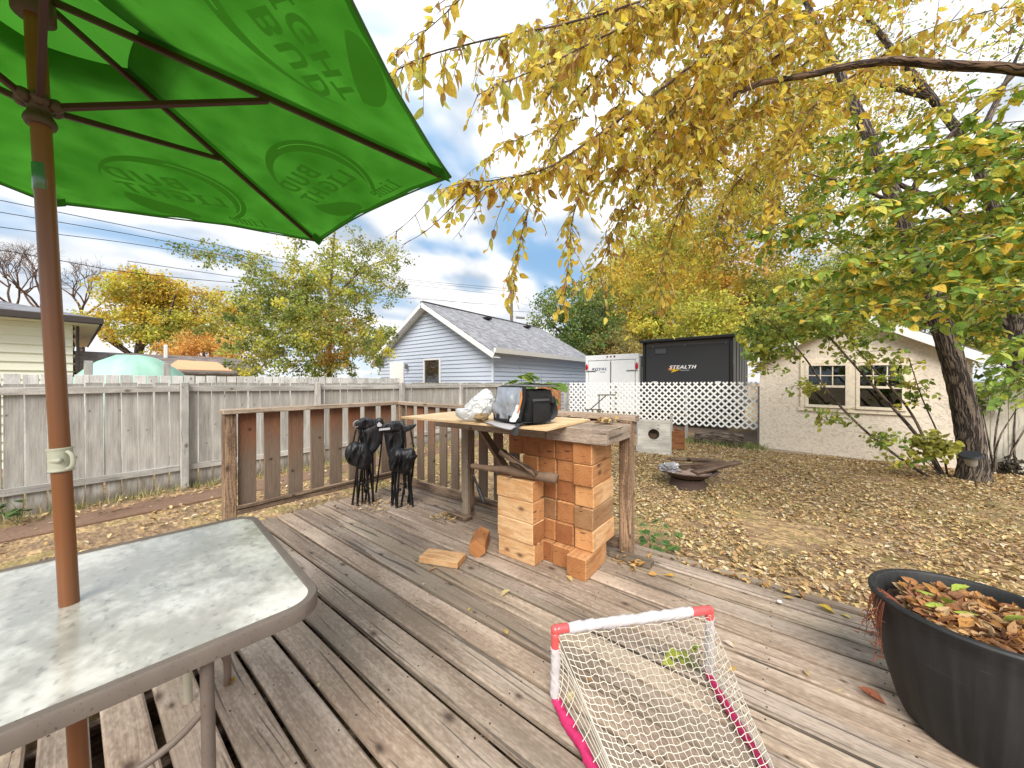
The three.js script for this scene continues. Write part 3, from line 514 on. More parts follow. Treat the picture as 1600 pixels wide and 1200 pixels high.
// ---------------------------------------------------------------- the two trailers in the lane
function decal(w, h, draw, px_ = 512) { const c = document.createElement('canvas'); c.width = px_; c.height = Math.round(px_ * h / w); draw(c.getContext('2d'), c.width, c.height); const t = new THREE.CanvasTexture(c); t.colorSpace = THREE.SRGBColorSpace; return std({ map: t, transparent: true, roughness: 0.5 }); }
function panel(parent, name, U, va, vb, h0, h1, out, mat) { const g = sheetGeo((s, t) => P(U - out, mix(va, vb, s), mix(h0, h1, t)), 1, 1); return part(name, g, mat, parent); }
{
  const U = 12.6, va = 3.95, vb = 1.24, L = 5.6, H0 = 0.25, H1 = 2.68, t = thing('black_trailer', 'black enclosed cargo trailer parked behind the right of the lattice', 'trailer', P(U + L / 2, 2.6, GH));
  const bm = std({ color: S(46, 47, 50), roughness: 0.55 }), sm = std({ color: S(92, 90, 88), roughness: 0.45, metalness: 0.3 });
  part('body', beamGeo(P(U + 0.03, (va + vb) / 2, (H0 + H1) / 2), P(U + L, (va + vb) / 2, (H0 + H1) / 2), H1 - H0, va - vb - 0.02, 0.02), sm, t);
  part('ramp_door', beamGeo(P(U, (va + vb) / 2, (H0 + H1) / 2 - 0.06), P(U + 0.028, (va + vb) / 2, (H0 + H1) / 2 - 0.06), H1 - H0 - 0.2, va - vb - 0.2, 0.008), bm, t);
  for (const v of [va - 0.04, vb + 0.04]) beam('corner_post', P(U - 0.01, v, H0), P(U - 0.01, v, H1), 0.08, 0.09, std({ color: S(26, 26, 28), roughness: 0.4 }), t, 0.01, V3(1, 0, 0));
  beam('roof_edge', P(U - 0.1, va + 0.06, H1 + 0.03), P(U - 0.1, vb - 0.06, H1 + 0.03), 0.10, 0.28, std({ color: S(22, 22, 24), roughness: 0.5 }), t, 0.02);
  for (let k = 1; k < 6; k++) beam('seam', P(U + k * 0.92, vb + 0.0, H0), P(U + k * 0.92, vb + 0.0, H1 - 0.05), 0.02, 0.03, std({ color: S(70, 69, 68), roughness: 0.5 }), t, 0.004, V3(1, 0, 0));
  part('vent', beamGeo(P(U - 0.02, va - 0.42, 2.36), P(U - 0.02, va - 0.78, 2.36), 0.18, 0.03, 0.008), std({ color: S(76, 77, 80), roughness: 0.4 }), t);
  for (const v of [va - 0.35, (va + vb) / 2, vb + 0.2]) part('marker_lamp', clean(new THREE.SphereGeometry(0.035, 10, 8)).translate(U - 0.015, 2.52, -v), std({ color: S(120, 118, 118), roughness: 0.2 }), t);
  for (const v of [va - 0.4, vb + 0.4]) part('reflector', beamGeo(P(U - 0.012, v + 0.08, 1.30), P(U - 0.012, v - 0.08, 1.30), 0.05, 0.02, 0.004), std({ color: S(220, 220, 218), roughness: 0.3 }), t);
  for (const v of [va + 0.02, vb - 0.02]) beam('latch_bar', P(U - 0.03, v, 0.6), P(U - 0.03, v, 1.85), 0.03, 0.03, M.steel, t, 0.008, V3(1, 0, 0));
  panel(t, 'door_lettering', U, 3.14, 2.25, 1.60, 1.92, 0.004, decal(0.89, 0.32, (c, w, h) => {
    c.fillStyle = '#e2b21c'; c.beginPath(); c.moveTo(w * 0.02, h * 0.66); c.lineTo(w * 0.30, h * 0.5); c.lineTo(w * 0.27, h * 0.62); c.lineTo(w * 0.5, h * 0.6); c.lineTo(w * 0.12, h * 0.96); c.lineTo(w * 0.2, h * 0.72); c.closePath(); c.fill();
    c.fillStyle = '#d8402c'; c.beginPath(); c.moveTo(0, h * 0.62); c.lineTo(w * 0.16, h * 0.3); c.lineTo(w * 0.22, h * 0.3); c.lineTo(w * 0.1, h * 0.62); c.closePath(); c.fill();
    c.fillStyle = '#f4f4f4'; c.font = 'italic bold ' + Math.round(h * 0.5) + 'px sans-serif'; c.textBaseline = 'alphabetic'; const m = c.measureText('STEALTH').width; c.save(); c.translate(w * 0.05, h * 0.55); c.scale(w * 0.93 / m, 1); c.fillText('STEALTH', 0, 0); c.restore();
    c.font = 'bold ' + Math.round(h * 0.13) + 'px sans-serif'; c.fillText('T R A I L E R S', w * 0.46, h * 0.76);
  }));
  for (const u of [U + 2.6, U + 3.5]) { const w = part('wheel', clean(new THREE.CylinderGeometry(0.34, 0.34, 0.22, 24).rotateX(Math.PI / 2)).translate(u, GH + 0.34, -(vb + 0.1)), M.dark, t); }
}
{
  const U = 12.6, va = 6.16, vb = 4.09, L = 4.2, H0 = 0.2, H1 = 2.33, mid = (va + vb) / 2, t = thing('white_trailer', 'white enclosed cargo trailer with double rear doors beside the black trailer', 'trailer', P(U + L / 2, mid, GH));
  const wm = std({ color: tone(0.74, 0.75, 0.76), roughness: 0.4 });
  part('body', beamGeo(P(U + 0.02, mid, (H0 + H1) / 2), P(U + L, mid, (H0 + H1) / 2), H1 - H0, va - vb, 0.08), wm, t);
  part('rear_frame', join([beamGeo(P(U, va, H1 - 0.1), P(U, vb, H1 - 0.1), 0.2, 0.07, 0.03), beamGeo(P(U, va - 0.06, H0), P(U, va - 0.06, H1 - 0.2), 0.12, 0.07, 0.02, V3(0, 0, 1)), beamGeo(P(U, vb + 0.06, H0), P(U, vb + 0.06, H1 - 0.2), 0.12, 0.07, 0.02, V3(0, 0, 1))]), wm, t);
  for (const [a, b] of [[va - 0.14, mid + 0.012], [mid - 0.012, vb + 0.14]]) { const d = part('rear_door', beamGeo(P(U - 0.022, a, (H0 + H1) / 2 - 0.1), P(U - 0.022, b, (H0 + H1) / 2 - 0.1), H1 - H0 - 0.24, 0.03, 0.008), wm, t); part('hinge', beamGeo(P(U - 0.045, a > mid ? a + 0.1 : b - 0.1, 1.72), P(U - 0.045, a > mid ? a - 0.3 : b + 0.3, 1.72), 0.04, 0.012, 0.004), M.steel, d); }
  beam('lock_rod', P(U - 0.05, mid, H0 + 0.1), P(U - 0.05, mid, H1 - 0.25), 0.03, 0.03, M.steel, t, 0.01, V3(1, 0, 0));
  for (const v of [mid - 0.08, mid - 0.24]) part('door_handle', beamGeo(P(U - 0.06, v, 0.9), P(U - 0.06, v - 0.12, 0.9), 0.04, 0.03, 0.01), M.dark, t);
  for (const v of [va - 0.06, vb + 0.07]) part('tail_lamp', clean(new THREE.SphereGeometry(1, 14, 10).scale(0.03, 0.13, 0.055)).translate(U - 0.035, 1.88, -v), std({ color: S(176, 24, 34), roughness: 0.25 }), t);
  for (const k of [-1, 0, 1]) part('marker_lamp', clean(new THREE.SphereGeometry(0.035, 10, 8)).translate(U - 0.035, H1 - 0.07, -(mid + k * 0.14)), std({ color: S(110, 34, 34), roughness: 0.3 }), t);
  panel(t, 'door_lettering', U, va - 0.24, va - 0.92, 1.62, 1.88, 0.041, decal(0.68, 0.26, (c, w, h) => {
    c.fillStyle = '#1c2a5e'; c.font = 'italic bold ' + Math.round(h * 0.5) + 'px sans-serif'; const m = c.measureText('ROYAL').width; c.save(); c.translate(w * 0.02, h * 0.48); c.scale(w * 0.93 / m, 1); c.fillText('ROYAL', 0, 0); c.restore(); c.fillRect(w * 0.02, h * 0.53, w * 0.5, h * 0.05);
    c.fillStyle = '#7d818b'; c.font = 'bold ' + Math.round(h * 0.24) + 'px sans-serif'; c.fillText('CARGO', w * 0.55, h * 0.82);
  }));
  part('side_door', beamGeo(P(U + 0.5, vb - 0.004, 1.2), P(U + 1.3, vb - 0.004, 1.2), 1.7, 0.02, 0.006), wm, t);
  part('wheel', clean(new THREE.CylinderGeometry(0.34, 0.34, 0.22, 24).rotateX(Math.PI / 2)).translate(U + 2.2, GH + 0.34, -(vb + 0.08)), M.dark, t);
}
// ---------------------------------------------------------------- patio table and umbrella
{
  const C = P(0.03, 1.41, 0), H = 0.72, s = 0.432, rc = 0.09, ang = -0.09; // half side, corner radius
  const ex = P(Math.cos(ang), Math.sin(ang), 0), ey = P(-Math.sin(ang), Math.cos(ang), 0), at = (a, b, h) => C.clone().addScaledVector(ex, a).addScaledVector(ey, b).setY(h);
  const t = thing('patio_table', 'square glass patio table with weathered metal rim in the left foreground', 'table', C);
  const outline = (q, r) => { const o = []; for (const [cx, cy, a0] of [[q - r, q - r, 0], [-(q - r), q - r, 1], [-(q - r), -(q - r), 2], [q - r, -(q - r), 3]]) for (let i = 0; i <= 8; i++) { const a = (a0 + i / 8) * Math.PI / 2; o.push([cx + r * Math.cos(a), cy + r * Math.sin(a)]); } return o; };
  const rim = [], prof = [[0.0, -0.036], [0.0, -0.006], [-0.003, -0.001], [-0.008, 0.0], [-0.02, 0.0], [-0.023, -0.003], [-0.023, -0.036]];
  const loops = prof.map(([o]) => outline(s + o, rc + o)), n = loops[0].length, pos = [], uv = [], idx = []; let len = 0;
  for (let i = 0; i <= n; i++) { if (i) { const a = loops[0][i % n], b = loops[0][i - 1]; len += Math.hypot(a[0] - b[0], a[1] - b[1]); } for (let j = 0; j < prof.length; j++) { const q = loops[j][i % n], p = at(q[0], q[1], H + prof[j][1]); pos.push(p.x, p.y, p.z); uv.push(len, j * 0.02); } }
  for (let i = 0; i < n; i++) for (let j = 0; j < prof.length; j++) { const k = prof.length, j2 = (j + 1) % k, a = i * k + j, b = (i + 1) * k + j, c = (i + 1) * k + j2, d = i * k + j2; idx.push(a, b, c, a, c, d); }
  const g = new THREE.BufferGeometry(); g.setAttribute('position', new THREE.Float32BufferAttribute(pos, 3)); g.setAttribute('uv', new THREE.Float32BufferAttribute(uv, 2)); g.setIndex(idx);
  const metal = std({ map: rustMap, bumpMap: rustBump, bumpScale: 0.0008, roughness: 0.6, metalness: 0.15, color: tone(0.72, 0.68, 0.66) });
  part('rim', toCreasedNormals(g, 0.7), metal, t);
  const shp = new THREE.Shape(outline(s - 0.022, rc - 0.022).map((q) => new THREE.Vector2(q[0], q[1]))), top = new THREE.ExtrudeGeometry(shp, { depth: 0.005, bevelEnabled: false });
  const tp = top.attributes.position, tu = top.attributes.uv; for (let i = 0; i < tp.count; i++) { const a = tp.getX(i), b = tp.getY(i), p = at(a, b, H - 0.009 + tp.getZ(i)); tp.setXYZ(i, p.x, p.y, p.z); tu.setXY(i, a * 1.1, b * 1.1); } top.computeVertexNormals();
  part('glass_top', top, phy({ map: dirtMap, bumpMap: dirtBump, bumpScale: 0.0012, roughnessMap: dirtRough, roughness: 0.62, color: tone(0.79, 0.78, 0.76), clearcoat: 1, clearcoatRoughness: 0.14, specularIntensity: 1 }), t);
  const leg = (pts, r) => part('leg', tubeGeo(pts, r, r, 10, 10), metal, t);
  leg([at(0.195, -0.40, H - 0.03), at(0.2, -0.40, 0.3), at(0.205, -0.395, 0.0)], 0.0125); leg([at(-0.16, -0.40, H - 0.03), at(-0.165, -0.40, 0.3), at(-0.17, -0.395, 0.0)], 0.0125);
  part('leg', tubeGeo([P(0.27, 1.78, H - 0.03), P(0.285, 1.83, 0.3), P(0.30, 1.88, 0.0)], 0.014, 0.014, 8, 10), std({ color: S(186, 180, 160), roughness: 0.6 }), t); leg([P(-0.27, 1.80, H - 0.03), P(-0.285, 1.86, 0.3), P(-0.30, 1.92, 0.0)], 0.0125);
  part('stretcher', tubeGeo([at(0.2, -0.40, 0.575), at(0.14, -0.385, 0.52), at(0.02, -0.375, 0.49), at(-0.1, -0.385, 0.52), at(-0.162, -0.40, 0.575)], 0.008, 0.008, 16, 8), metal, t);
  // bent steel foot under the table
  const ft = part('foot_bar', tubeGeo([P(-0.33, 1.94, 0.13), P(0.1, 1.91, 0.133), P(0.37, 1.89, 0.135), P(0.412, 1.875, 0.125), P(0.42, 1.868, 0.10), P(0.42, 1.862, 0.0)], 0.0135, 0.0135, 26, 9), std({ map: rustMap, color: tone(0.72, 0.58, 0.52), roughness: 0.6 }), t);
}
const umbrella = (() => {
  const cam = (r, h, d) => camera.position.clone().addScaledVector(fwd, d).addScaledVector(rgt, r).add(V3(0, h, 0));
  const apex = cam(-1.206, 1.004, 0.88), c = cam(-1.177, 0.775, 0.905), rad = 1.035, foot = cam(-1.097, -1.28, 0.893), runner = cam(-1.177, 0.70, 0.885);
  const a0 = Math.atan2(1.031, 0.109), corner = (k, f = 1) => { const a = a0 - (k - 1) * Math.PI / 3; return cam(-1.177 + Math.cos(a) * rad * f, 0.778, 0.905 + Math.sin(a) * rad * f); };
  const t = thing('market_umbrella', 'green cloth market umbrella on a brown pole through the glass table', 'umbrella', foot);
  const red = std({ color: S(92, 52, 34), roughness: 0.42 }), rib = std({ color: S(60, 28, 20), roughness: 0.5 });
  const poleMat = phy({ color: S(120, 72, 36), bumpMap: brownBump, bumpScale: 0.0004, roughness: 0.42, clearcoat: 0.3, clearcoatRoughness: 0.3 });
  part('pole', tubeGeo([foot, apex.clone().add(V3(0, 0.03, 0))], 0.0175, 0.0175, 2, 26), poleMat, t);
  const on = (h) => foot.clone().lerp(apex, (h - foot.y) / (apex.y - foot.y));
  // joint sleeve and clamp with its wing screw, green tape further up
  const sleeve = std({ color: S(176, 176, 158), roughness: 0.5 });
  const cl = part('clamp', tubeGeo([on(1.055), on(1.06), on(1.11), on(1.115)], (q) => q < 0.06 || q > 0.94 ? 0.0225 : 0.0208, 0, 18, 24), sleeve, t);
  const o = on(1.085), k = o.clone().addScaledVector(rgt, 0.022).addScaledVector(fwd, -0.004);
  part('screw_knob', join([tubeGeo([k.clone().add(V3(0, 0.022, 0)), k.clone().addScaledVector(rgt, 0.012).add(V3(0, 0.012, 0)), k.clone().addScaledVector(rgt, 0.013).add(V3(0, -0.014, 0)), k.clone().add(V3(0, -0.024, 0))], 0.0045, 0.0045, 14, 8), tubeGeo([o.clone().addScaledVector(fwd, -0.018), k.clone().addScaledVector(fwd, -0.012)], 0.006, 0.006, 2, 8)]), sleeve, cl);
  part('tape_band', tubeGeo([on(1.762), on(1.828)], 0.0184, 0.0184, 2, 24), phy({ color: S(62, 112, 72), roughness: 0.25, clearcoat: 0.5 }), t);
  const hub = std({ color: S(74, 58, 38), roughness: 0.5 });
  part('runner_hub', join([tubeGeo([on(1.925), on(1.94), on(1.99), on(1.995)], (q) => 0.024 + 0.004 * Math.sin(q * 9), 0, 16, 20), ...[0, 1, 2, 3, 4, 5].map((q) => { const dir = corner(q).sub(on(1.98)).setY(0).normalize(); return blobGeo(0.016, 0.017, 0.016, 0.1, 2, q, 12).translate(...on(1.985).addScaledVector(dir, 0.028).toArray()); })]), hub, t);
  part('top_hub', tubeGeo([on(2.20), on(2.275)], 0.036, 0.036, 2, 20), hub, t);
  for (let q = 0; q < 6; q++) {
    const tip = corner(q).lerp(apex, 0.035).add(V3(0, -0.012, 0)), start = apex.clone().lerp(corner(q), 0.03).add(V3(0, -0.022, 0));
    part('rib', beamGeo(start, tip, 0.018, 0.011, 0.002), rib, t);
    const j = apex.clone().lerp(corner(q), 0.46).add(V3(0, -0.026, 0)), st = on(1.985).addScaledVector(corner(q).sub(on(1.98)).setY(0).normalize(), 0.035);
    part('strut', beamGeo(st, j, 0.015, 0.013, 0.002), rib, t);
  }
  // printed cloth: lettering, swoosh and lime wedge, seen through the cloth from below (mirrored)
  const cv = document.createElement('canvas'); cv.width = cv.height = 1024; const x = cv.getContext('2d');
  x.fillStyle = '#ffffff'; x.fillRect(0, 0, 1024, 1024); reseed(66); for (let i = 0; i < 620; i++) { const r = R(8, 110), a = R(0, 1024), b = R(0, 1024), gr = x.createRadialGradient(a, b, 0, a, b, r); gr.addColorStop(0, 'rgba(120,150,90,0.15)'); gr.addColorStop(1, 'rgba(150,170,120,0)'); x.fillStyle = gr; x.fillRect(a - r, b - r, 2 * r, 2 * r); }
  for (let i = 0; i < 9000; i++) { x.fillStyle = rnd() < 0.5 ? 'rgba(90,110,70,0.10)' : 'rgba(255,255,255,0.12)'; x.fillRect(R(0, 1024), R(0, 1024), R(1, 5), R(1, 2)); }
  x.strokeStyle = 'rgba(120,140,100,0.75)'; x.lineWidth = 26; for (const e of [0, 1024]) { x.beginPath(); x.moveTo(512, 0); x.lineTo(e, 1024); x.stroke(); } x.fillStyle = 'rgba(120,140,100,0.7)'; x.fillRect(0, 1006, 1024, 18);
  const ink = '#b2b898'; x.fillStyle = ink; x.strokeStyle = ink;
  const arc = (r0, r1, ox) => { // swoosh: a crescent that thickens to the right
    x.beginPath(); for (let i = 0; i <= 60; i++) { const a = Math.PI * (1.02 + 1.28 * i / 60); x.lineTo(520 + ox + Math.cos(a) * r0, 800 + Math.sin(a) * r0 * 0.92); }
    for (let i = 60; i >= 0; i--) { const a = Math.PI * (1.02 + 1.28 * i / 60), w = 58 * Math.pow(Math.sin(Math.PI * Math.pow(i / 60, 1.35)), 0.9); x.lineTo(520 + ox + Math.cos(a) * (r0 - w), 800 + Math.sin(a) * (r0 - w) * 0.92); } x.closePath(); x.fill();
  };
  arc(232, 0, 0); x.save(); x.strokeStyle = '#ffffff'; x.lineWidth = 4; x.beginPath(); for (let i = 24; i <= 56; i++) { const a = Math.PI * (1.02 + 1.28 * i / 60); x.lineTo(520 + Math.cos(a) * 211, 800 + Math.sin(a) * 211 * 0.92); } x.stroke(); x.restore();
  const text = (s, cx, cy, size, w, font, skew) => { x.save(); x.translate(cx, cy); x.transform(-1, 0, skew, 1, 0, 0); x.font = font.replace('$', size); const m = x.measureText(s).width; x.scale(w / m, 1); x.fillText(s, -m / 2, 0); x.restore(); };
  text('BUD', 452, 772, 108, 260, 'bold $px sans-serif', 0.28); text('LIGHT', 512, 862, 98, 360, 'bold $px sans-serif', 0.28);
  text('Lime', 735, 985, 84, 150, 'italic bold $px serif', 0.1);
  x.save(); x.translate(420, 945); x.rotate(0.32); x.beginPath(); x.moveTo(-120, -46); x.quadraticCurveTo(10, -52, 122, -22); x.quadraticCurveTo(134, 6, 106, 22); x.quadraticCurveTo(0, 78, -92, 24); x.quadraticCurveTo(-128, 0, -120, -46); x.fill(); x.restore();
  const print = new THREE.CanvasTexture(cv); print.colorSpace = THREE.SRGBColorSpace;
  const cloth = (map) => phy({ color: tone(0.054, 0.235, 0.02), map, bumpMap: clothBump, bumpScale: 0.0004, roughness: 1, transmission: 0.62, thickness: 0, specularIntensity: 0.1, side: THREE.DoubleSide });
  const printed = cloth(print), plain = cloth(null);
  for (let q = 0; q < 6; q++) {
    const A = corner(q), B = corner(q + 1), m = A.clone().add(B).multiplyScalar(0.5), in_ = c.clone().sub(m).setY(0).normalize();
    const pt = (s, r, lift) => { const e = A.clone().lerp(B, s), w = 4 * s * (1 - s); e.addScaledVector(in_, 0.035 * w); const p = apex.clone().lerp(e, r); p.y += lift - 0.012 * w * Math.sin(Math.PI * r) + 0.012 * (vn(p.x * 5 + 60, p.z * 5 + 60, 997, 997, 5) - 0.5) * Math.sin(Math.PI * s) + 0.003 * Math.sin(s * 34 + r * 5) * w * sstep(0.6, 1, r); return p; };
    const mk = (r0, r1, lift, nr) => { const g = sheetGeo((s, r) => pt(s, mix(r0, r1, r), lift), 28, nr, (s, r) => [(s - 0.5) * mix(r0, r1, r) + 0.5, 1 - mix(r0, r1, r)]); return g; };
    const p = part('canopy_panel', mk(0.185, 1, 0.004, 26), printed, t);
    part('hem', tubeGeo([0, 0.125, 0.25, 0.375, 0.5, 0.625, 0.75, 0.875, 1].map((s) => pt(s, 1, 0.002)), 0.0035, 0.0035, 24, 5), std({ color: S(70, 110, 60), roughness: 0.9 }), p);
    part('vent_panel', mk(0.0, 0.27, 0.03, 8), plain, t);
    part('corner_pocket', sheetGeo((s, r) => { const a = pt(0.0, 0.94 + 0.06 * r, -0.02), b = pt(0.06, 0.94 + 0.06 * r, -0.006), d = corner(q).lerp(apex, 0.06 * (1 - r)); return s < 0.5 ? a.lerp(d, 0).lerp(b, s * 2) : b.clone(); }, 2, 2), plain, t);
  }
  return t;
})();

// ---------------------------------------------------------------- work bench against the back railing
{
  const t = thing('work_bench', 'weathered grey wooden work bench standing against the back railing', 'bench', P(2.35, 1.7, 0)), T = 0.98, u0 = 2.10, u1 = 2.56, v0 = 0.885, v1 = 2.55;
  for (let k = 0; k < 3; k++) { const u = u0 + 0.04 + k * 0.145 + 0.07; beam('top_board', P(u, v0 + 0.01, T - 0.014), P(u, v1, T - 0.014), 0.026, 0.14, k ? M.bench : M.deck[4], t, 0.004); }
  beam('apron', P(u0 + 0.018, v0, T - 0.052), P(u0 + 0.018, 1.335, T - 0.052), 0.1, 0.036, M.deck[1], t, 0.004);
  beam('apron', P(u0 + 0.018, 1.34, T - 0.052), P(u0 + 0.018, v1, T - 0.052), 0.095, 0.036, M.deck[4], t, 0.004);
  beam('apron', P(u0 + 0.037, v0 + 0.018, T - 0.052), P(u1 + 0.0, v0 + 0.018, T - 0.052), 0.1, 0.036, M.deck[1], t, 0.004);
  beam('leg', P(2.395, 2.405, 0.0), P(2.395, 2.405, T - 0.1), 0.088, 0.088, M.brown[0], t, 0.006, V3(1, 0, 0));
  beam('leg', P(2.345, 2.39, 0.0), P(2.345, 2.395, T - 0.1), 0.036, 0.088, M.bench, t, 0.004, V3(1, 0, 0));
  beam('foot', P(2.30, 2.30, 0.02), P(2.30, 2.56, 0.02), 0.036, 0.088, M.brown[2], t, 0.004);
  beam('foot', P(2.50, 1.02, 0.02), P(2.50, 0.72, 0.02), 0.036, 0.088, M.benchDark, t, 0.004);
  const br = beam('brace', P(2.44, 2.30, T - 0.12), P(2.44, 1.86, 0.38), 0.036, 0.085, M.brown[1], t, 0.004);
}
{
  const h = 0.983 + 0.006, a = P(1.74, 2.52, h), b = P(1.83, 1.14, h), c = P(2.50, 1.20, h + 0.001), m = a.clone().add(c).multiplyScalar(0.5);
  const dir = b.clone().sub(a), g = cbox(dir.length(), 0.016, 0.70, 0.001); g.applyMatrix4(basis(dir, UPV).setPosition(a.clone().add(b).multiplyScalar(0.5).add(c.clone().sub(b).multiplyScalar(0.5))));
  solo('plywood_sheet', g, M.ply, 'pale plywood sheet lying skewed on top of the work bench', 'plywood');
}

// ---------------------------------------------------------------- sawn timber blocks
const timberSide = [[0.98, 0.96, 0.94], [0.93, 0.86, 0.8], [0.74, 0.58, 0.46], [0.58, 0.42, 0.32], [0.52, 0.48, 0.46]].map((c) => wood(rawMap, rawBump, tone(...c).multiplyScalar(0.9), { bumpScale: 0.0018 }));
const timberEnd = [[0.98, 0.92, 0.84], [0.92, 0.78, 0.64], [0.62, 0.44, 0.32], [0.47, 0.30, 0.21], [0.48, 0.42, 0.38]].map((c) => std({ map: endMap, bumpMap: endBump, bumpScale: 0.0025, color: tone(...c).multiplyScalar(0.84), roughness: 0.9 }));
const ORD = ['lowest', 'second from the bottom', 'third from the bottom', 'fourth from the bottom', 'fifth from the bottom', 'topmost'];
function timber(a, b, w, hgt, side, end, label, group, turn = 0) {
  const d = b.clone().sub(a), g = cbox(d.length(), hgt, w, 0.005); g.applyMatrix4(basis(d, UPV).setPosition(a.clone().add(b).multiplyScalar(0.5)));
  return solo('timber_block', g, [timberSide[side], timberEnd[end]], label, 'timber block', group);
}
{
  const q = 0.147;
  ['lowest', 'second lowest', 'third', 'topmost'].forEach((w, i) => {
    const j = R(-0.006, 0.006), y = R(-0.006, 0.006);
    timber(P(2.065 + j, 1.695 + y, q * (i + 0.5)), P(2.065 + j + R(-0.006, 0.006), 1.372 + y, q * (i + 0.5)), 0.15, q - 0.002, i === 1 || i === 2 ? 0 : 1, i === 1 ? 2 : 1, 'pale sawn timber block, ' + w + ' of the four-high pile in front of the bench', 'pale timber blocks in the front pile');
  });
  // wall of blocks on end under the bench: columns counted from the bench's right post
  const cols = ['the column nearest the right bench post', 'the second column from the right post', 'the middle column under the bench', 'the fourth column from the right post', 'the column farthest from the right post'];
  const ends = [[2, 1, 4, 1, 2, 2], [2, 3, 2, 3, 2, 3], [3, 2, 4, 3, 2, 3], [2, 3, 2, 4, 2, 3], [3, 3, 2, 4, 4, 3]];
  for (let cI = 0; cI < 5; cI++) for (let i = 0; i < 6; i++) {
    if (cI === 4 && i === 4) continue;
    const v = 0.992 + 0.075 + cI * 0.147 + R(-0.004, 0.004), e = ends[cI][i], out = cI === 0 ? (i === 0 ? -0.118 : i === 5 ? -0.03 : R(-0.035, 0.012)) : i === 0 ? R(-0.06, -0.04) : R(-0.018, 0.02);
    const u = 2.158 + out, len = cI === 0 ? 0.35 : R(0.32, 0.36), y = q * (i + 0.5) * 0.995, low = cI === 4 && i === 5 ? -0.004 : 0;
    timber(P(u, v + R(-0.003, 0.003), y + low), P(u + len, v + R(-0.012, 0.012), y + low + R(-0.001, 0.001)), 0.139, q - 0.004, e === 4 ? 4 : Math.min(3, e), e, (e === 4 ? 'greyed' : e < 2 ? 'pale' : 'orange') + ' timber block, ' + ORD[i] + ' in ' + cols[cI], 'timber blocks stacked end-on under the bench');
  }
  // loose pieces on the deck
  const a = px(628, 868, 2.57), g1 = cbox(0.30, 0.045, 0.14, 0.004); g1.applyMatrix4(new THREE.Matrix4().makeRotationY(-0.28 + Math.PI / 2 + 0.66).setPosition(P(1.66, 1.93, 0.024)));
  solo('timber_offcut', g1, [timberSide[1], timberEnd[1]], 'flat pale board offcut lying alone on the deck', 'offcut');
  const hx = new THREE.CylinderGeometry(0.068, 0.068, 0.24, 6).toNonIndexed(); hx.rotateZ(Math.PI / 2); hx.rotateX(0.45); const hu = hx.attributes.uv, hp = hx.attributes.position; for (let i = 0; i < hu.count; i++) hu.setXY(i, hp.getX(i) + 0.3, hp.getY(i) * 0.8 + hp.getZ(i) * 0.6); hx.computeVertexNormals(); hx.clearGroups();
  hx.applyMatrix4(new THREE.Matrix4().makeRotationY(0.58).setPosition(P(1.955, 1.84, 0.061)));
  solo('hexagonal_block', hx, wood(rawMap, rawBump, tone(0.6, 0.42, 0.3)), 'six-sided brown wood block lying on the deck beside the pale pile', 'wood block');
}
// branch resting across the pale pile, and a gnarled piece behind it
{
  const t = px(737, 728, 2.72), m = px(800, 735, 2.53), e = px(870, 748, 2.36), g = [tubeGeo([t, px(765, 732, 2.64), m, px(830, 742, 2.46), e], (q) => 0.019 + 0.016 * q + 0.008 * Math.exp(-Math.pow((q - 0.55) / 0.09, 2)), 0, 36, 12, 0.22), tubeGeo([px(747, 730, 2.69), px(744, 737, 2.68), px(739, 744, 2.69)], 0.006, 0.003, 6, 6), tubeGeo([px(804, 741, 2.52), px(797, 745, 2.51), px(792, 744, 2.52)], 0.006, 0.003, 6, 6)];
  solo('cut_branch', join(g), std({ map: rustMap, bumpMap: rustBump, bumpScale: 0.004, color: tone(0.95, 0.74, 0.58), roughness: 0.95 }), 'bare cut branch lying across the top of the pale timber pile', 'branch');
  solo('driftwood_piece', join([tubeGeo([px(783, 706, 2.52), px(795, 714, 2.47), px(806, 722, 2.44), px(822, 731, 2.42), px(838, 742, 2.40)], (q) => 0.027 - 0.008 * q, 0, 18, 9, 0.35)]), std({ map: barkMap, bumpMap: barkBump, bumpScale: 0.01, color: tone(1.2, 1.0, 0.85), roughness: 1 }), 'short gnarled grey stick wedged behind the cut branch under the bench', 'stick');
  solo('black_tool_handle', join([tubeGeo([px(739, 741, 2.85), px(747, 762, 2.8)], 0.009, 0.011, 4, 10), tubeGeo([px(747, 762, 2.8), px(756, 786, 2.75)], 0.015, 0.014, 4, 10)]), M.blackPlastic, 'thin black tool handle leaning inside the left bench leg', 'tool handle');
}

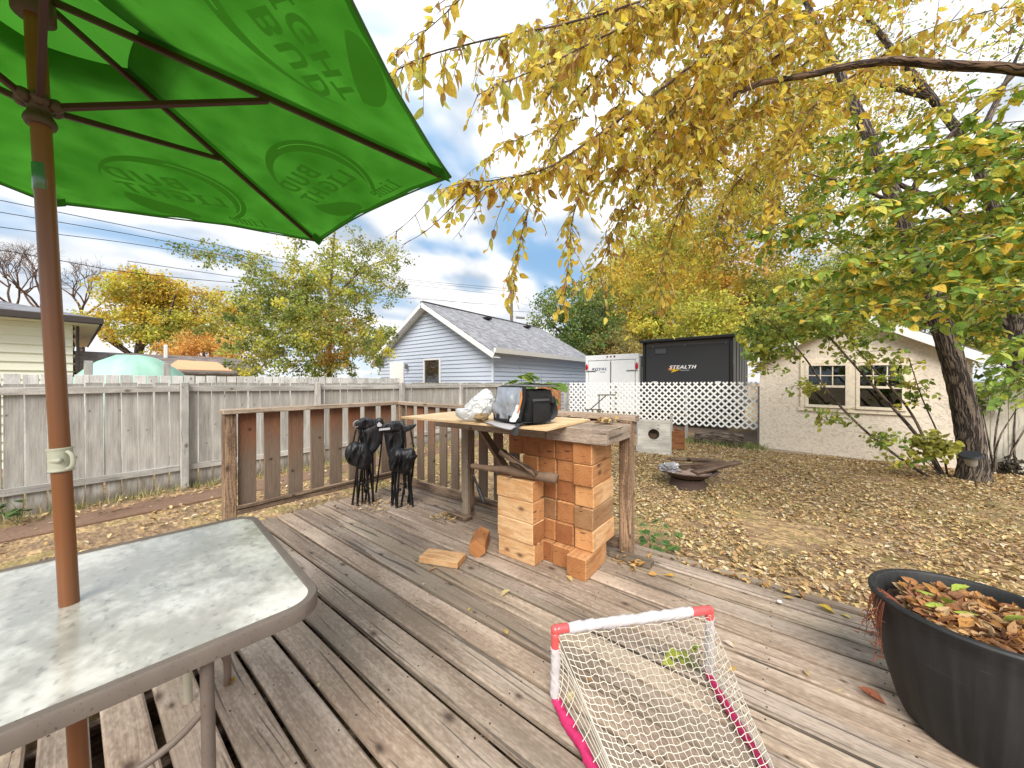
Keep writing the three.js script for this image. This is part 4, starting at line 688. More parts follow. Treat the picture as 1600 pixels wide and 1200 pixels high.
// ---------------------------------------------------------------- things on the bench: cooler bag, plastic bag, card
{
  // frame of the bag: origin at its near bottom corner
  const T = 0.999, A = P(1.90, 1.625, T), B = P(1.845, 1.325, T), ex = B.clone().sub(A).normalize(), L = A.distanceTo(B), ey = V3(0, 0, 0).copy(ex).cross(UPV).normalize(); if (ey.dot(fwd) < 0) ey.negate();
  const D = 0.29, Hh = 0.245, q = (a, b, c) => A.clone().addScaledVector(ex, a * L).addScaledVector(ey, b).add(V3(0, c, 0));
  const t = thing('cooler_bag', 'black cooler bag with a silver flap hanging open on the plywood', 'cooler bag', A.clone().addScaledVector(ex, L / 2).addScaledVector(ey, D / 2));
  const body = new THREE.BoxGeometry(1, 1, 1, 22, 20, 22), bp = body.attributes.position;
  for (let i = 0; i < bp.count; i++) {
    const X = bp.getX(i) * 2, Y = bp.getY(i) * 2, Zz = bp.getZ(i) * 2, sp = (p, q, r) => mix(p, p * Math.sqrt(Math.max(0, 1 - q * q / 2 - r * r / 2 + q * q * r * r / 3)) * 1.12, 0.34);
    const a = sp(X, Y, Zz) / 2 + 0.5, c = sp(Y, X, Zz) / 2 + 0.5, b = sp(Zz, X, Y) / 2 + 0.5, n = (vn(a * 5 + b * 6 + 9, c * 7 + b * 3 + 9, 997, 997, 4) - 0.5) * 0.018 + (vn(a * 13 + b * 11 + 9, c * 15 + 9, 997, 997, 6) - 0.5) * 0.008, sag = 0.018 * Math.sin(Math.PI * b) * sstep(0.7, 1, c);
    const p = q(a + n * 0.8, b * D * (1 - 0.06 * c) + 0.045 * c * (1 - b) + n, c * Hh - sag + n * 0.5 + 0.004); bp.setXYZ(i, p.x, Math.max(T, p.y), p.z);
  }
  body.computeVertexNormals(); part('body', clean(mergeVertices(body, 1e-4)), M.blackCloth, t);
  const foil = std({ color: S(196, 200, 208), roughness: 0.38, metalness: 0.55, map: clothMap }), foilB = std({ color: S(150, 152, 156), roughness: 0.5, metalness: 0.3 });
  const front = (a, c, o) => { const n = (vn(a * 7 + 40, c * 3 + 20, 997, 997, 12) - 0.5) * 0.020 + (vn(a * 16 + 40, c * 9 + 20, 997, 997, 15) - 0.5) * 0.007; return q(0.04 + a * 0.88 - 0.06 * c * (1 - a), 0.045 * c - 0.026 - o + n, 0.02 + c * (Hh - 0.02) + 0.004); };
  part('foil_flap', sheetGeo((a, c) => front(a, c, 0.006 + 0.012 * Math.sin(Math.PI * c)), 26, 20), foil, t);
  const bind = std({ color: S(206, 128, 66), roughness: 0.8 });
  part('orange_binding', tubeGeo([0, 0.25, 0.5, 0.75, 1].map((k) => front(0.985 + 0.03 * Math.sin(k * 3), 0.28 + 0.62 * k, 0.034)), 0.006, 0.006, 16, 6), bind, t);
  part('black_binding', join([tubeGeo([0, 0.2, 0.4, 0.6, 0.8, 1].map((k) => front(1.02, k, 0.012)), 0.012, 0.014, 18, 7), tubeGeo([0, 0.25, 0.5, 0.75, 1].map((k) => front(-0.02, k, 0.004)), 0.008, 0.006, 14, 6), tubeGeo([0, 0.3, 0.6, 1].map((k) => front(k, 0.0, 0.008)), 0.012, 0.012, 14, 7), tubeGeo([0, 0.3, 0.6, 1].map((k) => front(k, 1.0, -0.006)), 0.007, 0.007, 14, 7)]), M.blackCloth, t);
  part('lid', sheetGeo((a, b) => q(a * 1.0, 0.03 + b * (D + 0.03), Hh + 0.012 + 0.012 * Math.sin(Math.PI * b) + 0.004 * Math.sin(a * 9)), 12, 8), std({ color: S(42, 43, 46), map: clothMap, roughness: 0.8 }), t);
  part('lid_zip', tubeGeo([q(0.02, 0.04, Hh + 0.016), q(0.5, 0.035, Hh + 0.018), q(0.99, 0.05, Hh + 0.014), q(1.0, D, Hh + 0.012)], 0.005, 0.005, 20, 6), std({ color: S(120, 122, 124), roughness: 0.5 }), t);
  part('side_pocket', sheetGeo((a, c) => q(1.045 + 0.05 * Math.sin(Math.PI * a) * Math.sin(Math.PI * Math.min(1, c * 1.2)) + 0.01 * vn(a * 8 + 5, c * 7 + 5, 97, 97, 3), 0.05 + a * 0.17, 0.012 + c * 0.15), 12, 12), std({ color: S(32, 32, 34), map: clothMap, roughness: 0.95, side: THREE.DoubleSide }), t);
  part('pocket_band', sheetGeo((a, c) => q(1.052 + 0.03 * Math.sin(Math.PI * a), 0.045 + a * 0.18, 0.158 + c * 0.016), 10, 2), std({ color: S(70, 71, 74), roughness: 0.8, side: THREE.DoubleSide }), t);
  part('buckle', beamGeo(q(1.06, 0.22, 0.14), q(1.06, 0.22, 0.19), 0.03, 0.05, 0.008, V3(1, 0, 0)), M.blackPlastic, t);
  part('strap', sheetGeo((s, k) => { const pts = new THREE.CatmullRomCurve3([q(1.05, 0.24, 0.18), q(1.07, 0.26, 0.06), q(1.02, 0.16, 0.012), q(0.98, 0.02, 0.02), q(0.95, -0.06, 0.012), q(0.97, -0.085, -0.03), q(0.975, -0.09, -0.055)]); return pts.getPoint(k).addScaledVector(ex, (s - 0.5) * 0.045); }, 2, 24), std({ color: S(58, 60, 64), roughness: 0.7, side: THREE.DoubleSide }), t);
  part('clip', join([0.12, 0.62].map((a) => beamGeo(front(a, 0.12, 0.02), front(a + 0.09, 0.10, 0.02), 0.028, 0.006, 0.002))), M.blackPlastic, t);
  part('torn_film', sheetGeo((a, c) => { const p = front(0.70 + a * 0.28 * (1 - 0.8 * Math.abs(c - 0.35)) + 0.16 * c, 0.0 + 0.50 * c, 0.016 + 0.012 * vn(a * 6 + 3, c * 7 + 8, 97, 97, 6)); return p; }, 10, 14), std({ color: S(232, 232, 234), roughness: 0.45, side: THREE.DoubleSide }), t);
  // stiff grey card under the bag's front
  const cg = sheetGeo((s, k) => { const p = q(-0.05 + s * 1.0, -0.015 - k * (0.115 - 0.07 * Math.abs(s - 0.6)) * 1.2, 0.006 - 0.02 * k * k * sstep(0.4, 1, s)); return p; }, 16, 6), under = cg.clone().translate(0, -0.004, 0);
  solo('card_flap', join([cg, under]), std({ color: S(176, 172, 172), roughness: 0.6, side: THREE.DoubleSide }), 'stiff grey card hanging over the bench edge below the cooler bag', 'card');
}
{
  const c = px(744, 640, 2.55), film = phy({ color: tone(0.86, 0.87, 0.88), transmission: 0.35, thickness: 0, roughness: 0.35, specularIntensity: 1, side: THREE.DoubleSide });
  const g = new THREE.SphereGeometry(1, 110, 70), p = g.attributes.position, v = V3(0, 0, 0), dir = rgt.clone();
  for (let i = 0; i < p.count; i++) {
    v.fromBufferAttribute(p, i); const k = v.y, fold = Math.abs(vn(v.x * 4 + 30 + k * 2, v.z * 4 + k * 3 + 30, 997, 997, 2) - 0.5) * 0.7 + Math.abs(vn(v.x * 9 + 30, v.z * 9 + k * 7 + 30, 997, 997, 5) - 0.5) * 0.3;
    const up = (k + 1) / 2, w = mix(0.155, 0.085, Math.pow(up, 0.8)), y = up * 0.24, shift = mix(-0.03, 0.075, Math.pow(up, 0.7));
    const cr = Math.abs(vn(v.x * 17 + 60, v.z * 17 + k * 13 + 60, 997, 997, 15) - 0.5) * 0.5, r = w * (1 + fold * 0.8 + cr * 0.4 - 0.3), q = c.clone().setY(1.0).addScaledVector(rgt, v.x * r + shift + (k < -0.2 ? Math.min(0, v.x) * 0.07 : 0)).addScaledVector(fwd, v.z * r * 0.7); q.y += Math.max(0, y * (1 - fold * 0.2 - cr * 0.12)); p.setXYZ(i, q.x, q.y, q.z);
  }
  g.computeVertexNormals();
  const t = thing('plastic_bag', 'crumpled translucent white plastic bag beside the cooler bag on the bench', 'plastic bag', c.clone().setY(1.0));
  part('film', clean(g), film, t);
  part('nest', blobGeo(0.06, 0.03, 0.04, 0.35, 4, 3, 20).translate(...px(752, 652, 2.47).toArray()), std({ color: S(190, 160, 116), roughness: 1, bumpMap: barkBump, bumpScale: 0.01 }), t);
}

// ---------------------------------------------------------------- two folded camp chairs
function campChair(base, label, turn, s) {
  const t = thing('folded_camp_chair', label, 'camp chair', base, 'folded camp chairs in the railing corner'); reseed(900 + s);
  const W = (a, b, h) => base.clone().addScaledVector(rgt, a * Math.cos(turn) - b * Math.sin(turn)).addScaledVector(fwd, a * Math.sin(turn) + b * Math.cos(turn)).add(V3(0, h, 0));
  const tube = std({ color: S(24, 24, 26), roughness: 0.35, metalness: 0.3 }), cm = std({ color: S(26, 26, 29), roughness: 0.46, bumpMap: clothBump, bumpScale: 0.0003 });
  const foot = s ? [[-0.13, 0], [-0.105, -0.04], [-0.055, -0.06], [-0.035, -0.09], [-0.005, -0.05], [0.06, 0.02], [0.11, -0.03], [0.02, 0.06]] : [[-0.105, -0.04], [-0.04, -0.08], [-0.01, -0.02], [0.0, 0.05], [0.07, -0.05], [0.10, -0.03], [-0.08, 0.05], [0.085, 0.04]], head = s ? [[-0.12, 0], [-0.05, -0.02], [-0.09, -0.03], [-0.02, -0.05], [0.06, -0.03], [0.03, 0.02], [0.06, -0.02], [0.1, 0.04]] : [[-0.05, -0.03], [-0.06, -0.04], [-0.01, -0.02], [0.05, 0.03], [0.03, -0.04], [0.095, -0.02], [-0.02, 0.03], [0.04, 0.03]];
  foot.forEach(([a, b], i) => { const [c, d] = head[i]; const l = part('leg', tubeGeo([W(a, b, 0.01), W(mix(a, c, 0.5), mix(b, d, 0.5), 0.24), W(c, d, 0.47 + 0.03 * (i % 3))], 0.011, 0.011, 6, 8), tube, t); part('foot_cap', blobGeo(0.015, 0.012, 0.015, 0.05, 2, i, 10).translate(...W(a, b, 0.011).toArray()), M.blackPlastic, l); });
  for (const [a, b, h] of s ? [[-0.175, 0.03, 0.86], [-0.02, 0.04, 0.87]] : [[-0.01, 0.04, 0.9], [0.19, 0.03, 0.86]]) part('back_pole', tubeGeo([W(a * 0.6, b, 0.1), W(a * 0.85, b, 0.5), W(a, b, h)], 0.009, 0.009, 6, 8), tube, t);
  part('hub_joint', join([0, 1, 2].map((i) => blobGeo(0.02, 0.016, 0.02, 0.1, 2, i, 10).translate(...W(R(-0.06, 0.06), R(-0.03, 0.03), 0.16 + 0.03 * i).toArray()))), M.blackPlastic, t);
  const K = 0.000905, X0 = s ? 735 : 262, Z = (x, y, o = 0) => W((x - X0) * K, o, (1112 - y) * K);
  // hanging cloth from its outline: a folded pillow with creases running down
  const pillow = (out, o, thick, sd, amp = 1) => {
    const c2 = new THREE.CatmullRomCurve3(out.map((p) => V3(p[0], p[1], 0)), true, 'catmullrom', 0.4), n = 56, rings = 12, cx = out.reduce((q, p) => q + p[0], 0) / out.length, cy = out.reduce((q, p) => q + p[1], 0) / out.length, pos = [], uv = [], idx = [];
    for (const f of [-1, 1]) for (let r = 0; r <= rings; r++) for (let j = 0; j <= n; j++) {
      const q = c2.getPoint((j % n) / n), k = r / rings, x = mix(cx, q.x, k), y = mix(cy, q.y, k), fo = (Math.abs(vn(x / 52 + 40 + y / 190, y / 200 + 40, 997, 997, sd) - 0.5) * 1.5 + Math.abs(vn(x / 22 + 40 - y / 120, y / 150 + 40, 997, 997, sd + 2) - 0.5) * 0.6) * amp;
      const p = Z(x, y, o + f * thick * Math.sqrt(Math.max(0, 1 - Math.pow(k, 2.4))) * (1.15 - fo)); pos.push(p.x, p.y, p.z); uv.push(x * K, y * K);
    }
    const m = n + 1, half = (rings + 1) * m; for (const f of [0, 1]) for (let r = 0; r < rings; r++) for (let j = 0; j < n; j++) { const a = f * half + r * m + j, b2 = a + m; f ? idx.push(a, b2, a + 1, a + 1, b2, b2 + 1) : idx.push(a, a + 1, b2, a + 1, b2 + 1, b2); }
    const g = new THREE.BufferGeometry(); g.setAttribute('position', new THREE.Float32BufferAttribute(pos, 3)); g.setAttribute('uv', new THREE.Float32BufferAttribute(uv, 2)); g.setIndex(idx); g.computeVertexNormals(); return g;
  };
  if (!s) {
    part('back_cloth', pillow([[200, 190], [330, 126], [430, 150], [492, 196], [484, 300], [456, 410], [400, 500], [330, 560], [250, 470], [205, 330]], 0.0, 0.055, 11), cm, t);
    part('seat_cloth', pillow([[122, 400], [170, 372], [240, 392], [310, 396], [352, 500], [372, 600], [330, 690], [262, 712], [190, 672], [120, 640], [78, 570], [66, 490], [88, 440]], -0.05, 0.085, 23, 0.8), cm, t);
    part('top_fold', pillow([[186, 165], [225, 120], [290, 98], [372, 120], [395, 190], [330, 222], [250, 240], [196, 230]], -0.045, 0.05, 31, 1.2), cm, t);
    part('arm_cloth', pillow([[395, 130], [440, 110], [480, 122], [488, 210], [440, 236], [402, 220]], -0.02, 0.03, 37), cm, t);
    for (const q of [[[192, 235], [172, 320], [158, 395]], [[238, 240], [226, 310], [214, 380]], [[262, 240], [285, 330], [300, 420]]]) part('strap', tubeGeo(q.map(([x, y]) => Z(x, y, -0.05)), 0.010, 0.010, 8, 6), cm, t);
  } else {
    part('back_cloth', pillow([[490, 215], [520, 160], [600, 140], [710, 140], [752, 200], [748, 330], [730, 440], [670, 570], [610, 655], [560, 600], [522, 470], [500, 330]], 0.01, 0.05, 47), cm, t);
    part('seat_cloth', pillow([[650, 430], [740, 440], [800, 445], [880, 436], [905, 500], [920, 535], [870, 610], [845, 690], [770, 730], [690, 722], [620, 700], [588, 640], [590, 560]], -0.06, 0.085, 53, 0.9), cm, t);
    part('top_fold', pillow([[490, 190], [560, 150], [660, 132], [720, 160], [716, 240], [640, 262], [540, 262], [492, 248]], -0.04, 0.05, 59, 1.2), cm, t);
    part('arm_cloth', pillow([[716, 185], [800, 180], [896, 168], [880, 205], [830, 240], [760, 262], [722, 240]], -0.03, 0.022, 61), cm, t);
    for (const q of [[[832, 240], [848, 330], [866, 435]], [[768, 250], [770, 340], [772, 440]], [[712, 240], [722, 330], [735, 400]]]) part('strap', tubeGeo(q.map(([x, y]) => Z(x, y, -0.03)), 0.010, 0.010, 8, 6), cm, t);
  }
  if (!s) part('cup_ring', clean(new THREE.TorusGeometry(0.036, 0.005, 8, 24)).applyMatrix4(new THREE.Matrix4().makeRotationAxis(rgt, 0.5).setPosition(Z(216, 168, -0.1))), std({ color: S(150, 156, 162), roughness: 0.4 }), t);
  const tag = part('care_label', sheetGeo((a, b) => s ? Z(492 + a * 130, 240 - b * 24 - a * 14, -0.096) : Z(430 + a * 56, 208 - b * 56 * (1 - Math.abs(a - 0.4)), -0.058), 5, 3), std({ color: S(170, 170, 172), roughness: 0.7, side: THREE.DoubleSide }), t);
  return t;
}
campChair(P(1.95, 3.52, 0), 'left folded black camp chair, with the pale cup ring on top', 0.1, 0);
campChair(P(2.17, 3.13, 0), 'right folded black camp chair, nearer the work bench', -0.1, 1);
reseed(4242);

// ---------------------------------------------------------------- toy hockey goal
{
  const A = P(1.19, 0.712, 0), B = P(1.70, 0.252, 0), ex = B.clone().sub(A).normalize(), W = A.distanceTo(B), back = ex.clone().cross(UPV).normalize(); if (back.dot(fwd) > 0) back.negate();
  const H = 0.305, r = 0.0175, t = thing('toy_hockey_goal', 'small toy hockey goal with white net, pink base sleeves and red corner joints', 'hockey goal', A.clone().add(B).multiplyScalar(0.5));
  const q = (a, b, h) => A.clone().addScaledVector(ex, a * W).addScaledVector(back, b).add(V3(0, h, 0));
  const slv = std({ color: S(226, 220, 222), map: clothMap, roughness: 0.85 }), pink = std({ color: S(186, 38, 96), roughness: 0.6 }), red = phy({ color: S(206, 84, 84), roughness: 0.3, clearcoat: 0.4 });
  const wrinkled = (pts, rr, seg, sd) => { const g = tubeGeo(pts, rr, rr, seg, 14), p = g.attributes.position; const v = V3(0, 0, 0); for (let i = 0; i < p.count; i++) { v.fromBufferAttribute(p, i); const k = (vn(v.x * 60 + 900, v.y * 60 + v.z * 44 + 900, 9973, 9973, sd) - 0.5) * 0.011 + (vn(v.x * 140 + 900, v.z * 140 + v.y * 90 + 900, 9973, 9973, sd + 2) - 0.5) * 0.003; p.setXYZ(i, v.x + k * 0.6, v.y + k, v.z + k * 0.6); } g.computeVertexNormals(); return toCreasedNormals(mergeVertices(g, 1e-4), 1.2); };
  part('crossbar_sleeve', wrinkled([q(0.075, 0, H), q(0.5, 0, H), q(0.87, 0, H)], 0.0195, 60, 3), slv, t);
  for (const a of [0, 1]) {
    part('post_sleeve', wrinkled([q(a, 0, a ? H - 0.035 : H - 0.07), q(a, 0, 0.12), q(a, 0.004, a ? 0.02 : 0.05)], 0.0185, 40, 5 + a), slv, t);
    part('corner_joint', join([tubeGeo([q(a, 0, H - (a ? 0.045 : 0.085)), q(a, 0, H - 0.012)], r, r, 4, 14), tubeGeo([q(a, 0, H), q(a ? 0.86 : 0.085, 0, H)], r, r, 4, 14), blobGeo(r * 1.05, r * 1.05, r * 1.05, 0, 1, 1, 18).translate(...q(a, 0, H - 0.002).toArray())]), red, t);
    part('base_sleeve', wrinkled([q(a, 0, 0.05), q(a, 0.008, 0.03), q(a + (a ? -0.02 : 0.02), 0.06, 0.02), q(a + (a ? -0.08 : 0.08), 0.25, 0.02), q(a + (a ? -0.14 : 0.14), 0.44, 0.02)], 0.0185, 50, 9 + a), pink, t);
  }
  part('base_sleeve', wrinkled([q(0.14, 0.44, 0.02), q(0.5, 0.47, 0.02), q(0.86, 0.44, 0.02)], 0.021, 40, 12), pink, t);
  // cord netting: square mesh from the crossbar down to the back of the base, drawn in at the sides
  const cords = [], net = (s, k) => { const side = Math.pow(Math.abs(s - 0.5) * 2, 6), inn = mix(0.012, 0.15, k), a = mix(inn, 1 - inn, s), sag = 0.045 * Math.sin(Math.PI * k) * (1 - side); return q(a, 0.012 + k * 0.43, mix(H - 0.02, 0.035, k) - sag + 0.004 * Math.sin(s * 37 + k * 9)); };
  const nx = 26, ny = 25;
  for (let i = 0; i <= nx; i++) { const pts = []; for (let k = 0; k <= 24; k++) { const y = k / 24; pts.push(net(Math.min(1, Math.max(0, i / nx + 0.0055 * Math.sin(y * ny * Math.PI + i * Math.PI))), y)); } cords.push(tubeGeo(pts, 0.0013, 0.0013, 48, 4, 0, false)); }
  for (let j = 0; j <= ny; j++) { const pts = []; for (let k = 0; k <= 28; k++) { const s = k / 28; pts.push(net(s, Math.min(1, Math.max(0, j / ny + 0.008 * Math.sin(s * nx * Math.PI + j * Math.PI))))); } cords.push(tubeGeo(pts, 0.0013, 0.0013, 56, 4, 0, false)); }
  for (const a of [0, 1]) { // gathered side nets
    const sn = (s, k) => { const hgt = mix(H - 0.02, 0.03, s), top = net(a, s), low = q(mix(a, a ? 0.86 : 0.14, s * 0.9), 0.01 + s * 0.4, 0.035); return q(a, 0.0, mix(H - 0.03, 0.04, k)).lerp(top.clone().lerp(low, k), Math.min(1, s * 1.0)).addScaledVector(ex, (a ? -1 : 1) * 0.03 * Math.sin(Math.PI * s) * Math.sin(Math.PI * k)); };
    for (let i = 1; i <= 9; i++) { const p1 = [], p2 = []; for (let k = 0; k <= 12; k++) { p1.push(sn(i / 9, k / 12)); p2.push(sn(k / 12, i / 10)); } cords.push(tubeGeo(p1, 0.0015, 0.0015, 20, 4, 0, false), tubeGeo(p2, 0.0015, 0.0015, 20, 4, 0, false)); }
  }
  part('netting', join(cords), std({ color: S(226, 220, 206), roughness: 0.9 }), t, 'stuff');
}

// ---------------------------------------------------------------- half-barrel planter
const scuffMap = tex(1024, 512, (u, v) => { const d = fbm(u, v, 5, 5, 71, 5), st = fbm(u, v, 90, 4, 73, 3), sc = sstep(0.74, 0.8, fbm(u, v, 14, 70, 75, 2)), q = 130 + 60 * (d - 0.5) * 2 + 36 * (st - 0.5) * 2 + 70 * sc * sstep(0.4, 0.7, d) + 60 * sstep(0.16, 0.02, v); return [q * 1.02, q, q * 0.97]; });
const TUB = P(2.04, -0.56, 0);
{
  const t = thing('black_planter', 'large black half-barrel planter full of dead leaves at the right corner', 'planter', TUB);
  const prof = [[0.0, 0.0], [0.17, 0.0], [0.192, 0.012], [0.21, 0.06], [0.236, 0.16], [0.258, 0.28], [0.272, 0.38], [0.278, 0.428], [0.284, 0.44], [0.284, 0.452], [0.278, 0.458], [0.262, 0.458], [0.256, 0.45], [0.252, 0.40], [0.244, 0.33]];
  const g = new THREE.LatheGeometry(prof.map((p) => new THREE.Vector2(...p)), 96); g.translate(TUB.x, 0, TUB.z);
  part('tub', toCreasedNormals(clean(g), 0.6), std({ color: tone(0.075, 0.078, 0.085), map: scuffMap, roughness: 0.6, bumpMap: stuccoBump, bumpScale: 0.0007 }), t);
  part('soil', sheetGeo((s, k) => { const a = s * 2 * Math.PI, r = k * 0.25; return P(2.04 + Math.cos(a) * r, -0.56 + Math.sin(a) * r, 0.375 + 0.03 * Math.cos(k * 1.5) + 0.03 * (vn(Math.cos(a) * r * 20 + 50, Math.sin(a) * r * 20 + 50, 997, 997, 2) - 0.5)); }, 40, 10), std({ map: soilMap, bumpMap: soilBump, bumpScale: 0.01, color: tone(0.4, 0.33, 0.27), roughness: 1 }), t);
  reseed(77);
  const tw = []; for (let i = 0; i < 34; i++) { const a = R(0, 6.28), r = R(0, 0.18), p = TUB.clone().add(V3(Math.cos(a) * r, 0.41, Math.sin(a) * r)), d = V3(R(-1, 1), R(0.0, 0.35), R(-1, 1)).normalize().multiplyScalar(R(0.06, 0.16)); tw.push(tubeGeo([p, p.clone().addScaledVector(d, 0.5).add(V3(0, 0.012, 0)), p.clone().add(d)], 0.0018, 0.0008, 6, 5)); }
  part('dry_twigs', join(tw), std({ color: S(112, 66, 42), roughness: 1 }), t, 'stuff');
  const vines = []; for (let i = 0; i < 11; i++) { const a = 1.88 + R(-0.16, 0.14), e = P(2.04 + Math.cos(a) * 0.27, -0.56 + Math.sin(a) * 0.27, 0.46), o = P(Math.cos(a), Math.sin(a), 0); const pts = [e.clone().addScaledVector(o, -0.05).add(V3(0, -0.03, 0)), e.clone(), e.clone().addScaledVector(o, 0.022).add(V3(R(-0.01, 0.01), -0.07, R(-0.01, 0.01))), e.clone().addScaledVector(o, R(0.0, 0.03)).add(V3(R(-0.02, 0.02), -R(0.14, 0.3), R(-0.02, 0.02)))]; vines.push(tubeGeo(pts, 0.0017, 0.0008, 12, 5)); for (let k = 0; k < 5; k++) { const p = pts[1].clone().lerp(pts[3], R(0.2, 1)).addScaledVector(o, 0.02); vines.push(tubeGeo([p, p.clone().add(V3(R(-0.02, 0.02), R(-0.02, 0.01), R(-0.02, 0.02)))], 0.003, 0.0006, 2, 4)); } }
  part('dried_vine', join(vines), std({ color: S(128, 70, 50), roughness: 1 }), t, 'stuff');
}

// ---------------------------------------------------------------- yard things: fire pit, nest box, log, frame, garden lamp
{
  const c = P(5.61, 1.12, gnd(5.6, 1.12)), t = thing('fire_pit', 'rusty metal fire pit bowl on the lawn heaped with charred boards', 'fire pit', c);
  const bowl = new THREE.LatheGeometry([[0.0, 0.11], [0.16, 0.12], [0.28, 0.17], [0.36, 0.235], [0.40, 0.24], [0.405, 0.25], [0.36, 0.25], [0.26, 0.19], [0.0, 0.14]].map((p) => new THREE.Vector2(...p)), 48); bowl.translate(c.x, c.y, c.z);
  const iron = std({ map: rustMap, bumpMap: rustBump, bumpScale: 0.003, color: tone(0.35, 0.26, 0.24), roughness: 0.85 }); part('bowl', clean(bowl), iron, t);
  part('base_ring', clean(new THREE.CylinderGeometry(0.22, 0.25, 0.13, 30, 1, true)).translate(c.x, c.y + 0.065, c.z), iron, t);
  part('ash', blobGeo(0.3, 0.045, 0.3, 0.2, 4, 3, 26).translate(c.x, c.y + 0.215, c.z), std({ color: S(150, 128, 116), roughness: 1, bumpMap: stuccoBump, bumpScale: 0.03 }), t);
  const ch = std({ map: brownMap, bumpMap: brownBump, bumpScale: 0.004, color: tone(0.5, 0.46, 0.44), roughness: 1 }), W = (a, b, h) => c.clone().addScaledVector(rgt, a).addScaledVector(fwd, b).add(V3(0, h, 0));
  const bd = (a, b, h, a2, b2, h2, th, w) => beam('charred_board', W(a, b, h), W(a2, b2, h2), th, w, ch, t, 0.006);
  bd(-0.02, -0.22, 0.255, 0.74, -0.02, 0.36, 0.035, 0.14); bd(-0.10, 0.04, 0.28, 0.50, -0.05, 0.33, 0.07, 0.09); bd(-0.16, 0.22, 0.35, 0.42, 0.16, 0.34, 0.03, 0.15); bd(-0.10, -0.08, 0.25, 0.18, 0.12, 0.29, 0.06, 0.06); bd(0.05, 0.05, 0.385, 0.6, 0.08, 0.34, 0.03, 0.12);
  const foil = blobGeo(0.13, 0.065, 0.12, 0.6, 5, 8, 34).translate(...W(-0.27, -0.02, 0.27).toArray());
  part('crumpled_foil', clean(foil), std({ color: S(170, 168, 170), roughness: 0.4, metalness: 0.5, flatShading: true }), t);
}
{
  const a = px(996, 704, 7.5), b = px(1043, 706, 7.25); a.y = gnd(7, 3); b.y = gnd(7, 3);
  const ex = b.clone().sub(a).setY(0).normalize(), W = 0.64, H = 0.74, ey = ex.clone().cross(UPV).normalize(); if (ey.dot(fwd) < 0) ey.negate();
  const up = UPV.clone().addScaledVector(ey, 0.30).normalize(), q = (x, y, o) => a.clone().addScaledVector(ex, x).addScaledVector(up, y).addScaledVector(ey, o);
  const t = thing('board_with_hole', 'pale grey bean-bag toss board with a round hole leaning on the lawn', 'game board', a.clone().addScaledVector(ex, W / 2));
  const s = new THREE.Shape([[0, 0], [W, 0], [W, H], [0, H]].map((p) => new THREE.Vector2(...p))), hole = new THREE.Path(); hole.absellipse(W * 0.5, H * 0.58, 0.115, 0.115, 0, Math.PI * 2); s.holes.push(hole);
  const g = new THREE.ExtrudeGeometry(s, { depth: 0.025, bevelEnabled: true, bevelSize: 0.003, bevelThickness: 0.003, bevelSegments: 1, curveSegments: 24 }); g.applyMatrix4(new THREE.Matrix4().makeBasis(ex, up, ex.clone().cross(up).normalize()).setPosition(a));
  const wm = std({ map: fenceMap, bumpMap: fenceBump, bumpScale: 0.003, color: tone(1.0, 0.96, 0.9), roughness: 0.85 }); part('face_board', clean(g), wm, t);
  beam('side_board', q(W + 0.015, 0, 0.06), q(W + 0.015, H, 0.06), 0.03, 0.14, M.fence[1], t, 0.004, ex);
  beam('side_board', q(-0.015, 0, 0.06), q(-0.015, H, 0.06), 0.03, 0.14, M.fence[1], t, 0.004, ex);
  beam('back_board', q(0, H - 0.02, 0.09), q(W, H - 0.02, 0.09), 0.03, 0.12, wm, t, 0.004, up);
  part('backing', beamGeo(q(0.02, H * 0.5, 0.15), q(W - 0.02, H * 0.5, 0.15), H - 0.06, 0.012, 0.002, up), M.brown[2], t);
  part('stain', beamGeo(q(W - 0.16, H * 0.8, -0.006), q(W - 0.02, H * 0.86, -0.006), 0.11, 0.004, 0.001, up), M.brown[2], t); part('stain', beamGeo(q(W - 0.14, H * 0.08, -0.006), q(W - 0.02, H * 0.13, -0.006), 0.1, 0.004, 0.001, up), M.brown[2], t);
  const c = px(1050, 694, 8.0); c.y = gnd(7.6, 3);
  const bx = thing('wooden_crate', 'reddish wooden crate standing behind the board with the round hole', 'crate', c), cm = wood(rawMap, rawBump, tone(0.34, 0.22, 0.16));
  for (let i = 0; i < 3; i++) { beam('slat', c.clone().addScaledVector(rgt, -0.2).addScaledVector(fwd, -0.15).setY(c.y + 0.08 + i * 0.14), c.clone().addScaledVector(rgt, 0.22).addScaledVector(fwd, -0.15).setY(c.y + 0.08 + i * 0.14), 0.125, 0.02, cm, bx, 0.003); beam('slat', c.clone().addScaledVector(rgt, 0.22).addScaledVector(fwd, -0.13).setY(c.y + 0.08 + i * 0.14), c.clone().addScaledVector(rgt, 0.22).addScaledVector(fwd, 0.3).setY(c.y + 0.08 + i * 0.14), 0.125, 0.02, cm, bx, 0.003); }
  for (const [x, y] of [[-0.18, -0.13], [0.2, -0.13], [0.2, 0.28], [-0.18, 0.28]]) beam('post', c.clone().addScaledVector(rgt, x).addScaledVector(fwd, y), c.clone().addScaledVector(rgt, x).addScaledVector(fwd, y).add(V3(0, 0.5, 0)), 0.035, 0.035, cm, bx, 0.003, V3(1, 0, 0));
  const s1 = px(1049, 700, 8.1); s1.y = gnd(8, 3); solo('garden_stake', beamGeo(s1, s1.clone().add(V3(0, 0.78, 0)), 0.05, 0.05, 0.006, V3(1, 0, 0)), M.fence[2], 'bare wooden stake standing in front of the lattice behind the crate', 'stake');
  const l0 = px(1086, 684, 8.9), l1 = px(1162, 690, 8.35); l0.y = l1.y = gnd(9, 1.5) + 0.13;
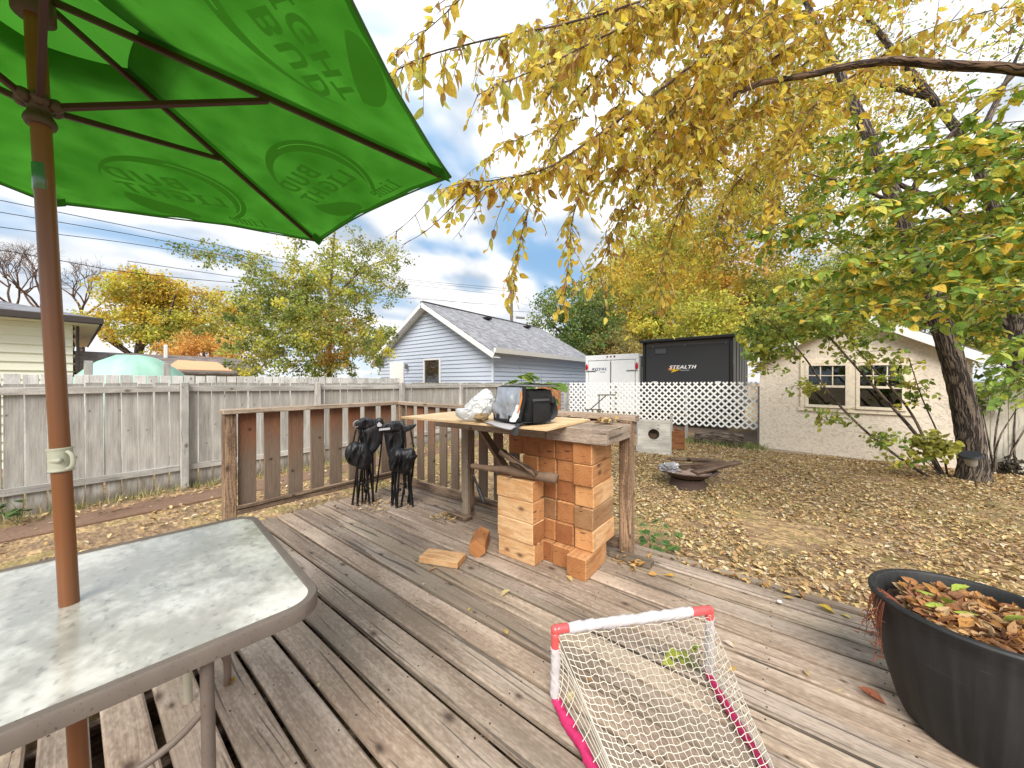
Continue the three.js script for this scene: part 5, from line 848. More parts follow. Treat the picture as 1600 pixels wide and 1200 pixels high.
  const lg = thing('grey_log', 'thick dark grey log lying at the foot of the lattice', 'log', l0.clone().add(l1).multiplyScalar(0.5).setY(gnd(9, 1.5)));
  part('trunk', tubeGeo([l0, l0.clone().lerp(l1, 0.5), l1], (q) => 0.17 + 0.05 * Math.sin(q * 3), 0, 14, 16, 0.1), std({ map: barkMap, bumpMap: barkBump, bumpScale: 0.01, color: tone(1.0, 0.98, 0.98), roughness: 1 }), lg);
  part('cut_face', clean(new THREE.CylinderGeometry(0.15, 0.155, 0.012, 26)).applyMatrix4(basis(UPV, l1.clone().sub(l0)).makeRotationFromQuaternion(new THREE.Quaternion().setFromUnitVectors(UPV, l1.clone().sub(l0).normalize())).setPosition(l1)), std({ color: S(84, 78, 76), roughness: 1 }), lg);
  // thin steel frame hung on the lattice
  const fr = (list, d) => join(list.map(([x0, y0, x1, y1]) => tubeGeo([px(x0, y0, d), px(x1, y1, d)], 0.016, 0.016, 2, 8)));
  solo('steel_frame', fr([[934, 617, 962, 617], [948, 617, 922, 640], [914, 640, 940, 640], [936, 617, 936, 668], [938, 640, 938, 668]], 9.6), std({ color: S(92, 86, 80), roughness: 0.6, metalness: 0.4 }), 'thin bent steel frame standing in front of the lattice, left of the toss board', 'metal frame');
}
{
  const b = px(1527, 752, 5.0), c = px(1518, 709, 4.95), t = thing('garden_lamp', 'small stake garden lamp leaning against the dark tree trunk', 'garden lamp', b.clone().setY(gnd(8, -2.2)));
  part('stake', tubeGeo([b.clone().setY(gnd(8, -2.2)), px(1520, 730, 4.95)], 0.012, 0.012, 3, 10), M.steel, t);
  const d = c.clone().sub(b).normalize(), m = new THREE.Matrix4().makeRotationFromQuaternion(new THREE.Quaternion().setFromUnitVectors(UPV, d)).setPosition(px(1518, 720, 4.95));
  part('lens', clean(new THREE.CylinderGeometry(0.07, 0.05, 0.13, 20)).applyMatrix4(m), std({ color: S(150, 146, 134), roughness: 0.4 }), t);
  part('cap', clean(new THREE.CylinderGeometry(0.105, 0.12, 0.03, 24)).applyMatrix4(m.clone().setPosition(px(1517, 711, 4.95))), M.blackPlastic, t);
}
// ---------------------------------------------------------------- leaves
function leafGeo(w, fold, curl, n = 5, lobed = 0) { // unit length along x, folded on the midrib, tip curling down
  const pos = [], idx = [], uv = [], C = [];
  for (let i = 0; i <= n; i++) { const t = i / n, q = w * Math.pow(Math.sin(Math.PI * Math.pow(t, 0.72)), 0.85) * (1 + lobed * (i % 2 ? 0.22 : -0.18)) * (i === n ? 0 : 1), y = -curl * t * t; C.push([t, y, q]); }
  for (const [t, y, q] of C) { pos.push(t, y + fold * q, -q, t, y, 0, t, y + fold * q, q); uv.push(t, 0, t, 0.5, t, 1); }
  for (let i = 0; i < n; i++) { const a = i * 3, b = a + 3; idx.push(a, b, a + 1, a + 1, b, b + 1, a + 1, b + 1, a + 2, a + 2, b + 1, b + 2); }
  const g = new THREE.BufferGeometry(); g.setAttribute('position', new THREE.Float32BufferAttribute(pos, 3)); g.setAttribute('uv', new THREE.Float32BufferAttribute(uv, 2)); g.setIndex(idx); g.computeVertexNormals(); return g;
}
const leafA = [leafGeo(0.24, 0.35, 0.18), leafGeo(0.28, 0.15, 0.42), leafGeo(0.2, 0.6, -0.12), leafGeo(0.26, 0.25, 0.05)], leafB = [leafGeo(0.30, 0.30, 0.22, 6), leafGeo(0.32, 0.12, 0.5, 6), leafGeo(0.26, 0.5, 0.1, 6), leafGeo(0.33, 0.2, -0.15, 6)], leafFar = leafGeo(0.34, 0.3, 0.1, 2), leafDry = leafGeo(0.30, 0.9, -0.35, 4), leafDry2 = leafGeo(0.26, -0.5, 0.3, 4, 0.3), leafLobed = leafGeo(0.42, 0.2, 0.2, 7, 1);
const veinMap = tex(256, 128, (u, v) => { const d = Math.abs(v - 0.5) * 2, s = Math.abs(((u - d * 0.25) * 9) % 1 - 0.5), vein = Math.max(sstep(0.05, 0, d) * 0.9, sstep(0.1, 0.02, s) * 0.35), n = fbm(u, v, 9, 6, 3, 4), sp = sstep(0.68, 0.76, fbm(u, v, 14, 9, 17, 3)); const q = 232 + 50 * (n - 0.5) + 22 * vein; return [q * (1 - 0.2 * sp), q * (1 - 0.35 * sp), q * (1 - 0.4 * sp)]; });
const leafMats = new Map();
const leafMat = (c, tr = 0.45) => { const k = (c ?? []).join() + tr; if (!leafMats.has(k)) leafMats.set(k, phy({ map: veinMap, color: c ? tone(...c) : tone(1, 1, 1), roughness: 1, transmission: tr, thickness: 0, specularIntensity: 0.5, side: THREE.DoubleSide })); return leafMats.get(k); };
const tmpB = new THREE.Matrix4();
class Leaves {
  constructor() { this.list = []; }
  add(p, dir, nrm, size, c) { this.list.push({ p, dir, nrm, size, c }); }
  matrix(l, origin) { const x = l.dir.clone().normalize(), z = x.clone().cross(l.nrm).normalize(), y = z.clone().cross(x); return new THREE.Matrix4().makeBasis(x, y, z).scale(V3(l.size, l.size, l.size)).setPosition(l.p.clone().sub(origin)); }
  // the n largest in view become single leaves, the rest one mass
  flush(parent, geo, n = 0, tr = 0.45, jitter = 0.22, name = 'foliage') {
    const origin = worldOf(parent);
    if (n) for (const l of this.list) { const [x, y, d] = toPx(l.p); l.k = d > 0.2 && x > 0 && x < 1600 && y > 0 && y < 1200 ? l.size / d : 0; }
    if (n) this.list.sort((a, b) => b.k - a.k);
    const gs = Array.isArray(geo) ? geo : [geo], single = this.list.slice(0, n), rest = gs.map(() => []); this.list.slice(n).forEach((l, i) => rest[i % gs.length].push(l));
    for (const l of single) { const m = new THREE.Mesh(gs[Math.floor(rnd() * gs.length)], leafMat(l.c, tr)); m.name = numbered('leaf'); this.matrix(l, origin).decompose(m.position, m.quaternion, m.scale); m.castShadow = true; parent.add(m); }
    rest.forEach((mass, gi) => {
      if (!mass.length) return;
      const im = new THREE.InstancedMesh(gs[gi], leafMat(null, tr), mass.length), c = new THREE.Color();
      mass.forEach((l, i) => { im.setMatrixAt(i, this.matrix(l, origin)); const k = 1 + R(-jitter, jitter); im.setColorAt(i, c.setRGB(Math.min(1, l.c[0] * k), Math.min(1, l.c[1] * k * R(0.94, 1.06)), l.c[2] * k)); });
      im.name = numbered(name); im.userData.kind = 'stuff'; im.castShadow = true; parent.add(im);
    });
  }
}
const randDir = () => { const z = R(-1, 1), a = R(0, 6.283), q = Math.sqrt(1 - z * z); return V3(q * Math.cos(a), z, q * Math.sin(a)); };
const YEL = [[0.90, 0.70, 0.09], [0.92, 0.77, 0.15], [0.87, 0.63, 0.07], [0.80, 0.70, 0.13], [0.90, 0.66, 0.08], [0.64, 0.66, 0.14], [0.78, 0.48, 0.08], [0.52, 0.30, 0.08]];
const GRN = [[0.22, 0.37, 0.06], [0.36, 0.50, 0.07], [0.50, 0.60, 0.08], [0.68, 0.68, 0.10], [0.84, 0.68, 0.09], [0.17, 0.30, 0.05], [0.84, 0.58, 0.07], [0.28, 0.44, 0.06]];

// a drooping branch with side twigs and leaves; pts are [x, y, depth]
function leafyBranch(L, wood_, pts, o) {
  const { r = 0.012, step = 0.056, len = [0.15, 0.45], droop = 0.6, size = [0.06, 0.09], pal = YEL, gap = 0.026, skip = 0, flat = 0, from = 0 } = o;
  const c = new THREE.CatmullRomCurve3(pts.map((p) => px(...p)), false, 'centripetal'), n = c.getLength();
  wood_.push(tubeGeo(c.getPoints(10), r, r * 0.3, 24, 6, 0.15));
  for (let s = from * n; s < n; s += step * 0.72 * R(0.6, 1.4)) {
    if (rnd() < skip) continue;
    const p = c.getPointAt(s / n), tan = c.getTangentAt(s / n), side = randDir(); side.y *= 0.35; side.addScaledVector(tan, 0.8).normalize();
    const l = R(...len) * (flat ? 1 : 1.3) * (1 - 0.35 * s / n), e = p.clone().addScaledVector(side, l).add(V3(0, -droop * l * R(0.5, 1.3), 0)), m = p.clone().lerp(e, 0.5).add(V3(0, 0.12 * l, 0)), q = new THREE.CatmullRomCurve3([p, m, e]);
    wood_.push(tubeGeo([p, m, e], 0.0026, 0.001, 4, 4, 0, false));
    for (let k = 0.02; k < l; k += gap * R(0.6, 1.5)) {
      if (rnd() < 0.12) continue;
      const b = q.getPoint(Math.min(1, k / l)), cl = pal[Math.floor(Math.pow(rnd(), 1.35) * pal.length)];
      let d = randDir(); d.y = flat ? d.y * 0.5 - 0.4 : -Math.abs(d.y) * 0.9 - 0.4; d.addScaledVector(side, 0.35).normalize();
      const nr = flat ? V3(R(-0.8, 0.8), 1, R(-0.8, 0.8)) : randDir(); L.add(b, d, nr, R(...size) * (0.55 + 0.7 * rnd()), cl);
    }
  }
}

// ---------------------------------------------------------------- the three near trees on the right
{
  reseed(101);
  const t = thing('yellow_leaved_tree', 'tree with small hanging yellow leaves whose branches cover the top of the view', 'tree', px(2080, 0, 2.5).setY(GH)), L = new Leaves(), w = [];
  const limb = [[2080, 330, 2.5], [1900, 190, 2.7], [1600, 112, 3.1], [1480, 104, 3.2], [1400, 97, 3.2], [1330, 104, 3.15], [1265, 118, 3.1], [1180, 134, 3.0], [1120, 165, 2.95]];
  const base = px(2080, 0, 2.5).setY(GH - 0.1);
  part('trunk', tubeGeo([base, base.clone().add(V3(0.02, 1.2, 0.03)), px(2080, 330, 2.5), px(2060, 60, 2.6)], 0.16, 0.09, 20, 14, 0.1), M.bark, t);
  part('limb', tubeGeo(limb.map((p) => px(...p)), 0.06, 0.018, 60, 12, 0.14), std({ map: barkMap, bumpMap: barkBump, bumpScale: 0.012, color: tone(1.0, 0.8, 0.65), roughness: 1 }), t);
  const B = (pts, o = {}) => leafyBranch(L, w, pts, o), big = { size: [0.05, 0.075] };
  B([[1255, 20, 3.2], [1130, 70, 2.9], [1000, 165, 2.55], [900, 235, 2.3], [850, 266, 2.15], [770, 283, 2.05], [715, 288, 2.0]], { r: 0.014, step: 0.035, len: [0.1, 0.34] });
  B([[745, 283, 2.02], [705, 325, 2.0], [665, 362, 2.0], [628, 383, 2.0]], { r: 0.004, step: 0.09, len: [0.03, 0.12], skip: 0.35, size: [0.03, 0.05], gap: 0.06 });
  B([[690, 288, 1.98], [660, 325, 1.98], [632, 352, 1.98], [604, 371, 1.98]], { r: 0.003, step: 0.1, len: [0.03, 0.1], skip: 0.45, size: [0.03, 0.05], gap: 0.06 });
  B([[760, 300, 2.1], [735, 340, 2.1], [708, 375, 2.1]], { r: 0.003, step: 0.09, len: [0.03, 0.12], skip: 0.3, size: [0.03, 0.05], gap: 0.05 });
  B([[1090, -25, 2.6], [900, 35, 2.15], [770, 62, 1.9], [660, 92, 1.75], [600, 122, 1.68]], { r: 0.01, step: 0.04, len: [0.08, 0.22], size: [0.055, 0.085], skip: 0.15 });
  B([[980, 40, 2.0], [860, 100, 1.8], [790, 130, 1.72], [745, 150, 1.7]], { r: 0.006, step: 0.05, len: [0.06, 0.16], size: [0.06, 0.095], skip: 0.1 });
  B([[760, -40, 1.7], [700, 20, 1.65], [655, 60, 1.62], [618, 95, 1.6]], { r: 0.004, step: 0.05, len: [0.05, 0.14], size: [0.05, 0.085], skip: 0.2 });
  B([[960, 90, 2.5], [880, 190, 2.35], [835, 300, 2.3], [812, 380, 2.3], [802, 445, 2.3]], { r: 0.006, step: 0.04, len: [0.06, 0.18] });
  B([[1010, 170, 2.7], [930, 260, 2.6], [895, 340, 2.55], [888, 420, 2.5], [880, 480, 2.5]], { r: 0.006, step: 0.045, len: [0.06, 0.18] });
  B([[1320, 20, 3.6], [1170, 120, 3.3], [1060, 220, 3.15], [980, 320, 3.1], [935, 420, 3.1]], { r: 0.012, step: 0.045, len: [0.14, 0.45] });
  B([[1270, 90, 3.6], [1140, 200, 3.5], [1070, 310, 3.4], [1035, 410, 3.4], [1020, 470, 3.4]], { r: 0.01, step: 0.05, len: [0.12, 0.4] });
  B([[1420, 60, 3.8], [1290, 150, 3.7], [1205, 230, 3.6], [1140, 300, 3.6], [1110, 380, 3.6]], { r: 0.01, step: 0.05, len: [0.14, 0.42] });
  B([[1210, -40, 2.9], [1010, 25, 2.6], [890, 105, 2.4], [850, 160, 2.35]], { r: 0.009, step: 0.04, len: [0.1, 0.32] });
  B([[1300, -60, 3.0], [1120, -5, 2.7], [960, 20, 2.4], [860, 55, 2.2]], { r: 0.009, step: 0.04, len: [0.1, 0.3] });
  B([[1200, 60, 3.0], [1090, 130, 2.9], [1010, 220, 2.8], [960, 280, 2.8]], { r: 0.009, step: 0.04, len: [0.12, 0.38] });
  B([[1480, 40, 4.0], [1350, 110, 3.9], [1260, 190, 3.8], [1220, 260, 3.8]], { r: 0.009, step: 0.06, len: [0.12, 0.4], skip: 0.2 });
  B([[1500, -50, 3.6], [1360, -10, 3.4], [1220, 40, 3.2], [1120, 90, 3.1]], { r: 0.009, step: 0.05, len: [0.12, 0.36] });
  B([[1650, 0, 3.6], [1540, 20, 3.5], [1440, 50, 3.4], [1360, 85, 3.3]], { r: 0.008, step: 0.07, len: [0.1, 0.3], skip: 0.35 });
  for (let i = 0; i < 34; i++) { const x = R(880, 1330), y = R(-60, 190), d = R(2.5, 4.2), dx = R(-190, -40), dy = R(90, 230) * (x > 1000 ? 1 : 0.6); B([[x, y, d], [x + dx * 0.4, y + dy * 0.25, d - 0.05], [x + dx * 0.8, y + dy * 0.65, d - 0.1], [x + dx, y + dy, d - 0.1]], { r: 0.005, step: 0.06, len: [0.06, 0.3], gap: 0.022 }); }
  part('branches', join(w), M.twig, t, 'stuff');
  L.flush(t, leafA, 300, 0.6);
}
{
  reseed(202);
  const t = thing('leaning_tree', 'leaning dark-barked tree with green and yellow leaves in front of the stucco shed', 'tree', px(1522, 0, 5.42).setY(gnd(8.4, -2.2))), L = new Leaves(), w = [];
  const g0 = px(1522, 0, 5.42).setY(GH - 0.15), tr = [g0, px(1520, 720, 5.42), px(1510, 650, 5.42), px(1492, 575, 5.4), px(1474, 520, 5.38), px(1455, 465, 5.36), px(1425, 385, 5.4), px(1392, 300, 5.5), px(1366, 235, 5.65), px(1338, 175, 5.85), px(1300, 95, 6.1), px(1255, 0, 6.4)];
  part('trunk', tubeGeo(tr, (q) => 0.155 - 0.115 * q + 0.07 * Math.exp(-q * 38), 0, 90, 26, 0.13), M.bark, t);
  const limb = (pts, a, b) => part('limb', tubeGeo(pts.map((p) => px(...p)), a, b, 30, 9, 0.12), M.bark, t);
  limb([[1440, 425, 5.38], [1530, 350, 4.6], [1640, 280, 3.8], [1760, 230, 3.0]], 0.06, 0.03); limb([[1410, 345, 5.45], [1450, 250, 5.2], [1540, 160, 4.8], [1640, 60, 4.4]], 0.05, 0.02); limb([[1400, 320, 5.5], [1330, 290, 5.2], [1250, 270, 4.9]], 0.03, 0.01);
  const B = (pts, o = {}) => leafyBranch(L, w, pts, { pal: GRN, droop: 0.25, flat: 1, size: [0.06, 0.092], gap: 0.020, step: 0.055, len: [0.12, 0.42], ...o });
  B([[1740, 225, 2.9], [1600, 262, 2.75], [1480, 300, 2.7], [1350, 325, 2.75], [1250, 345, 2.8], [1180, 366, 2.85]], { r: 0.01 });
  B([[1700, 330, 2.6], [1560, 365, 2.6], [1430, 398, 2.65], [1320, 420, 2.75], [1235, 445, 2.85]], { r: 0.01 });
  B([[1720, 430, 2.5], [1600, 445, 2.5], [1490, 462, 2.6], [1390, 478, 2.7], [1300, 492, 2.8]], { r: 0.008 });
  B([[1740, 180, 2.8], [1600, 200, 2.8], [1500, 225, 2.85], [1420, 235, 2.9], [1370, 250, 2.95]], { r: 0.008 });
  B([[1700, 100, 2.9], [1580, 140, 2.9], [1490, 160, 3.0], [1430, 185, 3.0]], { r: 0.006, pal: [...GRN.slice(2), ...YEL.slice(0, 2)], skip: 0.25 });
  B([[1720, 300, 3.3], [1560, 330, 3.3], [1420, 360, 3.3], [1300, 375, 3.4], [1200, 385, 3.5]], { r: 0.008, len: [0.15, 0.45] });
  B([[1720, 500, 2.4], [1640, 520, 2.4], [1580, 545, 2.45], [1545, 575, 2.5]], { r: 0.005, pal: GRN.slice(0, 3) });
  B([[1700, 390, 3.0], [1580, 420, 3.0], [1470, 430, 3.1], [1370, 445, 3.2], [1290, 455, 3.3]], { r: 0.008, pal: [...GRN, ...YEL.slice(0, 2)] });
  B([[1700, 260, 3.6], [1560, 285, 3.7], [1440, 305, 3.8], [1340, 330, 3.9]], { r: 0.008, len: [0.15, 0.5] });
  B([[1680, 470, 3.2], [1600, 480, 3.3], [1540, 500, 3.4], [1500, 520, 3.4]], { r: 0.006 });
  B([[1690, 560, 3.3], [1620, 580, 3.4], [1580, 600, 3.5], [1560, 620, 3.5]], { r: 0.005, pal: GRN.slice(0, 3), skip: 0.3 });
  for (let i = 0; i < 16; i++) { const y = R(170, 470), d = R(2.6, 4.0), x1 = R(1230, 1440), y1 = Math.min(488, y + R(20, 90)); B([[1700, y, d], [mix(1700, x1, 0.35), mix(y, y1, 0.3), d], [mix(1700, x1, 0.7), mix(y, y1, 0.62), d + 0.1], [x1, y1, d + 0.2]], { r: 0.006, step: 0.085, from: 0.1 }); }
  part('branches', join(w), M.twig, t, 'stuff');
  L.flush(t, leafB, 300, 0.45);
}
// crown of clumps: leaves gather round twig ends inside flattened balls given as [x, y, depth] and pixel radii
function clumps(L, wood_, from, o) {
  const { c, r, n, m, size, pal, spread = 0.16, bright = 0.35, hollow = 0.25, twig = 1, shade = null } = o, C = px(...c), k = c[2] / F, rx = r[0] * k, ry = r[1] * k, rz = (r[2] ?? r[0]) * k * 0.9;
  const pts = [];
  for (let i = 0; i < n; i++) {
    const d = randDir(), q = Math.pow(hollow + (1 - hollow) * rnd(), 0.6);
    pts.push(C.clone().addScaledVector(rgt, d.x * q * rx).addScaledVector(fwd, d.z * q * rz).add(V3(0, d.y * q * ry, 0)));
  }
  const near = (p) => { let a = from[0]; for (const f of from) if (f.distanceToSquared(p) < a.distanceToSquared(p)) a = f; return a; };
  if (from.length) { for (const p of pts) p.userD = near(p).distanceTo(p); pts.sort((a, b) => a.userD - b.userD); }
  for (let i = 0; i < n; i++) {
    const p = pts[i];
    const base = pal[Math.floor(rnd() * pal.length)], k2 = 1 + R(-bright, bright) , sp = spread * R(0.6, 1.5), cnt = Math.round(m * R(0.5, 1.5));
    if (twig && from.length) { const a = near(p), D = a.distanceTo(p), mid = a.clone().lerp(p, 0.55).add(V3(R(-0.12, 0.12) * D, R(0, 0.12) * D, R(-0.12, 0.12) * D)); wood_.push(tubeGeo([a, mid, p], Math.min(0.03, 0.004 + 0.010 * D), 0.003, 4, 3, 0, false)); from.push(p.clone(), mid); }
    for (let j = 0; j < cnt; j++) { const e = p.clone().add(V3(G() * sp, G() * sp * 0.8, G() * sp)), dr = randDir(); dr.y -= 0.5; L.add(e, dr.normalize(), randDir(), size * R(0.7, 1.3), [base[0] * k2, base[1] * k2, base[2] * k2]); }
  }
}
function tree(name, label, category, group, o) {
  reseed(o.seed); const base = px(...o.trunk[0]); base.y = GH;
  const t = thing(name, label, category, base, group), L = new Leaves(), w = [], from = [];
  const tp = [base.clone().add(V3(0, -0.1, 0)), ...o.trunk.slice(1).map((p) => px(...p))];
  part('trunk', tubeGeo(tp, o.r[0], o.r[1], 24, 9, 0.12), o.bark ?? M.bark, t);
  const tc = new THREE.CatmullRomCurve3(tp); for (let i = 4; i <= 20; i++) from.push(tc.getPointAt(i / 20));
  for (const l of o.limbs ?? []) { const pts = l.map((p) => px(...p)); part('limb', tubeGeo(pts, o.r[0] * 0.45, o.r[1] * 0.5, 14, 7, 0.1), o.bark ?? M.bark, t); const lc = new THREE.CatmullRomCurve3(pts); for (let i = 3; i <= 10; i++) from.push(lc.getPointAt(i / 10)); }
  for (const b of o.blobs) clumps(L, w, from, b);
  if (w.length) part('branches', join(w), o.bark ?? M.bark, t, 'stuff');
  L.flush(t, o.geo ?? leafFar, 0, 0.5, 0.25, 'crown');
  return t;
}
const LIME = [[0.708, 0.659, 0.098], [0.561, 0.586, 0.098], [0.805, 0.708, 0.110], [0.439, 0.512, 0.085]], GOLD = [[0.903, 0.634, 0.073], [0.920, 0.708, 0.110], [0.756, 0.586, 0.085], [0.830, 0.488, 0.061]], OLIVE = [[0.305, 0.378, 0.073], [0.415, 0.451, 0.098], [0.232, 0.305, 0.061], [0.537, 0.512, 0.110]], ORNG = [[0.878, 0.464, 0.098], [0.920, 0.586, 0.171], [0.781, 0.415, 0.098]];
tree('tall_tree', 'tall dark-limbed tree at the upper right with thin small yellowing leaves', 'tree', null, { seed: 31, r: [0.15, 0.035], trunk: [[1600, 0, 6.6], [1596, 560, 6.6], [1568, 390, 6.6], [1516, 240, 6.6], [1452, 152, 6.7], [1386, 72, 6.8], [1330, 0, 7]],
  limbs: [[[1516, 240, 6.6], [1560, 150, 6.8], [1600, 60, 7]], [[1560, 370, 6.6], [1430, 300, 7.2], [1330, 260, 7.8], [1240, 230, 8.4]], [[1452, 152, 6.7], [1340, 130, 7.2], [1240, 150, 7.6]], [[1590, 520, 6.6], [1450, 420, 7.4], [1330, 380, 8.2], [1230, 370, 8.8]]],
  blobs: [{ c: [1160, 250, 8.2], r: [170, 120], n: 240, m: 46, size: 0.075, pal: [...LIME, ...GOLD], spread: 0.2, hollow: 0.1 }, { c: [1300, 170, 7.6], r: [130, 110], n: 150, m: 34, size: 0.075, pal: [...LIME, ...GOLD], spread: 0.22, hollow: 0.1 }, { c: [1490, 110, 7.4], r: [150, 100], n: 90, m: 18, size: 0.065, pal: [...OLIVE, ...LIME], spread: 0.24 }, { c: [1290, 390, 8.6], r: [150, 70], n: 120, m: 44, size: 0.075, pal: [...OLIVE, ...LIME], spread: 0.2 }, { c: [1050, 420, 10.5], r: [120, 60], n: 140, m: 44, size: 0.085, pal: [...LIME, ...GOLD], spread: 0.24, hollow: 0.1 }, { c: [1240, 300, 8.8], r: [110, 80], n: 110, m: 40, size: 0.07, pal: [...LIME, ...OLIVE], spread: 0.22, hollow: 0.1 }, { c: [1090, 340, 9.2], r: [110, 70], n: 130, m: 44, size: 0.075, pal: [...LIME, ...GOLD], spread: 0.22 }, { c: [1480, 20, 7.4], r: [180, 50], n: 40, m: 18, size: 0.055, pal: LIME, spread: 0.25 }] });

// ---------------------------------------------------------------- trees beyond the fences
const FARG = 'autumn trees beyond the back lane';
tree('birch_tree', 'loose green birch tree with an orange patch behind the fence, left of the garage', 'tree', null, { seed: 41, r: [0.08, 0.02], bark: M.barkPale, trunk: [[515, 0, 9.2], [515, 560, 9.2], [516, 470, 9.2], [520, 400, 9.2], [524, 350, 9.2]],
  limbs: [[[516, 500, 9.2], [440, 440, 9], [370, 405, 8.8], [300, 390, 8.7]], [[517, 470, 9.2], [570, 420, 9.2], [620, 400, 9.3]], [[516, 520, 9.2], [440, 500, 9], [380, 490, 9]], [[516, 530, 9.2], [580, 500, 9.3]]],
  blobs: [{ c: [480, 520, 9.1], r: [135, 85], n: 420, m: 50, size: 0.075, pal: [...OLIVE, ...OLIVE, ...LIME], spread: 0.15, hollow: 0.1 }, { c: [540, 430, 9.2], r: [105, 65], n: 170, m: 34, size: 0.07, pal: [...OLIVE, ...LIME], spread: 0.16, hollow: 0.1 }, { c: [350, 398, 8.8], r: [65, 16], n: 44, m: 26, size: 0.065, pal: OLIVE, spread: 0.13 }, { c: [590, 410, 9.3], r: [60, 40], n: 60, m: 26, size: 0.065, pal: OLIVE, spread: 0.14 }, { c: [525, 530, 8.5], r: [38, 50, 20], n: 36, m: 30, size: 0.062, pal: ORNG, spread: 0.13 }, { c: [440, 460, 9.1], r: [70, 40], n: 90, m: 40, size: 0.07, pal: OLIVE, spread: 0.15 }] });
tree('maple_tree', 'golden-crowned tree above the green dome, beyond the white fence', 'tree', null, { seed: 43, r: [0.28, 0.06], trunk: [[212, 0, 17], [215, 570, 17], [222, 520, 17], [230, 470, 17], [235, 440, 17]],
  limbs: [[[216, 565, 17], [180, 530, 17], [165, 500, 17]], [[218, 545, 17], [260, 500, 17], [275, 460, 17]], [[216, 560, 17], [190, 545, 16.5], [150, 520, 16.5]]],
  blobs: [{ c: [215, 455, 17], r: [48, 32], n: 130, m: 46, size: 0.13, pal: [...GOLD, ...GOLD, ...LIME], spread: 0.30 }, { c: [262, 460, 17.4], r: [34, 30], n: 70, m: 40, size: 0.13, pal: GOLD, spread: 0.32 }, { c: [215, 510, 17], r: [66, 30], n: 130, m: 44, size: 0.13, pal: [...LIME, ...GOLD], spread: 0.3 }, { c: [260, 520, 17], r: [40, 40], n: 70, m: 40, size: 0.13, pal: LIME, spread: 0.32 }] });
tree('orange_tree', 'small orange-leaved tree between the golden tree and the birch', 'tree', null, { seed: 44, r: [0.12, 0.03], trunk: [[320, 0, 14], [320, 580, 14], [318, 540, 14]], blobs: [{ c: [318, 555, 14], r: [60, 38], n: 170, m: 44, size: 0.10, pal: ORNG, spread: 0.22 }] });
tree('lime_tree', 'yellow-green tree behind the orange one, left of the birch', 'tree', null, { seed: 45, r: [0.2, 0.04], trunk: [[330, 0, 19], [330, 560, 19], [330, 500, 19]], blobs: [{ c: [335, 500, 19], r: [62, 44], n: 170, m: 44, size: 0.14, pal: [...LIME, ...GOLD], spread: 0.34 }] });
tree('hedge_tree', 'yellow-green bushy tree showing at the left gable edge of the garage', 'tree', null, { seed: 46, r: [0.12, 0.03], trunk: [[606, 0, 17], [606, 590, 17], [606, 550, 17]], blobs: [{ c: [604, 545, 17], r: [34, 36], n: 90, m: 40, size: 0.12, pal: [...LIME, ...OLIVE], spread: 0.26 }] });
for (const [x, y, d, rx, ry, pal, lab, sd] of [
  [900, 500, 22, 74, 62, [[0.17, 0.28, 0.06], [0.24, 0.34, 0.07], [0.14, 0.22, 0.05], [0.34, 0.40, 0.08]], 'dark green tree rising behind the garage roof and the white trailer', 51],
  [985, 462, 25, 92, 70, [...LIME, ...GOLD], 'pale yellow tree behind the white trailer, right of the dark green one', 52],
  [1075, 505, 23, 96, 52, [[0.66, 0.66, 0.10], [0.56, 0.6, 0.09], [0.74, 0.68, 0.10]], 'yellow-green tree directly above the black trailer', 53],
  [1135, 455, 27, 92, 66, [...ORNG, ...GOLD], 'orange-gold tree behind the yellow-green one, right of the trailers', 54],
  [1040, 400, 30, 90, 50, LIME, 'highest pale green treetop in the row beyond the lane', 55],
  [960, 548, 21, 70, 32, [[0.44, 0.34, 0.10], [0.34, 0.34, 0.09], [0.56, 0.42, 0.12]], 'low brownish tree just above the white trailer roof', 56],
  [1230, 470, 24, 80, 70, [...LIME, ...OLIVE], 'green tree partly hidden behind the stucco shed', 57],
  [1575, 490, 20, 100, 62, [...OLIVE, ...LIME], 'green tree behind the pale fence at the right edge', 59],
  [1420, 430, 22, 130, 80, [...OLIVE, ...LIME], 'broad green tree behind the shed roof at the right', 58],
]) tree('autumn_tree', lab, 'tree', FARG, { seed: sd, r: [0.22, 0.05], trunk: [[x, 0, d], [x + 4, 600, d], [x + 2, y + ry * 0.6, d], [x, y - ry * 0.3, d]], limbs: [[[x + 2, y + ry * 0.7, d], [x - rx * 0.5, y + ry * 0.1, d], [x - rx * 0.7, y - ry * 0.3, d]], [[x + 2, y + ry * 0.5, d], [x + rx * 0.5, y, d], [x + rx * 0.6, y - ry * 0.4, d]]], blobs: [{ c: [x, y, d], r: [rx, ry], n: Math.round(rx * ry / 17), m: 44, size: 0.0075 * d, pal, spread: 0.0165 * d, hollow: 0.15 }, { c: [x, y + ry * 0.8, d - 0.5], r: [rx * 0.9, ry * 0.5], n: Math.round(rx * ry / 34), m: 40, size: 0.0075 * d, pal, spread: 0.0165 * d, hollow: 0.1 }] });
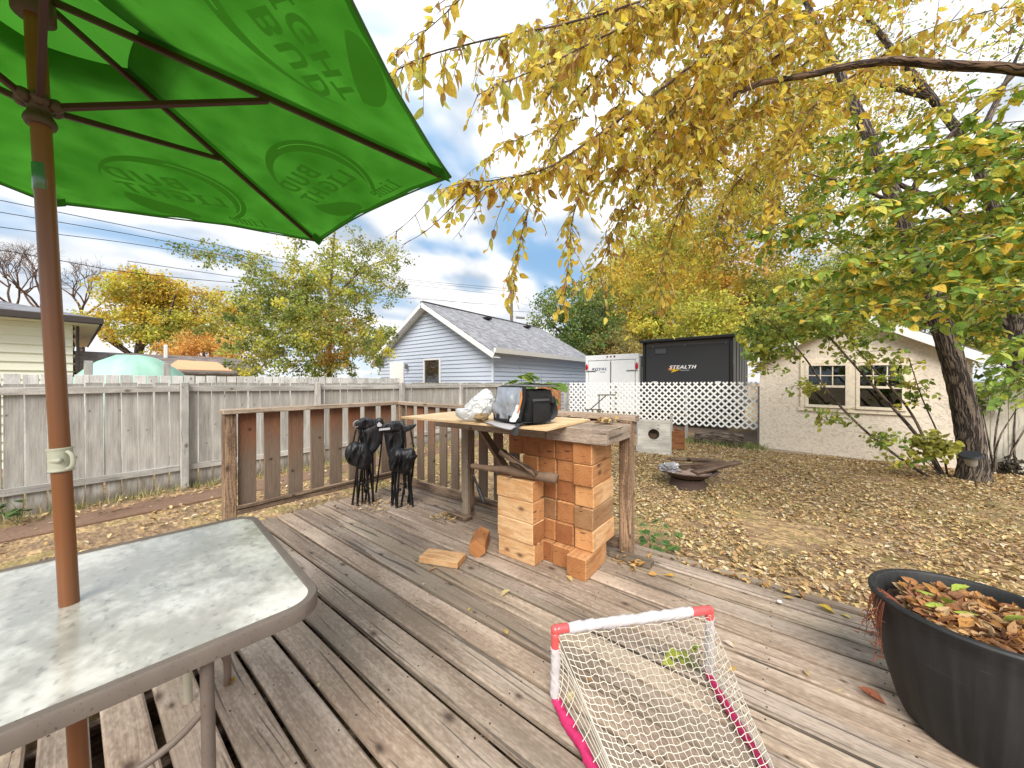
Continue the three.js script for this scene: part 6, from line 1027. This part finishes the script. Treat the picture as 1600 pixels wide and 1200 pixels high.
// leafless trees at the far left
function bare(label, seed, x, d, h0, top, pal) {
  reseed(seed); const base = px(x, 0, d).setY(GH), t = thing('bare_tree', label, 'tree', base, 'leafless trees at the far left'), w = [], H = ((CY - top) / F * d + EYE - GH) * 1.4;
  const grow = (p, dir, len, r, k) => { const e = p.clone().addScaledVector(dir, len), m = p.clone().lerp(e, 0.5).add(randDir().multiplyScalar(len * 0.08)); (k ? w : w).push(tubeGeo([p, m, e], r, r * 0.62, 4, k > 2 ? 3 : 5, 0, false)); if (k > 5) return; const n = k < 2 ? 3 : rnd() < 0.75 ? 3 : 2; for (let i = 0; i < n; i++) { const dd = dir.clone().add(randDir().multiplyScalar(0.72)).add(V3(0, 0.12, 0)).normalize(); grow(e.clone().lerp(m, R(0, 0.5)), dd, len * R(0.62, 0.84), r * 0.6, k + 1); } };
  part('trunk', tubeGeo([base, base.clone().add(V3(0, H * 0.34, 0))], 0.16, 0.12, 6, 9), M.bark, t);
  grow(base.clone().add(V3(0, H * 0.33, 0)), V3(0, 1, 0), H * 0.17, 0.11, 0);
  part('branches', join(w), std({ map: barkMap, color: tone(1.2, 0.95, 0.86), roughness: 1 }), t, 'stuff');
}
bare('leafless tree above the cream house roof, farthest left', 61, 18, 22, 0, 408); bare('leafless tree just left of the umbrella pole', 62, 62, 21, 0, 415); bare('leafless tree showing right of the umbrella pole', 63, 128, 20, 0, 428);

// ---------------------------------------------------------------- box-elder suckers fanning out in front of the shed
{
  reseed(71);
  const t = thing('box_elder_shrub', 'many-stemmed leafy shrub fanning out across the stucco shed wall and window', 'shrub', px(1478, 0, 5.75).setY(gnd(8.7, -2))), L = new Leaves(), w = [], tips = [];
  const stem = (pts, a, b) => { part('stem', tubeGeo(pts.map((p) => px(...p)), a, b, 18, 7, 0.1), M.bark, t); const c = new THREE.CatmullRomCurve3(pts.map((p) => px(...p))); for (let i = 5; i <= 20; i++) tips.push(c.getPointAt(i / 20)); };
  stem([[1482, 762, 5.75], [1440, 690, 5.75], [1380, 620, 5.75], [1330, 565, 5.8], [1290, 520, 5.8], [1262, 490, 5.9]], 0.032, 0.010);
  stem([[1478, 762, 5.7], [1420, 725, 5.65], [1360, 680, 5.6], [1300, 620, 5.7], [1252, 552, 5.8], [1200, 500, 5.9]], 0.026, 0.008);
  stem([[1484, 762, 5.8], [1452, 700, 5.8], [1420, 640, 5.85], [1360, 570, 5.9], [1318, 520, 6.0]], 0.026, 0.008); stem([[1484, 762, 5.75], [1470, 690, 5.7], [1440, 620, 5.7], [1420, 560, 5.7]], 0.016, 0.006); stem([[1484, 765, 5.6], [1456, 728, 5.5], [1430, 712, 5.5]], 0.014, 0.005);
  const GR2 = [[0.22, 0.34, 0.06], [0.30, 0.42, 0.07], [0.40, 0.48, 0.08], [0.54, 0.58, 0.10], [0.62, 0.58, 0.10]];
  for (const b of [[1240, 500, 6.0, 82, 34, 110, 18], [1200, 548, 5.9, 34, 24, 34, 15], [1340, 510, 5.9, 90, 26, 62, 16], [1330, 556, 5.8, 60, 22, 16, 9], [1400, 570, 5.85, 40, 30, 18, 9], [1255, 602, 5.8, 22, 12, 9, 9], [1300, 652, 5.55, 28, 16, 11, 11], [1385, 685, 5.5, 28, 16, 12, 12], [1440, 620, 5.8, 22, 34, 12, 9], [1200, 575, 5.9, 26, 8, 8, 10], [1410, 715, 5.5, 24, 10, 6, 9]]) clumps(L, w, tips, { c: b.slice(0, 3), r: [b[3], b[4]], n: b[5], m: b[6], size: 0.075, pal: GR2, spread: 0.085, hollow: 0.1 });
  clumps(L, w, tips, { c: [1455, 700, 5.4], r: [28, 20], n: 26, m: 14, size: 0.09, pal: [[0.5, 0.48, 0.08], [0.42, 0.42, 0.07]], spread: 0.08 });
  part('branches', join(w), M.twig, t, 'stuff'); L.flush(t, leafB, 220, 0.45);
  const s = thing('dark_shrub', 'dark bare-stemmed shrub between the tree trunk and the pale panel at the right edge', 'shrub', px(1575, 0, 5.9).setY(gnd(8.5, -3))), L2 = new Leaves(), w2 = [], tp2 = [];
  for (const pts of [[[1560, 760, 5.9], [1555, 690, 5.9], [1570, 600, 5.9]], [[1560, 760, 5.9], [1590, 690, 5.8], [1640, 620, 5.8]], [[1575, 760, 6], [1600, 700, 6], [1600, 590, 6]], [[1552, 765, 5.8], [1560, 690, 5.7], [1588, 640, 5.7]], [[1560, 765, 5.9], [1545, 690, 6], [1535, 640, 6.1]], [[1590, 765, 5.9], [1585, 690, 5.9], [1588, 620, 5.9]]]) { part('stem', tubeGeo(pts.map((p) => px(...p)), 0.02, 0.006, 12, 6, 0.1), M.bark, s); tp2.push(...pts.slice(1).map((p) => px(...p))); }
  clumps(L2, w2, tp2, { c: [1575, 610, 5.9], r: [45, 36], n: 34, m: 14, size: 0.085, pal: GR2.slice(0, 3), spread: 0.09 }); clumps(L2, w2, tp2, { c: [1580, 745, 5.9], r: [40, 26], n: 40, m: 16, size: 0.08, pal: [[0.05, 0.04, 0.02], [0.07, 0.05, 0.03]], spread: 0.08 });
  part('branches', join(w2), M.twig, s, 'stuff'); L2.flush(s, leafB, 0, 0.4);
}
// ---------------------------------------------------------------- small green plants
function sprig(name, label, category, base, stems, size, pal, n, seed, geo = leafLobed) { // stems: list of [tip x, tip y, depth]
  reseed(seed); const t = thing(name, label, category, base), L = new Leaves();
  for (const tip of stems) {
    const e = px(...tip), m = base.clone().lerp(e, 0.5).add(V3(R(-0.03, 0.03), 0.03, R(-0.03, 0.03))); part('stem', tubeGeo([base, m, e], 0.004, 0.0016, 8, 5), std({ color: S(96, 110, 52), roughness: 0.9 }), t);
    for (let i = 0; i < n; i++) { const k = Math.pow(rnd(), 0.5), p = m.clone().lerp(e, k), a = R(0, 6.28), d = V3(Math.cos(a), R(-0.45, 0.1), Math.sin(a)).normalize(), q = p.clone().addScaledVector(d, 0.03); for (const [w, f] of [[0, 1], [0.75, 0.75], [-0.75, 0.75]]) L.add(q, d.clone().applyAxisAngle(UPV, w), V3(R(-0.3, 0.3), 1, R(-0.3, 0.3)), size * f * R(0.8, 1.2), pick(pal)); }
  }
  L.flush(t, geo, 300, 0.5); return t;
}
const FRESH = [[0.20, 0.36, 0.04], [0.28, 0.42, 0.05], [0.36, 0.46, 0.06], [0.15, 0.28, 0.035]];
sprig('maple_sapling', 'bright green maple sapling growing up behind the cooler bag', 'sapling', px(846, 0, 3.55).setY(GH), [[812, 572, 3.55], [824, 584, 3.6], [846, 586, 3.5], [862, 594, 3.5], [865, 650, 3.4], [836, 596, 3.6]], 0.165, FRESH, 4, 301);
const weedBase = px(1012, 0, 2.85).setY(gnd(3, 0.9));
sprig('green_weed', 'leafy green weed growing at the deck edge beside the right bench post', 'weed', weedBase, [[1006, 822, 2.8], [1035, 812, 2.95], [1060, 828, 3.0], [1030, 850, 2.75], [1068, 850, 2.9], [1012, 838, 2.8]], 0.06, [[0.09, 0.2, 0.05], [0.13, 0.26, 0.06], [0.2, 0.32, 0.07]], 4, 302);
sprig('fence_weed', 'low green weed at the foot of the grey fence near the umbrella pole', 'weed', px(25, 0, 3.75).setY(GH), [[12, 782, 3.7], [34, 792, 3.7], [2, 795, 3.7]], 0.10, [[0.08, 0.15, 0.03], [0.12, 0.2, 0.04]], 3, 303);
{
  const d = 545 * 1.28 / (1050 - CY); sprig('green_leaf_cluster', 'bright yellow-green leaf cluster lying behind the toy goal net', 'leaf cluster', px(1090, 0, d).setY(0.008), [[1062, 1012, d * 1.03], [1075, 1050, d * 0.99], [1100, 1020, d], [1050, 1035, d]], 0.045, [[0.62, 0.68, 0.08], [0.56, 0.64, 0.08], [0.46, 0.58, 0.08]], 2, 304);
}
// ---------------------------------------------------------------- ground cover: fallen leaves and dry grass
{
  reseed(505);
  const TAN = [[0.58, 0.42, 0.22], [0.70, 0.54, 0.30], [0.48, 0.32, 0.16], [0.62, 0.45, 0.19], [0.38, 0.23, 0.12], [0.76, 0.60, 0.30], [0.52, 0.33, 0.14], [0.72, 0.62, 0.44], [0.42, 0.28, 0.17]];
  const list = [], add = (u, v, h, s) => list.push([u, v, h, s]);
  const dens = (u, v) => vn(u * 0.9 + 70, v * 0.9 + 70, 999, 999, 5) * 0.6 + vn(u * 2.6 + 70, v * 2.6 + 70, 999, 999, 6) * 0.4;
  while (list.length < 62000) { const u = R(2.8, 10.0), v = R(-4.6, 6.6); if (rnd() > sstep(0.34, 0.60, dens(u, v)) * (0.7 + 0.3 * vn(u * 7, v * 7, 999, 999, 9)) + 0.06 + 0.3 * sstep(4.8, 7.5, u)) continue; if (u > 9.75 && v < 0.5) continue; add(u, v, gnd(u, v) + R(0.0, 0.016), R(0.022, 0.056)); }
  for (let i = 0; i < 4200; i++) { const u = R(-3.2, 2.7), v = R(3.95, 6.75), a = v > 5.85 && v < 6.4; if (rnd() > (a ? 0.14 : v > 6.35 ? 0.45 : v < 4.6 ? 0.35 : sstep(0.3, 0.65, dens(u, v)))) continue; add(u, v, gnd(u, v) + (a ? 0.035 : 0.012), R(0.03, 0.065)); }
  const geos = [leafDry, leafDry2];
  const col = new THREE.Color(); const mass = [[], []]; for (const l of list) mass[Math.floor(rnd() * 2)].push(l);
  mass.forEach((ls, q) => {
    const im = new THREE.InstancedMesh(geos[q], leafMat(null, 0.15), ls.length), m = new THREE.Matrix4();
    ls.forEach(([u, v, h, s], i) => { const a = R(0, 6.28), x = V3(Math.cos(a), R(-0.25, 0.25), Math.sin(a)).normalize(), n = V3(R(-0.5, 0.5), 1, R(-0.5, 0.5)), z = x.clone().cross(n).normalize(); m.makeBasis(x, z.clone().cross(x), z).scale(V3(s, s, s)).setPosition(u, h + 0.005, -v); im.setMatrixAt(i, m); const c = pick(TAN), k = R(0.75, 1.2); im.setColorAt(i, col.setRGB(c[0] * k, c[1] * k, c[2] * k)); });
    im.name = numbered('fallen_leaves'); meta(im, q ? 'curled dead leaves strewn over the lawn, darker kind' : 'dry tan fallen leaves covering the lawn', 'fallen leaves'); im.userData.kind = 'stuff'; im.receiveShadow = true; scene.add(im);
  });
  // dry grass blades
  const bl = new THREE.BufferGeometry(); bl.setAttribute('position', new THREE.Float32BufferAttribute([-0.04, 0, 0, 0.04, 0, 0, 0.03, 0.5, 0.08, -0.03, 0.5, 0.08, 0, 1, 0.35], 3)); bl.setAttribute('uv', new THREE.Float32BufferAttribute([0, 0, 1, 0, 1, 0.5, 0, 0.5, 0.5, 1], 2)); bl.setIndex([0, 1, 2, 0, 2, 3, 3, 2, 4]); bl.computeVertexNormals();
  const N = 60000, im = new THREE.InstancedMesh(bl, phy({ roughness: 1, transmission: 0.2, thickness: 0, side: THREE.DoubleSide }), N), m = new THREE.Matrix4(), GC = [[0.42, 0.34, 0.16], [0.34, 0.30, 0.12], [0.24, 0.25, 0.08], [0.18, 0.22, 0.06], [0.48, 0.40, 0.2]];
  for (let i = 0; i < N; i++) {
    let u, v, h = R(0.025, 0.06), gr = 0; const z = rnd();
    if (z < 0.66) { do { u = R(2.8, 9.8); v = R(-4.4, 6.6); } while (rnd() > 0.15 + 1.1 * sstep(0.35, 0.7, vn(u * 1.1 + 20, v * 1.1 + 20, 999, 999, 8)) * sstep(10.5, 3, u + 1)); }
    else if (z < 0.90) { u = R(-2, 2.7); v = 3.92 + Math.abs(G()) * 0.45; gr = 2; h *= 1.2; }
    else if (z < 0.96) { u = R(-3.5, 8); v = 6.80 - Math.abs(G()) * 0.16; h *= 2.2 * R(0.5, 1.3); }
    else { u = 10.0 - Math.abs(G()) * 0.3; v = R(0.3, 2.4); h *= 3; gr = 1; }
    const a = R(0, 6.28), tl = R(-0.5, 0.5), y = V3(Math.cos(a) * tl, 1, Math.sin(a) * tl).normalize(), x = V3(-Math.sin(a), 0, Math.cos(a)), zz = x.clone().cross(y).normalize();
    m.makeBasis(x, y, zz).scale(V3(h, h, h)).setPosition(u, gnd(u, v) - 0.004, -v); im.setMatrixAt(i, m); const c = gr && rnd() < 0.6 ? pick([[0.2, 0.27, 0.07], [0.28, 0.34, 0.1]]) : pick(GC), k = R(0.75, 1.2); im.setColorAt(i, col.setRGB(c[0] * k, c[1] * k, c[2] * k));
  }
  im.name = 'dry_grass'; meta(im, 'thin dry grass and tufts growing over the yard and along the fence', 'grass'); im.userData.kind = 'stuff'; scene.add(im);

  // leaves in the planter, on the bench, in the deck corner
  const inTub = new Leaves(), tub = scene.children.find((o) => o.name === 'black_planter'); const RUST = [[0.46, 0.22, 0.09], [0.56, 0.34, 0.16], [0.36, 0.16, 0.07], [0.60, 0.42, 0.22], [0.5, 0.26, 0.08], [0.3, 0.15, 0.08]];
  for (let i = 0; i < 1150; i++) { const a = R(0, 6.283), r = 0.19 * Math.sqrt(rnd()); inTub.add(P(2.04 + Math.cos(a) * r, -0.56 + Math.sin(a) * r, 0.405 + R(0, 0.05) * (1 - r * 3) ), V3(R(-1, 1), R(-0.35, 0.45), R(-1, 1)).normalize(), V3(R(-0.7, 0.7), 1, R(-0.7, 0.7)), R(0.026, 0.058), pick(RUST)); }
  for (let i = 0; i < 6; i++) inTub.add(P(2.04 + R(-0.12, 0.12), -0.56 + R(-0.12, 0.12), 0.455), V3(R(-1, 1), 0.1, R(-1, 1)).normalize(), V3(R(-0.4, 0.4), 1, R(-0.4, 0.4)), 0.06, [0.4, 0.5, 0.08]);
  inTub.flush(tub, [leafDry, leafDry2], 300, 0.15, 0.2, 'leaf_litter');
  const heap = (name, label, at, spread, n, h, size, pal = TAN) => { const t = thing(name, label, 'dead leaves', at), L = new Leaves(); for (let i = 0; i < n; i++) L.add(at.clone().add(V3(G() * spread[0], 0.006 + R(0, h), G() * spread[1])), V3(R(-1, 1), R(-0.3, 0.3), R(-1, 1)).normalize(), V3(R(-0.6, 0.6), 1, R(-0.6, 0.6)), R(...size), pick(pal)); L.flush(t, leafDry, 60, 0.15); };
  heap('leaf_heap', 'pale curled dead leaves lying on the right end of the bench top', P(2.40, 1.02, 0.981), [0.10, 0.05], 34, 0.02, [0.03, 0.06]);
  heap('leaf_heap', 'scatter of dead leaves and bits under the two folded chairs', P(2.02, 3.30, 0.0), [0.3, 0.3], 90, 0.012, [0.02, 0.045]);
  heap('leaf_heap', 'small heap of dead leaves beside the left bench leg', P(2.2, 2.5, 0.0), [0.09, 0.12], 40, 0.02, [0.025, 0.05]);
  heap('leaf_heap', 'orange dead leaves caught around the foot of the right bench post', P(2.45, 0.83, 0.0), [0.10, 0.10], 30, 0.02, [0.03, 0.06], [[0.56, 0.33, 0.1], [0.5, 0.28, 0.08], [0.6, 0.42, 0.18]]);
  heap('leaf_heap', 'line of dead leaves in the groove along the right edge of the deck', P(2.70, 0.2, -0.006), [0.012, 0.42], 46, 0.006, [0.025, 0.05], [[0.56, 0.36, 0.12], [0.42, 0.22, 0.09], [0.6, 0.46, 0.22]]);
  heap('leaf_heap', 'ochre leaf crumbs around the bent steel foot under the table', px(357, 1070, 545 * 1.28 / 472).setY(0), [0.02, 0.02], 12, 0.006, [0.015, 0.03], [[0.55, 0.33, 0.05]]);
  heap('leaf_heap', 'bits of leaf on the plywood beside the cooler bag strap', P(2.02, 1.42, 1.0), [0.05, 0.03], 12, 0.006, [0.02, 0.035]);
  // single leaves on the deck boards
  const D = (x, y) => { const p = px(x, y, F * EYE / (y - CY)); p.y = 0.004; return p; };
  [[790, 931, 0.062, 0.5, [0.60, 0.50, 0.24], 'cream curled leaf on the boards in front of the loose timber blocks'], [790, 991, 0.055, 1.9, [0.58, 0.42, 0.16], 'yellow leaf pair left of the toy goal'], [872, 902, 0.05, 0.4, [0.62, 0.50, 0.22], 'pale leaf just in front of the pale timber pile'], [890, 908, 0.055, 2.2, [0.60, 0.44, 0.18], 'yellow leaf touching the lowest orange block'],
    [1046, 903, 0.07, 2.6, [0.62, 0.38, 0.06], 'bright orange-yellow leaf beyond the toy goal, near the bench foot'], [584, 872, 0.035, 1.0, [0.50, 0.22, 0.08], 'small red-brown leaf on the boards left of the board offcut'], [676, 893, 0.05, 0.2, [0.50, 0.28, 0.14], 'brown leaf in front of the flat board offcut'], [661, 915, 0.035, 2.0, [0.66, 0.6, 0.46], 'small whitish leaf in front of the offcut'],
    [1137, 1040, 0.08, 2.45, [0.58, 0.36, 0.07], 'long yellow-brown leaf just right of the toy goal post'], [1140, 1012, 0.05, 2.5, [0.6, 0.5, 0.4], 'pale pinkish leaf right of the toy goal crossbar end'], [1262, 1056, 0.045, 1.2, [0.56, 0.42, 0.2], 'small curled tan leaf between the toy goal and the planter'], [1308, 1078, 0.04, 2.7, [0.58, 0.46, 0.28], 'thin pale leaf halfway to the planter'],
    [1364, 1096, 0.085, 2.5, [0.36, 0.13, 0.07], 'dark red-brown curled leaf in front of the planter'], [1232, 938, 0.06, 2.6, [0.56, 0.38, 0.12], 'tan leaf lying at the deck edge, nearest the bench'], [1256, 948, 0.06, 2.75, [0.62, 0.52, 0.3], 'pale leaf in the deck edge groove halfway to the planter'], [1292, 957, 0.075, 2.55, [0.62, 0.46, 0.08], 'long yellow leaf by the deck edge'], [1322, 966, 0.05, 1.9, [0.6, 0.5, 0.14], 'yellow-green leaf by the deck edge nearest the planter'],
    [1150, 1006, 0.02, 0, [0.6, 0.5, 0.1], 'tiny yellow leaf fleck above the toy goal corner'], [892, 1096, 0.05, 0.9, [0.62, 0.54, 0.3], 'cream leaf inside the left side of the toy goal'], [924, 1066, 0.03, 0.7, [0.5, 0.25, 0.1], 'small brown leaf lying behind the left half of the goal net'], [1030, 1066, 0.05, 2.3, [0.6, 0.5, 0.36], 'pale leaf lying behind the middle of the goal net'], [733, 955, 0.02, 1, [0.58, 0.44, 0.1], 'yellow fleck of leaf in a board gap left of the goal'], [497, 1074, 0.03, 2, [0.6, 0.55, 0.3], 'scrap of yellow leaf caught in a board gap below the table corner']]
    .forEach(([x, y, s, a, c, lab], i) => { const g = [leafDry, leafA[0], leafDry2][i % 3], m = new THREE.Mesh(g, leafMat(c, 0.15)); m.name = numbered('fallen_leaf'); const dir = rgt.clone().multiplyScalar(Math.cos(a)).addScaledVector(fwd, Math.sin(a)), z = dir.clone().cross(UPV); m.quaternion.setFromRotationMatrix(new THREE.Matrix4().makeBasis(dir, UPV, z)); m.scale.setScalar(s); m.position.copy(D(x, y)).addScaledVector(dir, -s / 2); if (i % 3 === 1) m.position.y += s * 0.2; m.castShadow = true; scene.add(m); meta(m, lab, 'fallen leaf', 'single fallen leaves on the deck'); });
  solo('white_pebble', blobGeo(0.011, 0.009, 0.014, 0.15, 2, 4, 16).translate(...D(1219, 944).add(V3(0, 0.008, 0)).toArray()), std({ color: tone(0.75, 0.73, 0.68) }), 'small white pebble on the boards near the deck edge', 'pebble');
}

// ---------------------------------------------------------------- power pole and overhead lines
{
  const d = 32, base = px(800, 0, d).setY(GH), t = thing('utility_pole', 'grey utility pole rising behind the garage ridge', 'utility pole', base);
  part('pole', tubeGeo([base, px(799, 440, d)], 0.17, 0.12, 6, 12), M.barkPale, t);
  part('crossarm', beamGeo(px(794, 452, d), px(806, 450, d), 0.12, 0.1, 0.02), M.barkPale, t);
  part('street_lamp_head', beamGeo(px(806, 496, d), px(820, 497, d), 0.16, 0.3, 0.06), M.steel, t);
  const wire = (label, pts, r, mat = M.dark) => { const c = pts.map((p) => px(...p)); solo('power_line', tubeGeo(c, r, r, 40, 5), mat, label, 'power line', 'overhead power lines'); };
  wire('uppermost thin power line, running from the left edge below the umbrella to the pole', [[-300, 310, 9], [0, 355, 11], [200, 380, 14], [400, 412, 19], [600, 440, 25], [799, 462, 32]], 0.012);
  wire('power line starting lower at the left edge, passing above the golden tree', [[-300, 360, 9], [0, 391, 11], [190, 424, 14], [400, 445, 19], [600, 463, 25], [799, 478, 32]], 0.014);
  wire('power line emerging from under the umbrella edge beside the birch top', [[-100, 315, 10], [190, 364, 13], [360, 397, 18], [560, 430, 24], [799, 456, 32]], 0.012);
  wire('steeper power line from under the umbrella corner to the pole', [[-40, 305, 10], [260, 366, 13], [420, 400, 18], [600, 432, 24], [799, 452, 32]], 0.012);
  wire('lowest pale power line crossing in front of the birch', [[200, 408, 9], [420, 440, 14], [560, 456, 19], [700, 470, 26], [799, 482, 32]], 0.012, std({ color: S(150, 150, 152) }));
  wire('power line running from the pole to the right in front of the autumn trees', [[799, 486, 32], [900, 492, 30], [1010, 492, 27], [1120, 486, 24], [1240, 472, 21], [1420, 440, 18]], 0.016);
  wire('second power line right of the pole, just above the dark green tree', [[799, 470, 32], [870, 488, 28], [980, 494, 24], [1090, 490, 21], [1300, 470, 18]], 0.01);
  wire('thick black cable slanting down through the yellow leaves', [[860, -20, 3.6], [926, 72, 4.0], [1010, 155, 4.8], [1110, 243, 5.8], [1225, 330, 7.2], [1330, 400, 9]], 0.011);
}
renderer.render(scene, camera);
